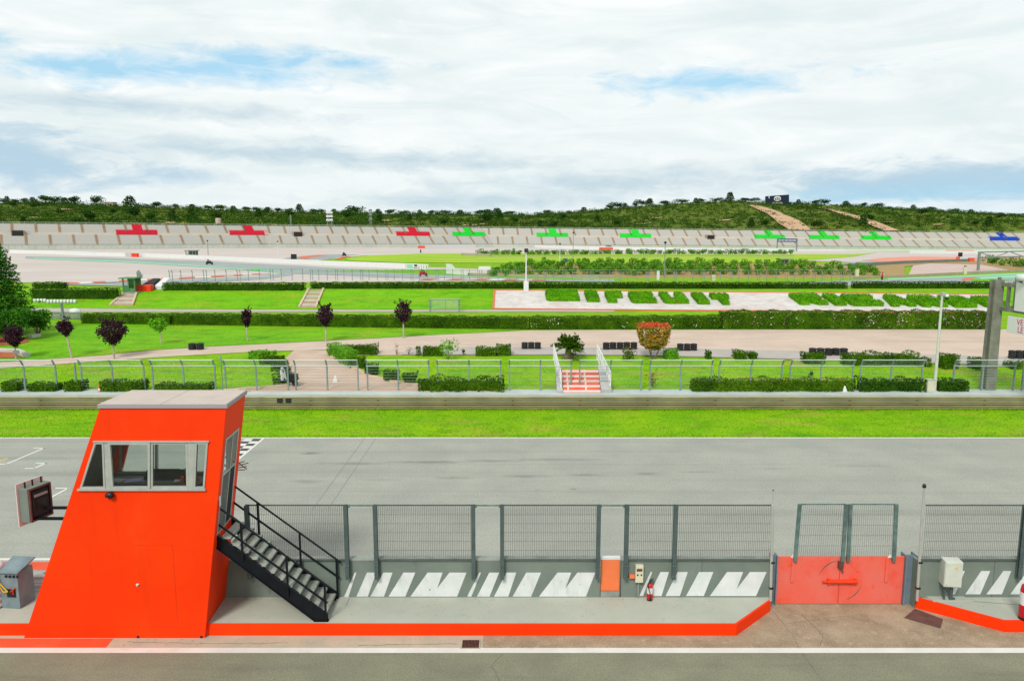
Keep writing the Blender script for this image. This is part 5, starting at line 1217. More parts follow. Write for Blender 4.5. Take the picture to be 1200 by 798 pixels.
# --- tyre stacks
m = MB(); m.smooth = False
def tyres(u0, u1, v, n, hpx, where):
    a = G(u0, v); b = G(u1, v); s = mpp(a.y, a.z)
    for i in range(n):
        r = (b.x - a.x) / n / 2 * .98; h = hpx * s; x = a.x + (2 * i + 1) * (b.x - a.x) / n / 2; k = 3; prof = [(r * .55, 0)]
        for q in range(k): z = h * q / k; e = h / k; prof += [(r * .82, z + .01), (r, z + e * .2), (r, z + e * .8), (r * .82, z + e - .01)]
        prof += [(r * .55, h), (r * .5, h - .08)]
        m = MB(); m.smooth = True; m.lathe(prof, 16)
        lb = f'black tyre stack {where}' + ('' if n == 1 else f', {nth(i, n)}')
        o = m.build('tyre_stack', 'rubber', loc=(x, a.y + rng.normal() * .05, zg(x, a.y) + .03)); tag(o, lb, 'tyre stack', 'black tyre stacks beside the garden road')
tyres(221, 239, 410, 2, 7.5, 'by the road below the purple trees'); tyres(611, 634, 409.5, 3, 8, 'in the short row left of the cycad'); tyres(706, 747, 410, 5, 8.5, 'in the row behind the rose bush')
tyres(793, 817, 411.5, 3, 8.5, 'in the short row right of the topiary'); tyres(948, 993, 416.8, 5, 8.5, 'in the row behind the small hedge'); tyres(1182, 1206, 421, 3, 10, 'beyond the gantry at the right edge')
# --- traffic cone
a = G(117, 461); t = thing('traffic_cone', 'small orange and white traffic cone behind the catch fence at the left', 'cone', a)
m = MB(); m.lathe([(.11, .03), (.085, .18), (.0, .18)], 14); m.lathe([(.06, .34), (.028, .55), (0, .56)], 14); m.box(-.17, .17, -.17, .17, 0, .03); m.build('cone_body', 'latch_orange', t)
m = MB(); m.lathe([(.085, .181), (.06, .339), (0, .339)], 14); m.build('white_band', 'white', t)
# --- scooter
def wheel(t, x, r, w_=.1, y=0.0):
    m = MB(); m.smooth = True; m.lathe([(r * .6, -w_ * .4), (r * .9, -w_ * .5), (r, -w_ * .2), (r, w_ * .2), (r * .9, w_ * .5), (r * .6, w_ * .4)], 20, (x, y, r), 'y'); wl = m.build('wheel', 'rubber', t)
    m = MB(); m.lathe([(0, -w_ * .3), (r * .6, -w_ * .35), (r * .6, w_ * .35), (0, w_ * .3)], 14, (x, y, r), 'y'); m.build('rim', 'alu', wl)
a = G(339, 452); t = thing('scooter', 'parked dark motor scooter with a white front shield on the path', 'scooter', a, R(150))
wheel(t, .55, .24); wheel(t, -.5, .24)
m = MB(); m.prism([(-.75, -.16, .5), (-.6, -.16, .78), (.02, -.16, .72), (.05, -.16, .36), (.42, -.16, .32), (.42, -.16, .24), (-.3, -.16, .24), (-.62, -.16, .4)], (0, .32, 0)); m.build('body', 'black', t, bevel=.03)
m = MB(); m.prism([(.4, -.19, .3), (.5, -.19, .95), (.58, -.19, .95), (.56, -.19, .35)], (0, .38, 0)); m.build('front_shield', 'white', t, bevel=.03)
m = MB(); m.smooth = True; m.lathe([(0, -.12), (.1, -.08), (.12, 0), (.08, .08), (0, .1)], 12, (.55, 0, 1.02)); m.build('headlight_cowl', 'white', t)
m = MB(); m.tube((.46, -.33, 1.06), (.46, .33, 1.06), .02); m.tube((.55, 0, .25), (.47, 0, 1.05), .03); m.build('handlebar', 'black', t)
m = MB(); m.box(-.72, .02, -.14, .14, .73, .82); m.build('seat', 'leather', t, bevel=.03)
# --- white plastic markers
for u, v, lb in ((393, 448, 'white triangular cloth marker standing on the path'), (989.5, 460.5, 'white triangular cloth marker in front of the hedge left of the camera pole')):
    a = G(u, v); m = MB(); m.add([(-.16, -.1, 0), (.16, -.08, 0), (.02, .14, 0), (.03, .0, .42), (-.03, .02, .4)], [(0, 1, 3, 4), (1, 2, 3), (2, 0, 4, 3), (2, 1, 0)]); tag(m.build('cloth_marker', 'white', loc=a + Vector((0, 0, .03))), lb, 'marker')
# --- small sign and flat things
a = G(20, 421.8); t = thing('notice_sign', 'small grey notice on a thin post below the leftmost purple tree', 'sign', a, R(-10))
s = mpp(a.y, a.z); m = MB(); m.tube((0, 0, 0), (0, 0, 10 * s), .03); m.build('post', 'steel_grey', t); m = MB(); m.box(-.26, .26, -.03, -.005, 7.2 * s, 11.5 * s); m.build('panel', 'steel_grey', t)
# --- camera pole with cabinet
a = G(1095, 463.2); a.y = 45.1; a = Vector((Xu(1095, 45.15, fb), 45.15, fb))
zt_ = Wy(1108, 346, 45.15).z - a.z
t = thing('camera_pole', 'white pole with a surveillance camera on top beside the catch fence', 'pole', a); x1 = 0.0
m = MB(); m.tube((0, 0, -.1), (0, 0, zt_), .1, .06, 12); m.lathe([(0, 0), (.16, 0), (.16, .03), (0, .03)], 12); m.build('mast', 'cabinet', t)
m = MB(); m.box(-.06, .1, -.1, .1, zt_ - .02, zt_ + .18); m.box(.0, .3, -.05, .05, zt_ + .05, zt_ + .12); m.build('bracket', 'alu', t)
m = MB(); m.smooth = True; m.lathe([(0, .0), (.1, .0), (.12, .08), (.1, .16), (0, .18)], 14, (.27, -.02, zt_ - .12)); cm = m.build('camera_housing', 'white', t)
m = MB(); m.smooth = True; m.lathe([(0, -.14), (.06, -.13), (.1, -.08), (.11, 0), (0, 0)], 14, (.27, -.02, zt_ - .12)); m.build('dome', 'black', cm)
m = MB(); m.box(-.24, .2, -.2, .15, 0, .72); cb = m.build('casing', 'cabinet', None, bevel=.015)
t = thing('pole_cabinet', 'small pale cabinet at the foot of the surveillance camera pole', 'cabinet', (Xu(1088.5, 45.1, fb), 45.05, fb)); cb.parent = t
m = MB(); m.box(-.26, .22, -.23, .17, .721, .75); m.build('lid', 'alu', t); m = MB(); m.box(-.21, .17, -.212, -.201, .05, .68); m.build('door', 'cream', t)
# ================================================================== GANTRY OVER THE TRACK (right edge)
gb = G(1157, 456); gyy = gb.y; ztp_ = Wy(1170, 328, gyy).z
t = thing('track_gantry', 'weathered steel gantry column with a truss and white sign panels at the right edge', 'gantry', gb); o = Vector(t.location)
Hc = ztp_ - o.z
m = MB(); w0, w1 = .31, .26
for sy in (-1, 1): m.add([(-w0, sy * .3 - .03, -.1), (w0, sy * .3 - .03, -.1), (w0, sy * .3 + .03, -.1), (-w0, sy * .3 + .03, -.1), (-w1, sy * .25 - .03, Hc), (w1, sy * .25 - .03, Hc), (w1, sy * .25 + .03, Hc), (-w1, sy * .25 + .03, Hc)], [(3, 2, 1, 0), (4, 5, 6, 7), (0, 1, 5, 4), (1, 2, 6, 5), (2, 3, 7, 6), (3, 0, 4, 7)])
m.box(-.12, .12, -.26, .26, -.1, Hc - .002)
m.build('column', 'gantry', t)
zb_ = Wy(1170, 361, gyy).z - o.z
yE = -12.0
for (x, z, nm) in ((.2, Hc - .25, 0), (.2, zb_, 0), (1.25, Hc - .25, 0), (1.25, zb_, 0)): m = MB(); m.bar((x, .3, z), (x, yE, z), .2, .22); m.build('chord', 'gantry', t)
for k in range(13):
    y = .1 - .95 * k
    for x in (.2, 1.25): m = MB(); m.bar((x, y, zb_ + .1), (x, y, Hc - .1 + .25 * (k % 2 == 0)), .15); m.build('upright', 'gantry', t)
    for z in (zb_, Hc - .25): m = MB(); m.bar((.3, y, z), (1.15, y, z), .1); m.build('cross_bar', 'gantry', t)
    if k < 12: m = MB(); m.bar((1.25, y, zb_ + .1), (1.25, y - .95, Hc - .3), .09); m.build('diagonal', 'gantry', t)
def sgn(label, x, ya, yb_, za_, zb2, txt=(), nm='sign_panel'):
    m = MB(); m.box(x - .04, x + .04, yb_, ya, za_, zb2); pn = m.build(nm, 'sign_white', t, bevel=.01); pn['label'] = label
    for s_, yy, zz, size in txt:
        cu = bpy.data.curves.new('t', 'FONT'); cu.body = s_; cu.size = size; cu.extrude = .003; cu.resolution_u = 3; cu.align_x = 'LEFT'
        ob = bpy.data.objects.new('t', cu); col.objects.link(ob); dg = bpy.context.evaluated_depsgraph_get(); me = bpy.data.meshes.new_from_object(ob.evaluated_get(dg)); bpy.data.objects.remove(ob)
        Mx = Matrix(((0, 0, -1, x - .046), (-1, 0, 0, yy), (0, 1, 0, zz), (0, 0, 0, 1))); me.transform(Mx)
        if not me.materials: me.materials.append(M['magenta'])
        else: me.materials[0] = M['magenta']
        me.name = 'lettering'; lo = bpy.data.objects.new('lettering', me); col.objects.link(lo); lo.parent = pn
    return pn
def yAt(u, x): return None
xg_ = o.x + .2
def ysolve(u, z): # depth at which the plane x = xg_ shows at column u
    lo, hi = 20.0, 60.0
    for _ in range(50):
        mid = (lo + hi) / 2
        if CU + xg_ / mpp(mid, z) > u: lo = mid
        else: hi = mid
    return lo
ys1 = ysolve(1184, 5.0) - o.y; ys2 = ysolve(1192, 6) - o.y
yt = ysolve(1195, 5.0) - o.y
zA, zB = Wy(1190, 389, ys1 + o.y).z - o.z, Wy(1190, 369, ys1 + o.y).z - o.z
sgn('lower white panel with magenta lettering', .05, ys1, ys1 - 6, zA, zB - .06, (('VE', yt, zA + (zB - zA) * .52, .5), ('LE', yt - .12, zA + (zB - zA) * .1, .5)))
zC, zD = Wy(1190, 364, ys2 + o.y).z - o.z, Wy(1190, 331, ys2 + o.y).z - o.z
sgn('upper plain white panel', .05, ys2, ys2 - 6, zC, zD)
m = MB(); m.smooth = True; m.lathe([(0, 0), (.5, .02), (.56, .2), (.5, .38), (0, .4)], 20, (.2, ys2 - .6, zD + .1)); m.build('lamp_housing', 'white', t)

# --- grass tufts on the verge strip and the garden lawn
def tufts(n, ya, yb_, h0, h1, hw_=.03):
    y = rng.uniform(ya, yb_, n); x = rng.uniform(-.72, .72, n) * (y + 2); keep = np.ones(n, bool)
    if ya > 45:
        for k in range(n):      # keep off the path, the road and the steps
            u = 600 + x[k] / mpp(y[k], 1.2); v = 399 + FPX * math.tan(math.atan((CAMZ - zg(x[k], y[k])) / y[k]) - PITCH)
            if v < 424 + max(0, 330 - u) * -.02 + (6 if u > 900 else 0): keep[k] = False
            if 330 < u < 440 + max(0, v - 438) * 5: keep[k] = False
            if 640 < u < 735 and y[k] < 56: keep[k] = False
            if v > 458: keep[k] = False
    x, y = x[keep], y[keep]; n = len(x)
    z = np.interp(y, YK[:19], ZK); h = rng.uniform(h0, h1, n); a = rng.uniform(0, 6.28, n); w_ = hw_ * rng.uniform(.6, 1.4, n)
    lx, ly = rng.normal(size=n) * .05, rng.normal(size=n) * .05
    V = np.stack([np.stack([x - np.cos(a) * w_, y - np.sin(a) * w_, z - .01], 1), np.stack([x + np.cos(a) * w_, y + np.sin(a) * w_, z - .01], 1), np.stack([x + lx, y + ly, z + h], 1)], 1).reshape(-1, 3)
    return V
gm = MB()
for V in (tufts(30000, Y_FAR + .16, 43.7, .03, .07, .02), tufts(3500, Y_FAR + .12, Y_FAR + .5, .04, .1, .02), tufts(4000, 43.4, 43.74, .06, .17, .02), tufts(26000, 46.6, 57, .03, .08, .022)):
    o_ = gm.n; gm.v.extend(map(tuple, V.tolist())); gm.n += len(V); k_ = len(V) // 3
    gm.f.extend(map(tuple, (np.arange(k_)[:, None] * 3 + np.arange(3) + o_).tolist())); gm.mi.extend([0] * k_); gm.sm.extend([False] * k_)
o = gm.build('grass_tufts', 'blades'); o['kind'] = 'stuff'
# leaf litter and grit on the pit platform and apron
lt = MB(); n = 420
xx = rng.uniform(-8, 15, n); yy = Y_EDGE + (Y_WALL - .1 - Y_EDGE) * rng.beta(1.6, .7, n)
ok = (xx < 5.7) | (xx > 11.5); lt.leaves(np.stack([xx[ok], yy[ok], np.full(ok.sum(), PZ + .006)], 1), .03, nrm=(0, 0, 1), k=6)
xx = rng.uniform(-13, 15, 500); yy = rng.uniform(Y_LINE + .05, Y_FOOT - .04, 500); lt.mat(1); lt.leaves(np.stack([xx, yy, np.full(500, .012)], 1), .03, nrm=(0, 0, 1), k=6)
o = lt.build('leaf_litter', ['bark', 'soil']); o['kind'] = 'stuff'
# ================================================================== CIRCUIT LETTERS ON THE BANK
px('letter_bed', [(579.5, 340.8), (770, 341.2), (960, 342.8), (1170, 346), (1170, 366.5), (960, 364.5), (770, 363.5), (578, 362.2)], 'white_gravel', .05)
def zs_(y): return zg(0, y)
for i, (p, q) in enumerate((((579.5, 340.6), (1170, 345.6)), ((578, 362.4), (1170, 366.8)), ((579.5, 340.6), (578, 362.4)))):
    A_, B_ = G(*p), G(*q); m = MB(); dd = B_ - A_; n_ = 14
    for k in range(n_):
        a = A_ + dd * (k / n_); b = A_ + dd * ((k + 1) / n_); a.z = zg(a.x, a.y); b.z = zg(b.x, b.y); m.bar(a + Vector((0, 0, .06)), b + Vector((0, 0, .06)), .22, .16)
    o = m.build('bed_kerb', 'kerb_red'); o['kind'] = 'structure'
STK = {  # stroke outlines in a unit cell: x 0..1, y 0..1 (y up the slope), heavy square letters
 'C': [[(0, .12), (.08, 0), (1, 0), (1, .3), (.32, .3), (.32, .7), (1, .7), (1, 1), (.08, 1), (0, .88)]],
 'I': [[(0, 0), (1, 0), (1, 1), (0, 1)]],
 'r': [[(0, 0), (.5, 0), (.5, .55), (1, .55), (1, 1), (0, 1)]],
 'U': [[(0, .12), (.1, 0), (1, 0), (1, 1), (.66, 1), (.66, .34), (.34, .34), (.34, 1), (0, 1)]],
 'T': [[(.32, 0), (.68, 0), (.68, .62), (1, .62), (1, 1), (0, 1), (0, .62), (.32, .62)]],
 'R': [[(0, 0), (.32, 0), (.32, .34), (.66, 0), (1, 0), (.78, .36), (1, .5), (1, .9), (.9, 1), (0, 1)]],
 'A': [[(0, 0), (.3, 0), (.36, .2), (.66, .2), (.72, 0), (1, 0), (.72, 1), (.3, 1)]],
 'D': [[(0, 0), (.84, 0), (1, .18), (1, .82), (.84, 1), (0, 1)]],
 'O': [[(0, .12), (.1, 0), (.9, 0), (1, .12), (1, .88), (.9, 1), (.1, 1), (0, .88)]]}
HOLE = {'R': (.36, .66, .6, .8), 'A': (.42, .6, .42, .66), 'D': (.34, .66, .3, .7), 'O': (.34, .66, .3, .7)}
def inside(x, y, poly):
    c = np.zeros(len(x), bool); n = len(poly)
    for i in range(n):
        (x1, y1), (x2, y2) = poly[i], poly[i - 1]
        c ^= ((y1 > y) != (y2 > y)) & (x < (x2 - x1) * (y - y1) / (y2 - y1 + 1e-12) + x1)
    return c
LET = [('C', 641, 681, 352.5, 0), ('I', 688.5, 703, 353.5, 0), ('r', 713, 733, 354.5, 0), ('C', 741, 771, 355, 0), ('U', 779, 808.5, 355.5, 0), ('I', 818.5, 832, 356.2, 0), ('T', 841, 862, 357, 0),
       ('R', 938, 972, 357, 0), ('I', 979, 993, 357.8, 0), ('C', 999, 1037, 358.5, 0), ('A', 1045, 1075, 359, 0), ('R', 1082, 1112, 359.6, 0), ('D', 1120, 1150, 360.2, 0), ('O', 1158, 1186, 360.8, 0)]
WHICH = {'C': ['leftmost letter of the word', 'fourth letter of the word'], 'I': ['second letter of the word', 'sixth letter of the word'], 'R': []}
nC = {}
for i, (chx, u0, u1, vb, _) in enumerate(LET):
    a = G(u0, vb + 1.2); b = G(u1, vb + 1.2); W = b.x - a.x; Hh = 3.8; hh = .52; W *= .95
    word = 'CIRCUIT' if i < 7 else 'RICARDO'; k = i if i < 7 else i - 7
    lb = f"clipped hedge letter {chx.upper()} on white gravel, {['first', 'second', 'third', 'fourth', 'fifth', 'sixth', 'seventh'][k]} letter of {word}"
    N_ = int(W * Hh * 130); X = rng.uniform(0, 1, N_); Y = rng.uniform(0, 1, N_); poly = STK[chx][0]
    ok = inside(X, Y, poly)
    if chx in HOLE: h_ = HOLE[chx]; ok &= ~((X > h_[0]) & (X < h_[1]) & (Y > h_[2]) & (Y < h_[3]))
    X, Y = X[ok], Y[ok]; P = [np.stack([X * W, Y * Hh, np.full(len(X), hh) + rng.normal(size=len(X)) * .05], 1)]; NR = [np.tile((0, 0, 1), (len(X), 1))]
    edges = list(zip(poly, poly[1:] + poly[:1]))
    if chx in HOLE: h_ = HOLE[chx]; hp = [(h_[0], h_[2]), (h_[1], h_[2]), (h_[1], h_[3]), (h_[0], h_[3])]; edges += list(zip(hp, hp[1:] + hp[:1]))
    lowP = []
    for (p, q) in edges:
        Ls = math.hypot((q[0] - p[0]) * W, (q[1] - p[1]) * Hh); n = int(Ls * hh * 330) + 4; tt = rng.uniform(0, 1, n); zz = rng.uniform(0, hh, n)
        e_ = np.stack([(p[0] + (q[0] - p[0]) * tt) * W, (p[1] + (q[1] - p[1]) * tt) * Hh, zz], 1) + rng.normal(size=(n, 3)) * .05; P.append(e_); en = np.array(((q[1] - p[1]) * Hh, -(q[0] - p[0]) * W, 0)); en /= np.linalg.norm(en) + 1e-9; NR.append(np.tile(en, (n, 1)))
        if abs(p[1] - q[1]) < .2: lowP.append(e_[rng.uniform(size=n) < .10] + (0, -.05, 0))
    P = np.concatenate(P); 
    m = MB()
    base = a.z; sl = (zg(0, a.y + Hh) - zg(0, a.y)) / Hh
    def sh(Q): Q = Q.copy(); Q[:, 2] += sl * Q[:, 1]; return Q
    m.leaves(sh(P), .16, nrm=np.concatenate(NR), k=2.6)
    m.mat(1); lp = np.concatenate(lowP); lp[:, 2] *= .8; m.leaves(sh(lp), .11)
    m.mat(0)                                    # woody core that keeps the letter opaque
    if chx not in HOLE:
        pl_ = [Vector((x * W, y * Hh, sl * y * Hh + .02)) for x, y in poly]; m.prism([Vector((.5 * W + (p.x - .5 * W) * .97, Hh * .5 + (p.y - Hh * .5) * .97, p.z)) for p in pl_], (0, 0, hh - .12))
    else:
        G_ = 14
        for ix in range(G_):
            for iy in range(G_):
                x, y = (ix + .5) / G_, (iy + .5) / G_
                if inside(np.array([x]), np.array([y]), poly)[0] and not (h_[0] < x < h_[1] and h_[2] < y < h_[3]):
                    m.box(ix / G_ * W, (ix + 1) / G_ * W, iy / G_ * Hh, (iy + 1) / G_ * Hh, sl * y * Hh - .1, sl * y * Hh + hh - .14)
    tag(m.build('hedge_letter', ['leaf_sign', 'leaf_yellow'], loc=a), lb, 'hedge letter', 'hedge letters spelling on the white gravel bed')
# --- stone steps on the bank, kiosk with steps, barrier, goal
def bank_steps(label, P, n, side):
    A_, B_, C_, D_ = [G(*p) for p in P]         # near-left, near-right, far-right, far-left
    t = thing('stone_steps', label, 'steps', A_)
    for k in range(n):
        f0, f1 = k / n, (k + 1) / n; m = MB(); l0, r0, l1, r1 = A_.lerp(D_, f0), B_.lerp(C_, f0), A_.lerp(D_, f1), B_.lerp(C_, f1)
        z = max(l1.z, r1.z) + .03
        m.prism([Vector((q.x, q.y, l0.z - .2)) - A_ for q in (l0, r0, r1, l1)], (0, 0, z - l0.z + .2)); m.build('step', 'limestone' if k % 2 else 'stone', t)
    for a, b in ((A_, D_), (B_, C_)): m = MB(); m.bar(a - A_ + Vector((0, 0, .1)), b - A_ + Vector((0, 0, .12)), .22, .24); m.build('side_kerb', side, t)
bank_steps('stone steps climbing the grass bank to the gap in the hedge', [(350.5, 361), (370, 361), (379, 339.5), (362, 339.5)], 9, 'kerb_stone')
bank_steps('pale stone steps climbing the bank to the green kiosk', [(129, 358.5), (155, 358.5), (160, 344.5), (144, 345.5)], 6, 'kerb_stone')
a = G(151.5, 344.8); s = mpp(a.y, a.z)
t = thing('kiosk', 'small green marshal kiosk with glass sides at the top of the stone steps', 'kiosk', a); w_, h_ = 7.3 * s, 18 * s
m = MB(); m.box(-w_, w_ + .25, -.1, 1.7, 0, 2.6 * s); m.build('base', 'wall_cap', t)
for x in (-w_ + .06, -.05, w_ - .06): m = MB(); m.box(x - .07, x + .07, 0, .14, 2.6 * s + .002, h_ - .02); m.build('post', 'hut_green', t)
for x in (-w_ + .06, w_ - .06): m = MB(); m.box(x - .07, x + .07, 1.4, 1.54, 2.6 * s + .002, h_ - .02); m.build('post', 'hut_green', t)
m = MB(); m.box(-w_ + .14, -.13, .03, .07, 2.62 * s, 9 * s); m.box(.03, w_ - .14, .03, .07, 2.62 * s, 7 * s); m.build('panel', 'hut_green', t); m = MB(); m.box(-w_ + .14, w_ - .14, 1.45, 1.5, 2.62 * s, h_ - .05); m.build('back_wall', 'hut_green', t)
m = MB(); m.quad((-w_ + .14, .06, 6 * s), (w_ - .14, .06, 6 * s), (w_ - .14, .06, h_ - .1), (-w_ + .14, .06, h_ - .1)); m.build('pane', 'glass', t)
m = MB(); m.box(-w_ - .35, w_ + .15, -.25, 1.8, h_, h_ + .12); m.build('roof', 'hut_green', t)
a2 = G(168, 342); s = mpp(a2.y, a2.z)
t = thing('foam_barrier', 'orange foam barrier blocks beside the green kiosk', 'barrier', a2)
for k in range(2): m = MB(); m.box(-8 * s + k * 10.7 * s, -8 * s + k * 10.7 * s + (10.5 if k == 0 else 6.5) * s, 0, .9, 0, 7.8 * s); m.build('foam_block', 'latch_orange', t, bevel=.05)
m = MB(); m.add([(-7 * s, 1, 0), (6 * s, 1, 0), (6 * s, 4, 0), (-7 * s, 4, 0), (-7 * s, 1, 8 * s), (6 * s, 1, 8 * s), (2 * s, 4, 13.5 * s), (-7 * s, 4, 13.5 * s)], [(3, 2, 1, 0), (4, 5, 6, 7), (0, 1, 5, 4), (1, 2, 6, 5), (2, 3, 7, 6), (3, 0, 4, 7)])
tag(m.build('tyre_wall', 'rubber', loc=a2 + Vector((0, .2, 0)), bevel=.1), 'dark mound of stacked tyres behind the orange foam blocks', 'tyre wall')
m = MB(); m.add([(0, 0, 0), (8 * s, 0, 0), (8 * s, 3.4, 0), (-3 * s, 3.4, 0), (0, 0, 7 * s), (8 * s, 0, 6 * s), (4 * s, 3.4, 14 * s), (-4 * s, 3.4, 14 * s)], [(3, 2, 1, 0), (4, 5, 6, 7), (0, 1, 5, 4), (1, 2, 6, 5), (2, 3, 7, 6), (3, 0, 4, 7)])
tag(m.build('covered_barrier', 'white', loc=a2 + Vector((8.5 * s, 1.2, 0)), bevel=.1), 'white tarpaulin covered barrier sloping down right of the dark tyre mound', 'barrier')
a3 = G(159, 342.5); m = MB(); m.prism([(-2.2 * s, 0, 0), (1.4 * s, 0, 0), (1.6 * s, 0, 17 * s), (4.5 * s, 0, 19 * s), (2.2 * s, 0, 21 * s), (2.0 * s, 0, 22 * s), (0, 0, 25.5 * s), (-2.4 * s, 0, 23 * s)], (0, .25, 0))
tag(m.build('steel_post', 'steel_grey', loc=a3 + Vector((0, 1.0, 0)), bevel=.03), 'tall folded grey steel post standing behind the green kiosk', 'post')
a = G(520, 367); s = mpp(a.y, a.z); t = thing('goal', 'white football goal with a net on the lawn above the long hedge', 'goal', Vector((a.x, G(520, 365.8).y, G(520, 365.8).z)))
s = mpp(t.location.y, t.location.z); w_, h_ = 17 * s, 14.5 * s
m = MB(); m.tube((-w_, 0, 0), (-w_, 0, h_), .07); m.tube((w_, 0, 0), (w_, 0, h_), .07); m.tube((-w_, 0, h_), (w_, 0, h_), .07); m.tube((-w_, 0, h_), (-w_, 1.2, h_ * .98), .04); m.tube((w_, 0, h_), (w_, 1.2, h_ * .98), .04); m.tube((0, 1.3, .1), (0, 1.2, h_), .03); m.tube((-w_, 1.2, .1), (-w_, 1.2, h_), .04); m.tube((w_, 1.2, .1), (w_, 1.2, h_), .04); m.build('frame', 'fence_steel', t)
m = MB()
for k in range(26): x = -w_ + 2 * w_ * k / 25; m.tube((x, 1.2, .05), (x, 1.2, h_), .008, n=3, cap=False)
for k in range(12): z = h_ * k / 11; m.tube((-w_, 1.2, z), (w_, 1.2, z), .008, n=3, cap=False)
m.build('net', 'white', t)
# --- row of white blocks, guardrail bit and post by the conifer
for k in range(13):
    u = 41 + k * 3.9; a = G(u, 355.5 if k > 3 else 354.5); s = mpp(a.y, a.z); m = MB(); m.smooth = True; m.lathe([(0, 0), (1.5 * s, 0), (1.7 * s, .2), (1.6 * s, 3.4 * s), (1.1 * s, 4.4 * s), (0, 4.5 * s)], 10)
    tag(m.build('white_bollard', 'white', loc=a), f'white bollard in the row under the hedge by the cedar, {nth(k, 13)}', 'bollard', 'row of white bollards by the cedar')
a = G(60, 374.5); b = G(97, 374.5); t = thing('guardrail', 'short grey guardrail with a white end beside the tall grey post near the cedar', 'guardrail', a)
for k in range(2): m = MB(); z = .25 + k * .35; m.bar((0, 0, z), (b.x - a.x, 0, z), .06, .26); m.build('rail', 'steel_grey', t)
for k in range(4): m = MB(); m.box(k * .9, k * .9 + .1, .04, .14, 0, .75); m.build('post', 'steel_grey', t)
m = MB(); m.smooth = True; m.lathe([(0, -.5), (.3, -.45), (.36, 0), (.3, .45), (0, .5)], 12, (2.2, .5, .75), 'x'); m.build('white_end', 'white', t)
a = G(75.5, 379); s = mpp(a.y, a.z); t = thing('steel_post', 'tall grey steel post left of the long hedge near the cedar', 'post', a); m = MB(); m.tube((0, 0, 0), (-.15, 0, 24 * s), .14, .12, 8); m.build('shaft', 'steel_grey', t)
m = MB(); m.box(.3, .42, -.05, .05, 0, 9 * s); m.build('stub', 'steel_grey', t)
# ================================================================== SMALL POLES, FENCES IN THE MIDDLE DISTANCE
def pole(label, u, vb, vt, r=.07, m_='white', headw=.0, base=0, nm='lamp_post', arm=None):
    a = G(u, vb); s = mpp(a.y, a.z); H = (vb - vt) * s; t = thing(nm, label, 'pole', a)
    m = MB(); m.tube((0, 0, -.1), (0, 0, H), r, r * .6, 8); m.build('mast', m_, t)
    m = MB(); m.box(-.22, .22, -.2, .2, H, H + .45) if not headw else m.box(-headw, headw, -.1, .1, H - headw * 1.2, H + headw * .6); m.build('lamp_head', 'rubber', t)
    if base: m = MB(); m.box(-.3, .3, -.3, .3, 0, base); m.build('base_box', 'white', t)
    return t
pole('white lamp post rising behind the hedge left of the letters', 616.5, 341, 296, .12, 'white', base=1.2)
pole('thin pale pole beyond the bushes, right of the white lamp post', 656, 312, 287, .12)
pole('thin grey pole in front of the stands right of the lamp post', 671.5, 311, 274, .1, 'steel_grey'); pole('thin grey pole standing among the bushes at the centre right', 778.5, 326, 286, .12, 'steel_grey')
pole('pole with a dark lamp before the left stands, between the red crosses', 244, 299, 283, .15, 'steel_grey'); pole('short pole with a lamp below the leftmost red cross', 131, 292, 284, .15, 'steel_grey')
pole('pale pole at the end of the white wall before the stands', 326, 300, 284, .12, 'white')
def mesh_fence(label, P, n, hpx=None, h=2.6, pairs=False, nm='wire_fence'):
    W_ = [G(u, v) for u, v in P]; A_ = W_[0]; t = thing(nm, label, 'fence', A_); tot = sum((b - a).length for a, b in zip(W_, W_[1:]))
    def at(f):
        d_ = f * tot
        for a, b in zip(W_, W_[1:]):
            l_ = (b - a).length
            if d_ <= l_ + 1e-6: return a.lerp(b, d_ / l_) - A_
            d_ -= l_
        return W_[-1] - A_
    for k in range(n + 1):
        for o_ in ((0, .25 / n) if pairs and k % 3 == 0 and k < n else (0,)):
            p = at(k / n + o_); m = MB(); m.bar(p, p + Vector((0, 0, h)), .11); m.bar(p + Vector((0, 0, h)), p + Vector((0, -.3, h + .35)), .1); m.build('post', 'fence_steel', t)
    m = MB()
    for k in range(n):
        p, q = at(k / n), at((k + 1) / n)
        for z in (h, h * .62, h * .3): m.bar(p + Vector((0, 0, z)), q + Vector((0, 0, z)), .035)
        m.bar(p + Vector((0, -.3, h + .33)), q + Vector((0, -.3, h + .33)), .06)
    m.build('rails', 'fence_steel', t)
mesh_fence('thin wire fence in front of the left gravel trap above the hedge', [(199, 331), (300, 329.5), (355, 328.5)], 12, h=2.0, pairs=True)
mesh_fence('thin wire fence beyond the hedge at the centre left', [(364, 329), (560, 329)], 20, h=1.9, pairs=True)
mesh_fence('thin wire fence in front of the citrus bank', [(562, 329.3), (780, 329.3), (996, 329.3)], 40, h=1.85, pairs=True)
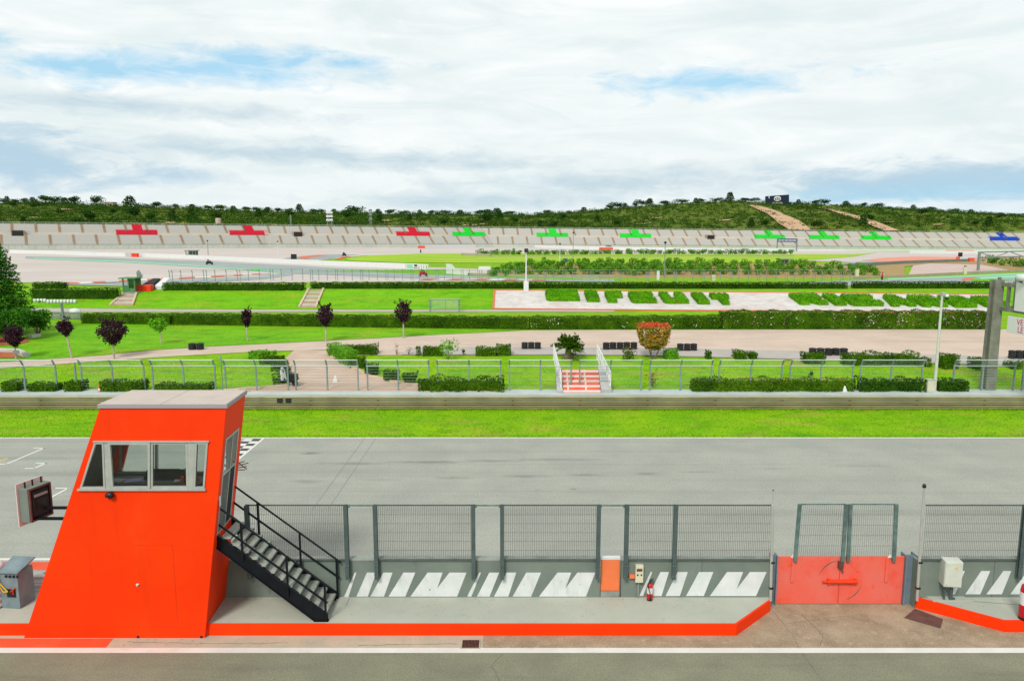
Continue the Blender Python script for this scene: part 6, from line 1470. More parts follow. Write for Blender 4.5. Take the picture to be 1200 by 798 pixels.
# ================================================================== CITRUS BANK
bk = MB(); bx0, bx1 = G(555, 326).x, G(1090, 326).x
XS = np.linspace(bx0, bx1, 40); YS = [158, 163, 168, 173, 178, 182, 187, 196, 210]; ZS = [-.3, .1, .65, 1.2, 1.75, 2.0, 1.6, .6, -.4]
def bank_h(x, y):
    e = min(1, (x - bx0) / 14, (bx1 - x) / 10); return max(-.5, (float(np.interp(y, YS, ZS)) + .3) * max(0, e) - .3)
Vb = [(x, y, zg(x, y) + bank_h(x, y)) for y in YS for x in XS]; nx_ = len(XS)
bk.add(Vb, [(j * nx_ + i, j * nx_ + i + 1, (j + 1) * nx_ + i + 1, (j + 1) * nx_ + i) for j in range(len(YS) - 1) for i in range(nx_ - 1)]); bk.sm = [True] * len(bk.f)
ground('bank', bk, 'soil')
def citrus_proto(seed, H, W, n, sz):
    P = []
    for k in range(6): c = rng.normal(size=3) * (.3, .3, .15) * (W, W, H); c[2] = H * .55 + c[2]; P.append(cloud_pts(n // 6, (W * .36, W * .36, H * .34), c, .55))
    P = np.concatenate(P); P[:, 2] = np.maximum(P[:, 2], .06); return P, sz
root = None; cnt = 0
rows = 33; per = 4
for i in range(rows):
    u_b = 576 + i * 14.1
    for j in range(per):
        y = 166 + j * 3.9; xb = Xu(u_b, 166, .6); x = xb + (y - 166) * math.tan(R(18)) + rng.normal() * .15
        if x > bx1 - 3 or x < bx0 + 3: continue
        if i > 26 and j > 2: continue
        z = zg(x, y) + bank_h(x, y) - .05
        lb = f'round green citrus bush on the bank, row {nth(i, rows)}, {["bottom", "second up", "third up", "top"][j]}'
        if cnt < 3:
            t = thing('citrus_bush', lb, 'bush', (x, y, z), 0, 'citrus bushes in rows on the bank'); P, sz = citrus_proto(cnt, 1.75, 1.75, 420, .36); m = MB(); m.leaves(P, sz, nrm='out'); m.build('foliage', 'citrus', t); m = MB(); m.tube((0, 0, -.1), (0, 0, .8), .07); m.build('stem', 'bark', t)
            protos = (protos + [t]) if cnt else [t]
        else:
            t = clone(protos[cnt % 3], (x, y, z), rng.uniform(0, 6), lb, tuple(np.array([1, 1, 1]) * rng.uniform(.8, 1.1) * (.86 if i > 16 else 1) * (1, 1, rng.uniform(.85, 1.1))))
        cnt += 1
RB = [(u, 298.2 - .0 * u) for u in np.arange(563, 930, 6.6)]
for i, (u, v) in enumerate(RB):
    a = G(u, v + (.6 if u < 700 else 0)); clone(protos[i % 3], a, rng.uniform(0, 6), f'small green bush in the thin far row before the stands, {nth(i, len(RB))}', (1.25 * rng.uniform(.8, 1.2), 1.25, 1.0 * rng.uniform(.85, 1.25)))['group'] = 'bushes in the far row before the stands'
for i, (u, v) in enumerate(((1157, 309), (1168, 310.5), (1177, 312), (1187, 313), (1197, 314))): clone(protos[i % 3], G(u, v), rng.uniform(0, 6), f'round citrus bush by the far gantry at the right edge, {nth(i, 5)}', 1.35)['group'] = 'bushes by the far gantry'
# pink gravel mound right of the bank
px('gravel_mound', [(1064, 324), (1070, 312), (1090, 309.5), (1150, 311), (1184, 317.5), (1120, 322)], 'gravel_pink', .16)
px('rough_grass', [(1040, 308.8), (1150, 306), (1330, 310), (1330, 315), (1184, 318), (1150, 311.2), (1092, 309.7), (1060, 313), (1060, 324), (1010, 326), (1000, 316)], 'soil', .12)
# ================================================================== WALLS, BARRIERS, HUTS, BIKES
def lowwall(label, P, h=1.0, th_=.5, mt='white', nm='barrier_wall', cat='wall', dz=0):
    W_ = [G(u, v) for u, v in P]; A_ = W_[0]; m = MB()
    for a, b in zip(W_, W_[1:]): m.bar(a - A_ + Vector((0, 0, h / 2 - .1)), b - A_ + Vector((0, 0, h / 2 - .1)), th_, h + .2)
    return tag(m.build(nm, mt, loc=A_), label, cat)
lowwall('long white tyre wall curving along the far left track', [(12, 297), (60, 298), (110, 300.2), (148, 301)], 1.35)
lowwall('white tyre wall from the red block to the white advertising panels', [(165, 301.3), (230, 304), (300, 307.5), (380, 311.3), (476, 314.8)], 1.35)
lowwall('beige and red barrier block in the gap of the white tyre wall', [(149, 301.2), (155, 301.4)], 1.35, .6, 'seat_rise', 'barrier_block', 'barrier'); lowwall('orange red barrier block in the gap of the white tyre wall', [(155.5, 301.4), (162, 301.6)], 1.35, .6, 'latch_orange', 'barrier_block', 'barrier')
lowwall('white concrete wall along the foot of the central stands', [(498, 291), (600, 289.6), (690, 292.6), (800, 294.2), (930, 295)], 1.6)
lowwall('white wall in front of the right stands', [(1066, 297.6), (1150, 297.6), (1320, 297)], 1.5); lowwall('thin white wall along the foot of the right stands', [(930, 294.2), (1110, 294.6), (1320, 294.2)], 1.0)
for (u0, u1, v, lb) in ((490, 498, 291.2, 'orange red tyre block left of the white central wall'), (690, 699, 292.2, 'left of two orange red tyre blocks before the centre stands'), (702.5, 718, 293.2, 'right of two orange red tyre blocks before the centre stands'),
                    (1109, 1125, 296.3, 'left of two orange tyre blocks before the right stands'), (1127, 1140, 296.3, 'right of two orange tyre blocks before the right stands'), (1121, 1124, 305.6, 'small red block left of the white slab on the right runoff'), (1135, 1141, 307, 'small red block right of the white slab on the right runoff')):
    lowwall(lb, [(u0, v), (u1, v)], 1.35, .8, 'tyre_red', 'tyre_block', 'barrier')
lowwall('white slab barrier on the red runoff at the right', [(1124.5, 305.4), (1141, 304.8)], 1.2, .8, nm='barrier_block', cat='barrier')
# advertising panels at the end of the white tyre wall
a, b = G(476.5, 315.6), G(502, 316.8); t = thing('advertising_panel', 'white advertising panels with faded green and dark marks ending the white tyre wall', 'panel', a); dd = b - a
m = MB(); m.bar((0, 0, .7), (dd.x, dd.y, dd.z + .7), .2, 1.6); m.build('board', 'white', t)
for f0, f1, z0_, z1_, mt in ((.02, .3, .2, 1.3, 'paint_green'), (.32, .52, .3, .55, 'hut_green'), (.36, .5, .8, 1.3, 'rubber'), (.56, .59, .1, 1.0, 'red'), (.68, .70, .3, 1.2, 'wall_cap'), (.78, .8, .3, 1.2, 'wall_cap'), (.9, .95, .4, 1.1, 'wall_cap')):
    p, q = dd * f0, dd * f1; m = MB(); m.bar((p.x, p.y - .11, p.z + (z0_ + z1_) / 2), (q.x, q.y - .11, q.z + (z0_ + z1_) / 2), .03, z1_ - z0_); m.build('mark', mt, t)
a = G(523, 321); b = G(548, 323.5); dd = b - a
m = MB(); m.prism([(0, 0, 0), (dd.x, dd.y, 0), (dd.x, dd.y, 1.0), (dd.x * .45, dd.y * .45, 1.3), (dd.x * .25, dd.y * .25, 2.3), (0, 0, 2.3)], (0, .8, 0)); tag(m.build('tyre_block', 'white', loc=a), 'white stepped tyre block on the grass left of the citrus bank', 'barrier')
lowwall('white slab at the left end of the citrus bank', [(561, 317.5), (575, 317.5)], 1.1, .6, nm='barrier_block', cat='barrier')
lowwall('grey concrete wall along the left foot of the citrus bank', [(549, 323), (640, 325.5), (720, 325.5)], .6, .4, 'old_wall')
lowwall('brown concrete wall at the left end of the far bush row', [(541, 300), (575, 301.2)], 1.1, .5, 'old_wall'); lowwall('low beige wall along the far bush row', [(575, 301), (930, 300.5)], .5, .4, 'old_wall')
lowwall('long low grey wall under the citrus bank on the right', [(1000, 327.5), (1060, 325), (1150, 320.5), (1320, 314)], .55, .3, 'old_wall')
lowwall('low dark railing wall along the right runoff', [(985, 314), (1060, 309.5), (1140, 306.8)], 1.0, .3, 'wall_grey')
def hut(label, u, v, wpx, hpx, name='marshal_hut'):
    a = G(u, v); s = mpp(a.y, a.z); w_, h_ = wpx * s / 2, hpx * s; t = thing(name, label, 'hut', a)
    for x in (-w_, -w_ * .33, w_ * .33, w_ - .2): m = MB(); m.box(x, x + .2, 0, .2, 0, h_); m.build('post', 'steel_grey', t)
    m = MB(); m.box(-w_ + .1, w_ - .1, .22, 2.4, 0, h_ * .35); m.build('wall', 'hut_green', t); m = MB(); m.quad((-w_ + .2, .1, h_ * .35), (w_ - .2, .1, h_ * .35), (w_ - .2, .1, h_), (-w_ + .2, .1, h_)); m.build('pane', 'glass', t)
    m = MB(); m.box(-w_ + .1, w_ - .1, 2.3, 2.4, h_ * .35, h_); m.build('back_wall', 'wall_cap', t); m = MB(); m.box(-w_ - .4, w_ + .3, -.4, 2.8, h_, h_ + .25); m.build('roof', 'steel_grey', t)
hut('small grey marshal hut before the left stands', 223.5, 300.2, 12, 6); hut('green marshal hut beside the bank at the right', 921, 312, 14, 7.5); hut('tiny marshal hut behind the red blocks at the centre stands', 713.5, 292.3, 6, 4)
def board(label, u, v, hpx, w=.9, mt='black'):
    a = G(u, v); s = mpp(a.y, a.z); t = thing('marker_board', label, 'board', a); m = MB(); m.tube((.8, 0, 0), (.8, 0, hpx * s), .09); m.build('post', 'white', t); m = MB(); m.box(-w, w, -.1, .1, hpx * s - 1.6, hpx * s); m.build('panel', mt, t)
board('black square signal board on a white post before the left stands', 344.5, 306, 8); board('black square signal board on the right runoff before the stands', 1125, 303, 7, .8); board('white countdown board with a dark figure beside the citrus bank', 889.5, 311, 4.5, .9, 'white')
board('small blue sign on the far grass beside the lamp post', 662.5, 308, 5, .7, 'banner_blue')
lowwall('white electrical cabinet on the bank by the wire fence, left of centre right', [(769.5, 327.8), (772.5, 327.8)], 1.8, .5, 'white', 'cabinet', 'cabinet'); lowwall('small cream block in front of the citrus bank fence', [(833.5, 329), (838, 329)], 1.2, .5, 'cream', 'block', 'block')
lowwall('white post block under the citrus bank at its right end', [(1002, 327), (1005.5, 327)], 2.0, .6, 'cream', 'block', 'block'); lowwall('white post block before the pink gravel mound', [(1128.5, 321.5), (1132, 321.5)], 1.5, .6, 'cream', 'block', 'block')
pole('grey post above the cream block at the right end of the citrus bank', 1003.5, 327, 317, .2, 'white', .2, nm='post'); pole('grey post above the cream block before the pink gravel mound', 1130.5, 321.5, 312, .2, 'white', .2, nm='post')
# motorcycles with riders
def moto(label, rl, u, v, rz, fair, suit, sc_=1.0):
    a = G(u, v); a.z += .14; t = thing('motorcycle', label, 'motorcycle', a, rz, 'motorcycles on the circuit'); wheel(t, .7, .31, .14); wheel(t, -.7, .31, .18)
    m = MB(); m.prism([(-.95, -.13, .8), (-.85, -.13, .95), (-.2, -.13, .78), (.25, -.13, .98), (.55, -.13, 1.12), (.85, -.13, .8), (.75, -.13, .62), (.35, -.13, .25), (-.35, -.13, .25), (-.5, -.13, .6)], (0, .26, 0)); m.build('fairing', fair, t, bevel=.04)
    m = MB(); m.prism([(.5, -.1, 1.1), (.62, -.1, 1.24), (.8, -.1, .9)], (0, .2, 0)); m.build('screen', 'glass', t)
    m = MB(); m.bar((.7, 0, .31), (.48, 0, 1.0), .07); m.bar((-.7, -.1, .31), (-.1, -.1, .5), .06); m.tube((-.2, .16, .3), (-.85, .2, .6), .06); m.build('frame', 'black', t)
    p = thing('person', rl, 'person', a, rz, 'riders on the motorcycles')
    J = [((-.45, 0, .95), (.17, .15)), ((-.2, 0, 1.12), (.19, .14)), ((.1, 0, 1.25), (.19, .14)), ((.22, 0, 1.3), .07), ((.33, 0, 1.36), .13), ((.15, .2, 1.2), .075), ((.3, .3, 1.0), .06), ((.52, .28, .98), .05), ((.15, -.2, 1.2), .075), ((.3, -.3, 1.0), .06), ((.52, -.28, .98), .05),
         ((-.35, .17, .9), .1), ((.05, .25, .8), .08), ((-.3, .22, .5), .06), ((-.2, .22, .36), .05), ((-.35, -.17, .9), .1), ((.05, -.25, .8), .08), ((-.3, -.22, .5), .06), ((-.2, -.22, .36), .05)]
    skin('body', J, [(0, 1), (1, 2), (2, 3), (3, 4), (2, 5), (5, 6), (6, 7), (2, 8), (8, 9), (9, 10), (0, 11), (11, 12), (12, 13), (13, 14), (0, 15), (15, 16), (16, 17), (17, 18)], suit, p, sub=1)
    m = MB(); m.smooth = True; m.lathe([(0, -.17), (.11, -.13), (.17, 0), (.15, .1), (0, .18)], 12, (.36, 0, 1.42)); m.build('helmet', fair, p)
moto('black motorcycle on the left far track below the white tyre wall', 'crouched rider with a pale helmet on the left far motorcycle', 245.5, 310.8, R(190), 'black', 'leather'); moto('red and black motorcycle just above the central hedge', 'crouched rider in dark red on the motorcycle above the central hedge', 496, 324.5, R(175), 'red', 'leather')
moto('dark motorcycle at the left end of the yellow infield grass', 'crouched rider in black at the left end of the infield grass', 403.5, 300.8, R(150), 'black', 'leather'); moto('blue black motorcycle beyond the infield grass', 'crouched rider in dark blue beyond the infield grass', 493, 297, R(100), 'navy', 'banner_blue')
moto('white and red motorcycle coming towards the camera above the right hedge', 'rider in white and red facing the camera above the right hedge', 1033.5, 328.6, R(-110), 'red', 'pinkish')
a = G(972, 313.5); m = MB(); m.prism([(-1, 0, 0), (1, 0, 0), (1.2, 0, 1.2), (.2, 0, 2.0), (-.8, 0, 1.4)], (0, .6, 0)); tag(m.build('traffic_board', 'latch_orange', loc=a), 'orange marker board beside the green marshal hut', 'board') if False else None
# banner bridge and far gantry
def bridge(label, u0, u1, vb0, vb1, vt, hpx, banner=None):
    a, b = G(u0, vb0), G(u1, vb1); sB = mpp(b.y, b.z); H = (vb1 - vt) * sB; t = thing('banner_bridge' if banner else 'far_gantry', label, 'gantry', a); dd = b - a
    for p in (Vector(), dd): m = MB(); m.box(p.x - .25, p.x + .25, p.y - .25, p.y + .25, p.z - .2, H); m.build('leg', 'steel_grey', t)
    hb = hpx * sB
    if banner:
        d_ = dd.normalized(); m = MB(); m.bar((0, -.3, H - hb / 2), (dd.x, dd.y - .3, H - hb / 2), .2, hb); bn = m.build('banner', banner, t)
        cu = bpy.data.curves.new('t', 'FONT'); cu.body = 'COMUNITAT VALENCIANA'; cu.size = hb * .55; cu.extrude = .02; cu.align_x = 'CENTER'; cu.align_y = 'CENTER'
        return t, dd, H, hb, bn
    for z in (H - .15, H - hb): m = MB(); m.bar((0, 0, z), (dd.x, dd.y, z), .3); m.build('chord', 'steel_grey', t)
    n = 12
    for k in range(n): p, q = dd * (k / n), dd * ((k + 1) / n); m = MB(); m.bar((p.x, p.y, H - hb if k % 2 else H - .15), (q.x, q.y, H - .15 if k % 2 else H - hb), .16); m.build('diagonal', 'steel_grey', t)
    return t
t, dd, H, hb, bn = bridge('dark blue banner bridge with a line of white lettering before the right stands', 910.5, 933.3, 294, 294.8, 280, 4.2, 'banner_blue')
for k, (f0, f1) in enumerate(((.04, .17), (.21, .34), (.39, .53), (.57, .75), (.78, .93))):
    p, q = dd * f0, dd * f1
    n = 5
    for i in range(n):
        if i % 2 == 0: c0, c1 = p.lerp(q, i / n), p.lerp(q, (i + .9) / n); m = MB(); m.bar((c0.x, c0.y - .55, H - hb * .52), (c1.x, c1.y - .55, H - hb * .52), .08, hb * .46); m.build('letter', 'white', bn)
bridge('grey steel truss gantry across the far track at the right edge', 1146, 1330, 318, 312, 292.5, 6)
# ================================================================== GRANDSTAND
def sdir(az_): return Vector((math.cos(R(az_)), math.sin(R(az_)), 0)), Vector((-math.sin(R(az_)), math.cos(R(az_)), 0))
Y0 = 320.0; pA = Vector((-.674 * Y0, Y0, 2.4)); eA, nA = sdir(32)
LA = .348 * Y0; pB = pA + eA * LA; eB, nB = sdir(25); LB = .38 * Y0; pC = pB + eB * LB; eC, nC = sdir(5); LC = 372
pB.z, pC.z = 1.75, .9
STANDS = [('left', pA - eA * 30, eA, nA, LA + 30, 8.9, 2.55, 1.7), ('middle', pB - eB * 3, eB, nB, LB + 3, 8.0, 1.7, .8), ('right', pC - eC * 7, eC, nC, LC + 7, 8.35, .75, -2.6)]
def stand(nm, p0, e, n, Ls, sp, z0, z1, blocks, holes, phase):
    t = thing('grandstand', f'{nm} section of the long grey concrete grandstand below the hill', 'grandstand', p0); t.location.z = 0
    T1, T2 = 7, 6; rh, rd = .62, 1.15; wallh = 2.0; walkd, walkh = 2.2, 1.0
    def pt(s, d, z): q = e * s + n * d; return Vector((q.x, q.y, z + z0 + (z1 - z0) * s / Ls))
    zb_ = wallh; d1 = T1 * rd; za_ = zb_ + T1 * rh; zu = za_ + walkh; du = d1 + walkd; d2 = du + T2 * rd; zt = zu + T2 * rh
    def strip_(m, prof, s0, s1): 
        V = [pt(s, d, z) for s in (s0, s1) for d, z in prof]; k = len(prof); m.add(V, [(i, k + i, k + i + 1, i + 1) for i in range(k - 1)])
    def steps(d0, zb, N_):
        pr = []
        for k in range(N_): pr += [(d0 + k * rd, zb + k * rh), (d0 + k * rd, zb + (k + 1) * rh)]
        return pr + [(d0 + N_ * rd, zb + N_ * rh)]
    ns = max(1, int(Ls / 40)); seg = [(Ls * i / ns, Ls * (i + 1) / ns) for i in range(ns)]
    for lab, d0, zb, N_ in (('lower_tier', 0, zb_, T1), ('upper_tier', du, zu, T2)):
        m = MB()
        for a, b in seg:
            pr = steps(d0, zb, N_)
            for k in range(len(pr) - 1): m.mat(1 if k % 2 == 0 else 0); strip_(m, pr[k:k + 2], a, b)
        m.build(lab, ['seat_grey', 'seat_rise'], t)
    m = MB()
    for a, b in seg: strip_(m, [(-.4, -4), (-.4, zb_ - .3), (0, zb_ - .3), (0, zb_)], a, b)
    m.build('front_wall', 'stand_rail', t)
    m = MB()
    for a, b in seg: strip_(m, [(d1, za_), (du, za_ + .05), (du, zu)], a, b)
    m.build('walkway', 'stand_beige', t)
    m = MB()
    for a, b in seg: strip_(m, [(d2, zt), (d2 + 1.5, zt), (d2 + 1.5, -4)], a, b)
    m.build('back_wall', 'stand_beige', t)
    m = MB(); k = 0
    for a, b in seg: m.bar(pt(a, d2 + 1.3, zt + .8), pt(b, d2 + 1.3, zt + .8), .1); m.bar(pt(a, d2 + 1.3, zt + .4), pt(b, d2 + 1.3, zt + .4), .08)
    for s in np.arange(0, Ls, 4): m.bar(pt(s, d2 + 1.3, zt), pt(s, d2 + 1.3, zt + .85), .09)
    m.build('top_railing', 'stand_rail', t)
    m = MB()
    for a, b in seg: m.bar(pt(a, -.5, zb_ + .7), pt(b, -.5, zb_ + .7), .1); m.bar(pt(a, -.5, zb_), pt(b, -.5, zb_), .1)
    for s in np.arange(0, Ls, 2.4): m.bar(pt(s, -.5, .6), pt(s, -.5, zb_ + .8), .06)
    m.build('front_fence', 'stand_rail', t)
    def patch(s0, s1, d0, zb, N_, up, name, mt, lab=None, k0=0):
        """a stepped slab laid on the rows k0..N_"""
        m = MB()
        for k in range(k0, N_): V = [pt(s, d, z) for s in (s0, s1) for d, z in ((d0 + k * rd - .06, zb + k * rh - .01), (d0 + k * rd - .06, zb + (k + 1) * rh + up), (d0 + (k + 1) * rd - .06, zb + (k + 1) * rh + up))]; m.add(V, [(0, 3, 4, 1), (1, 4, 5, 2), (0, 1, 2), (5, 4, 3)])
        o = m.build(name, mt, t)
        if lab: o['label'] = lab
        return o
    s = phase; k = 0
    while s < Ls - 1:
        patch(s, s + 1.05, 0, zb_, T1, .03, 'aisle', 'aisle')
        su = s + sp * .45
        if su < Ls - 1: patch(su, su + 1.05, du, zu, T2, .03, 'aisle', 'aisle')
        s += sp; k += 1
    def s_at(u):          # place along the stand of a photo column
        r = (u - CU) / FPX / cs; lo, hi = -5.0, Ls + 5
        for _ in range(40):
            mid = (lo + hi) / 2; q = p0 + e * mid + n * d1
            if q.x / (q.y * cs + 2 * sn) / 1 * cs < r * cs: lo = mid
            else: hi = mid
        return lo
    for (uc, mt, cn) in blocks:
        sc0 = s_at(uc); wb = 20 * mpp((p0 + e * sc0).y, 5) / max(.6, e.x)
        wb *= .95
        o = patch(sc0 - wb, sc0 + wb, du, zu, 2, .07, 'seat_block', mt, f'{cn} painted seat block shaped like a cross'); 
        m = MB(); strip_(m, [(d1 + .05, za_ + .12), (du - .08, za_ + .17), (du - .08, zu + .1)], sc0 - wb, sc0 + wb); strip_(m, [(d1 - rd, za_ + .06), (d1, za_ + .08)], sc0 - wb, sc0 + wb); m.build('bar_front', mt, o)
        patch(sc0 - wb * .18, sc0 + wb * .30, du, zu, T2, .09, 'cross_stem', mt, k0=2)
    for uc in holes:
        sc0 = s_at(uc); m = MB(); V = [pt(sc0 + a, b, c) for a in (-2.4, 2.4) for b in (d1 - 1.2, du + .3) for c in (za_ - .6, zu + .9)]; m.add(V, [(0, 1, 3, 2), (4, 6, 7, 5), (0, 4, 5, 1), (2, 3, 7, 6), (0, 2, 6, 4), (1, 5, 7, 3)]); vo = m.build('vomitory', 'aisle', t)
        m = MB(); V = [pt(sc0 + a, b, c) for a in (-2.1, 2.1) for b in (d1 - 1.25, d1) for c in (za_ - .5, zu + .7)]; m.add(V, [(0, 1, 3, 2), (4, 6, 7, 5), (0, 4, 5, 1), (2, 3, 7, 6), (0, 2, 6, 4), (1, 5, 7, 3)]); m.build('dark_opening', 'black', vo)
    return t
stand(*STANDS[0], [(166, 'block_red', 'leftmost red'), (296.5, 'block_red', 'second red')], [27], 4.0)
stand(*STANDS[1], [(487, 'block_red', 'third red'), (552, 'block_green', 'leftmost green')], [351.5], 1.2)
stand(*STANDS[2], [(647.5, 'block_green', 'second green'), (744.5, 'block_green', 'third green'), (901, 'block_green', 'fourth green'), (964.5, 'block_green', 'fifth green'), (1025, 'block_green', 'rightmost green'), (1175, 'block_blue', 'only blue')], [830], 1.5)
# ================================================================== HILL
RIDGE = [(-300, 246), (0, 242), (60, 240), (100, 242), (150, 244), (200, 246), (300, 250), (400, 253), (480, 254), (520, 253.5), (560, 254.5), (620, 254.5), (680, 251), (720, 246.5), (760, 243.5), (800, 240.5), (850, 238.5), (880, 239.5), (910, 241.5), (940, 242), (980, 243.5), (1010, 245), (1060, 248), (1100, 251), (1150, 255.5), (1200, 258.5), (1500, 264)]
def ridge_z(x, y=800.0): u = 600 + 887 * x / y; v = float(np.interp(u, [a for a, b in RIDGE], [b for a, b in RIDGE])); return CAMZ + (270 - v + 1.5) * y / 887
def hill_z(x, y):
    zr = ridge_z(x); f = (y - 400) / 400
    yb_ = 360 + .35 * max(-200, min(150, x))        # foot of the slope follows the back of the stands
    z0 = 9.5
    if y <= 800: f = max(0.0, min(1.0, (y - yb_ - 70) / (800 - yb_ - 70))); f = f ** .9; w = .7 * math.sin(x * .05 + y * .03) + .5 * math.sin(x * .13 - y * .06); return z0 * (1 - f) + zr * f + w * f * (1 - f) * 4
    return zr - (y - 800) * .06
hm = MB(); hx = np.linspace(-700, 760, 120); hy = [330, 380, 400, 420, 440, 460, 480, 500, 520, 545, 570, 600, 630, 660, 690, 720, 750, 780, 800, 830, 900, 1100]
def foot(x, y):
    # keep the slope behind the stands: drop it below ground in front of their back wall
    q = Vector((x, y, 0))
    for nm, p0, e, n, Ls, *_ in STANDS:
        s = (q - p0).dot(e); dd_ = (q - p0).dot(n)
        if -40 < s < Ls + 60 and dd_ < 17.5: return True
    return y < 345
hv = []
for y in hy:
    for x in hx: hv.append((x, y, -6.0 if foot(x, y) else hill_z(x, y)))
hm.add(hv, [(j * 120 + i, j * 120 + i + 1, (j + 1) * 120 + i + 1, (j + 1) * 120 + i) for j in range(len(hy) - 1) for i in range(119)]); hm.sm = [True] * len(hm.f)
ground('hill', hm, 'hill')
def hillp(u, y): x = (u - 600) * y / 887; return Vector((x, y, hill_z(x, y)))
def hit_hill(u, v):
    a, b, c = ray(u, v); y = 420.0
    while y < 800:
        if not foot(a * y / b, y) and CAMZ + c * y / b <= hill_z(a * y / b, y): break
        y += 1
    return Vector((a * y / b, y, hill_z(a * y / b, y)))
def hpatch(name, P, w_, mt):
    W_ = [hit_hill(u, v) for u, v in P]; m = MB()
    for (a, b), (wa_, wb_) in zip(zip(W_, W_[1:]), zip(w_, w_[1:])):
        n_ = 8
        for k in range(n_):
            p, q = a.lerp(b, k / n_), a.lerp(b, (k + 1) / n_); w0_, w1_ = wa_ + (wb_ - wa_) * k / n_, wa_ + (wb_ - wa_) * (k + 1) / n_
            V = [(p.x - w0_, p.y, 0), (p.x + w0_, p.y, 0), (q.x + w1_, q.y, 0), (q.x - w1_, q.y, 0)]; m.add([(x, y, hill_z(x, y) + .9) for x, y, _ in V], [(0, 1, 2, 3)])
    o = m.build(name, mt); o['kind'] = 'structure'
hpatch('dirt_track', [(938, 271), (925, 262), (905, 250), (890, 244.5), (880, 241.5)], (7, 8, 7, 4, 2.5), 'hill_dirt'); hpatch('dirt_track', [(952, 272), (944, 270)], (6, 3), 'hill_dirt')
hpatch('dirt_track', [(1052, 273), (1030, 266), (1005, 256), (980, 249), (962, 244.5)], (5, 5, 4, 4, 3), 'hill_dirt')
for (u, v, w_) in ((78, 246, 5), (41, 256, 4), (452, 259.5, 4), (551, 265, 5), (567, 263.5, 3), (753, 263, 5), (850, 259, 5), (770, 256, 4), (1040, 261, 4), (1100, 264, 4), (200, 262, 3)): hpatch('bare_patch', [(u - 2, v + 1.2), (u + 1, v)], (w_ * .7, w_), 'hill_dirt')
# scrub cover
sm_ = MB(); nS = 10200; k = 0
while k < nS:
    y = rng.uniform(400, 815); x = rng.uniform(-.92, .84) * y
    if foot(x, y): continue
    u = 600 + 887 * x / y
    z = hill_z(x, y)
    dirt = False
    for P in (((938, 271), (925, 262), (905, 250), (890, 244.5)), ((1052, 273), (1030, 266), (1005, 256), (980, 249), (962, 244.5))):
        v = 270 - (z - CAMZ) * 887 / y; vs = [p[1] for p in P][::-1]; us = [p[0] for p in P][::-1]
        if abs(u - np.interp(v, vs, us)) < 4.5 and v > 243: dirt = True
    if dirt and rng.uniform() < .9: continue
    r = rng.uniform(.8, 2.9) * (1.35 if math.sin(x * .03) + math.sin(y * .05 + x * .02) > .6 else .8); n = int(14 + r * 12)
    sm_.mat(0 if rng.uniform() < .55 else 1)
    sm_.leaves(cloud_pts(n, (r * 1.25, r * 1.25, r * .75), (x, y, z + r * .35), .55), .85, nrm='out'); k += 1
for k in range(760):
    y = rng.uniform(740, 812); x = rng.uniform(-.74, .74) * y; u = 600 + 887 * x / y
    if 868 < u < 900 or 955 < u < 972: continue
    r = rng.uniform(1.6, 3.4) * (1.25 if u < 620 else .85); z = hill_z(x, y); sm_.mat(1 if rng.uniform() < .7 else 0); sm_.leaves(cloud_pts(int(26 + r * 12), (r * 1.2, r * 1.2, r * .9), (x, y, z + r * .45), .55), 1.0, nrm='out')
o = sm_.build('hillside_scrub', ['scrub', 'hill_tree']); o['kind'] = 'stuff'
# skyline and slope trees: a few crown shapes, each tree a thing
def tree_proto(label, H, W, kind, loc):
    t = thing('hill_tree', label, 'tree', loc, 0, 'trees on the hill'); m = MB()
    P = []
    if kind == 0:
        for k in range(13): c = rng.normal(size=3) * (.24, .24, .2) * (W, W, H); c[2] = H * .52 + c[2]; P.append(cloud_pts(60, (W * .28, W * .28, H * .2), c, .6))
    elif kind == 1:
        for k in range(9): f = k / 8; P.append(cloud_pts(75, (W * .52 * (1 - f * .6), W * .52 * (1 - f * .6), H * .13), (rng.normal() * W * .06, 0, H * (.12 + .78 * f)), .6))
    else:
        for k in range(14): aa = k * 2.4; r = W * .34 * (k / 14) ** .5; P.append(cloud_pts(55, (W * .26, W * .26, H * .2), (math.cos(aa) * r, math.sin(aa) * r, H * (.68 - .5 * (r / W) + rng.normal() * .1)), .6))
    m.leaves(np.concatenate(P), 1.15, nrm='out', k=.9); m.build('crown', 'hill_tree', t); m = MB(); m.tube((0, 0, -.8), (0, 0, H * .6), W * .04 + .1, .1, 6); m.build('trunk', 'bark', t); return t
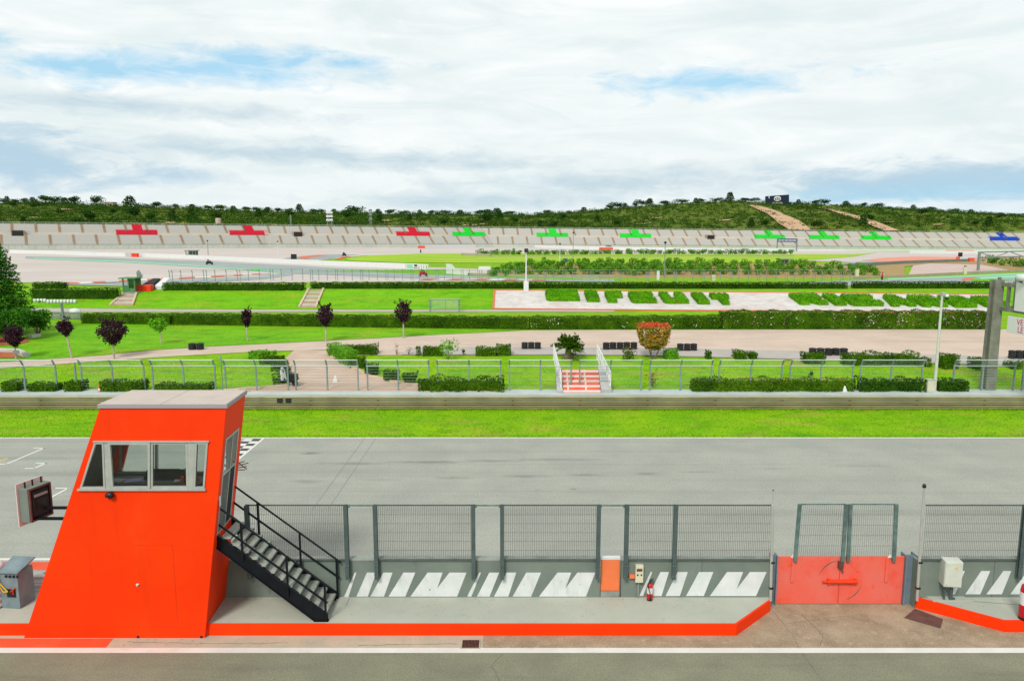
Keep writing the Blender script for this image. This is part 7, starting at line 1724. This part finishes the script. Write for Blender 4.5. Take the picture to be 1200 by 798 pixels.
SKY = [(4, 233, 9), (18, 231.5, 7), (27, 234, 6), (38, 233, 6), (47, 232.5, 8), (62, 229.5, 12), (72, 231, 10), (84, 233, 8), (94, 230.5, 11), (120, 230, 9), (160, 231.5, 14), (190, 237, 9), (212, 241.5, 6), (230, 243, 8), (249, 242, 7), (263, 240.5, 10), (278, 243, 8), (293, 242.5, 8), (305, 243, 7), (318, 245, 9),
       (330, 245, 7), (342, 245.5, 6), (354, 240.5, 9), (372, 245.5, 8), (380, 246, 6), (394, 246, 8), (408, 246.5, 7), (419, 241.5, 12), (445, 246, 8), (459, 245.5, 9), (475, 249, 7), (493, 250, 6), (507, 248.5, 6), (524, 249, 7), (540, 248.5, 9), (563, 246, 9), (572, 245.5, 8), (583, 245, 12), (597, 249, 10), (640, 251, 7), (683, 247, 8),
       (713, 243.5, 7), (722, 237.5, 10), (731, 241, 6), (742, 238.5, 5), (750, 234.5, 9), (759, 234, 9), (776, 236.5, 9), (797, 236, 10), (812, 233.5, 6), (818, 233.5, 6), (836, 233, 8), (851, 227, 9), (868, 233, 8), (877, 232.5, 8), (930, 237, 6), (950, 235, 6), (961, 234, 8), (985, 239, 9), (1006, 241, 6), (1022, 243.5, 9), (1063, 245.5, 7), (1085, 243.5, 7),
       (1110, 249, 6), (1130, 252, 7), (1163, 253, 6), (1182, 252, 11), (1194, 252.5, 6)]
SLOPE = [(105, 256, 14), (158, 252, 14), (225, 254, 13), (177, 256, 11), (90, 261, 9), (203, 253, 11), (340, 253, 10), (407, 254, 12), (445, 259, 10), (385, 258, 9), (570, 258, 14), (585, 255, 11), (603, 260, 9), (255, 255, 10), (303, 252, 9), (15, 241, 8), (40, 242, 8), (633, 264, 8), (649, 265, 9), (723, 263, 9), (880, 263, 10), (896, 263, 9), (955, 265, 11), (1011, 261, 12), (1020, 257, 9), (1081, 250, 9), (1158, 262, 11), (1143, 263, 7), (1172, 255, 7), (700, 258, 7), (660, 255, 7), (520, 262, 9), (480, 257, 8), (133, 249, 8), (70, 250, 8), (28, 260, 8)]
protoT = []
for i, (u, v, w_) in enumerate(SKY + SLOPE):
    sky_ = i < len(SKY)
    if sky_: y = 792.0; p = hillp(u, y); s = mpp(y, 30); H = max(5.0, (270 - v) * y / 887 + CAMZ - p.z) * .98; W = max(w_ * s * 1.45, H * .9)
    else: p = hit_hill(u, v + w_ * .35); s = mpp(p.y, 25); W = w_ * s * 1.1; H = W * .95
    lb = f'dark green tree on the skyline of the hill, {nth(i, len(SKY))}' if sky_ else f'dark bushy tree on the hillside, {nth(sorted(range(len(SLOPE)), key=lambda q: SLOPE[q][0]).index(i - len(SKY)), len(SLOPE))}'
    kind = i % 3
    if i < 3: t = tree_proto(lb, 10, 10, kind, p); protoT.append(t); t.scale = (W / 10, W / 10, H / 10 * 1.08)
    else: clone(protoT[kind], p, rng.uniform(0, 6), lb, (W / 10, W / 10, H / 10 * 1.08))
for u, v, w_ in ((215, 263, 7), (322, 265, 5), (261, 265, 4), (456, 266, 4), (497, 267, 3)):
    p = hit_hill(u, v + 1); W = w_ * mpp(p.y, 15) / 2; m = MB(); m.leaves(cloud_pts(160, (W, W, W * .6), (0, 0, W * .5), .4), .7); tag(m.build('flowering_bush', 'blossom', loc=p), f'yellow flowering bush behind the stands, {nth([215, 261, 322, 456, 497].index(u), 5)}', 'bush', 'yellow bushes behind the stands')
# --- billboard on the hill
a = hillp(911, 770); s = mpp(770, 45); yb_ = 770
def hb_(u, v): return Wy(u, v, yb_)
t = thing('billboard', 'large black billboard with a white ring emblem and VALENCIA on the hilltop', 'billboard', (hb_(911, 240).x, yb_, hill_z(hb_(911, 240).x, yb_))); o = Vector(t.location)
P = [hb_(897, 241), hb_(897, 230.2), hb_(924.7, 228.2), hb_(924.7, 240.5)]
m = MB(); m.prism([p - o for p in P], (0, 1.0, 0)); pn = m.build('panel', 'navy', t)
for u in (900, 911, 922): m = MB(); p = hb_(u, 240) - o; m.box(p.x - .3, p.x + .3, 1.05, 1.5, -3, p.z + 3); m.build('support', 'steel_grey', t)
def ring(cu_, cv_, ru, rv, w_, name='ring', dy=-.12):
    m = MB(); N_ = 28; c = hb_(cu_, cv_) - o
    for k in range(N_):
        a0, a1 = 2 * math.pi * k / N_, 2 * math.pi * (k + 1) / N_; q = lambda t_, f: (c.x + (ru * f) * s * math.cos(t_), dy, c.z + (rv * f) * s * math.sin(t_))
        m.quad(q(a0, 1 - w_), q(a1, 1 - w_), q(a1, 1 + w_), q(a0, 1 + w_))
    m.build(name, 'white', pn)
ring(911, 232.9, 3.6, 2.5, .14); ring(911, 232.0, 2.3, 1.0, .22, dy=-.14); ring(911, 233.0, 1.0, 2.2, .24, dy=-.16)
cu = bpy.data.curves.new('t', 'FONT'); cu.body = 'VALENCIA'; cu.size = 2.4 * s; cu.extrude = .02; cu.align_x = 'CENTER'; cu.offset = .06
ob = bpy.data.objects.new('t', cu); col.objects.link(ob); me = bpy.data.meshes.new_from_object(ob.evaluated_get(bpy.context.evaluated_depsgraph_get())); bpy.data.objects.remove(ob)
c = hb_(911, 238.9) - o; me.transform(Matrix(((1.05, 0, 0, c.x), (0, 0, -1, -.12), (0, 1, 0, c.z), (0, 0, 0, 1)))); me.materials.clear(); me.materials.append(M['white']); me.name = 'lettering'; lo_ = bpy.data.objects.new('lettering', me); col.objects.link(lo_); lo_.parent = pn
p = hb_(901.3, 231.0) - o; m = MB(); m.box(p.x - .4, p.x + .4, -.12, -.02, p.z - 1.4, p.z + 1.0); m.build('white_mark', 'white', pn)
# --- buildings, water tower and masts behind the stands
def house(label, u, v, wpx, hpx, y=740, roof='house'):
    p = hillp(u, y); s = mpp(y, 30); zt = Wy(u, v, y).z; w_ = wpx * s / 2; t = thing('house', label, 'house', p)
    m = MB(); m.box(-w_, w_, 0, 8, -2, zt - p.z); m.build('wall', 'house', t); m = MB(); m.box(-w_ - .3, w_ + .3, -.4, 8.4, zt - p.z + .01, zt - p.z + .6); m.build('roof', roof, t)
    for k in range(3): m = MB(); x = -w_ * .6 + k * w_ * .6; m.box(x - .6, x + .6, -.06, .0, max(.5, zt - p.z - 3.2), zt - p.z - 1.4); m.build('window', 'rubber', t)
house('pale boxy house on the skyline at the left of the hill', 134, 237.5, 11, 5, 790); house('low cream house with a tiled roof among the trees on the hill', 317, 251.5, 14, 3, 720, 'roof_tile')
p = hit_hill(255, 266); s = mpp(p.y, 15); t = thing('water_tower', 'small white water tank on legs behind the left stands', 'water tower', p)
for x in (-1.6, 1.6):
    for y in (0, 3): m = MB(); m.bar((x * .9, y, -1), (x, y, 4 * s), .25); m.build('leg', 'wall_cap', t)
m = MB(); m.smooth = False; m.lathe([(0, 4 * s), (3.2 * s, 4 * s), (3.2 * s, 9.5 * s), (2.6 * s, 10 * s), (0, 10.2 * s)], 14, (0, 1.5, 0)); m.build('tank', 'house', t)
for u, v, vt, w_, lb in ((386.5, 266, 249, 1.4, 'white lattice mast behind the stands left of centre'), (434.5, 266, 246, .5, 'thin grey mast behind the stands near the third red cross'), (341, 266, 252, .25, 'thin pole behind the stands left of the lattice mast')):
    p = hit_hill(u, v); s = mpp(p.y, 15); H = (v - vt) * s; t = thing('mast', lb, 'mast', p); m = MB()
    for x in (-w_, w_): m.tube((x, 0, -1), (x * .8, 0, H), .22, n=5)
    for k in range(7): m.bar((-w_, 0, H * k / 7), (w_ * .9, 0, H * (k + 1) / 7), .2)
    m.build('lattice', 'wall_cap' if w_ > 1 else 'steel_grey', t)
    m = MB()
    for k in range(3): m.box(-w_ - .5, w_ + .5, -.4, .4, H * (.4 + .25 * k), H * (.4 + .25 * k) + 1.2)
    m.build('antenna_panel', 'white' if w_ > 1 else 'steel_grey', t) if w_ > .3 else None
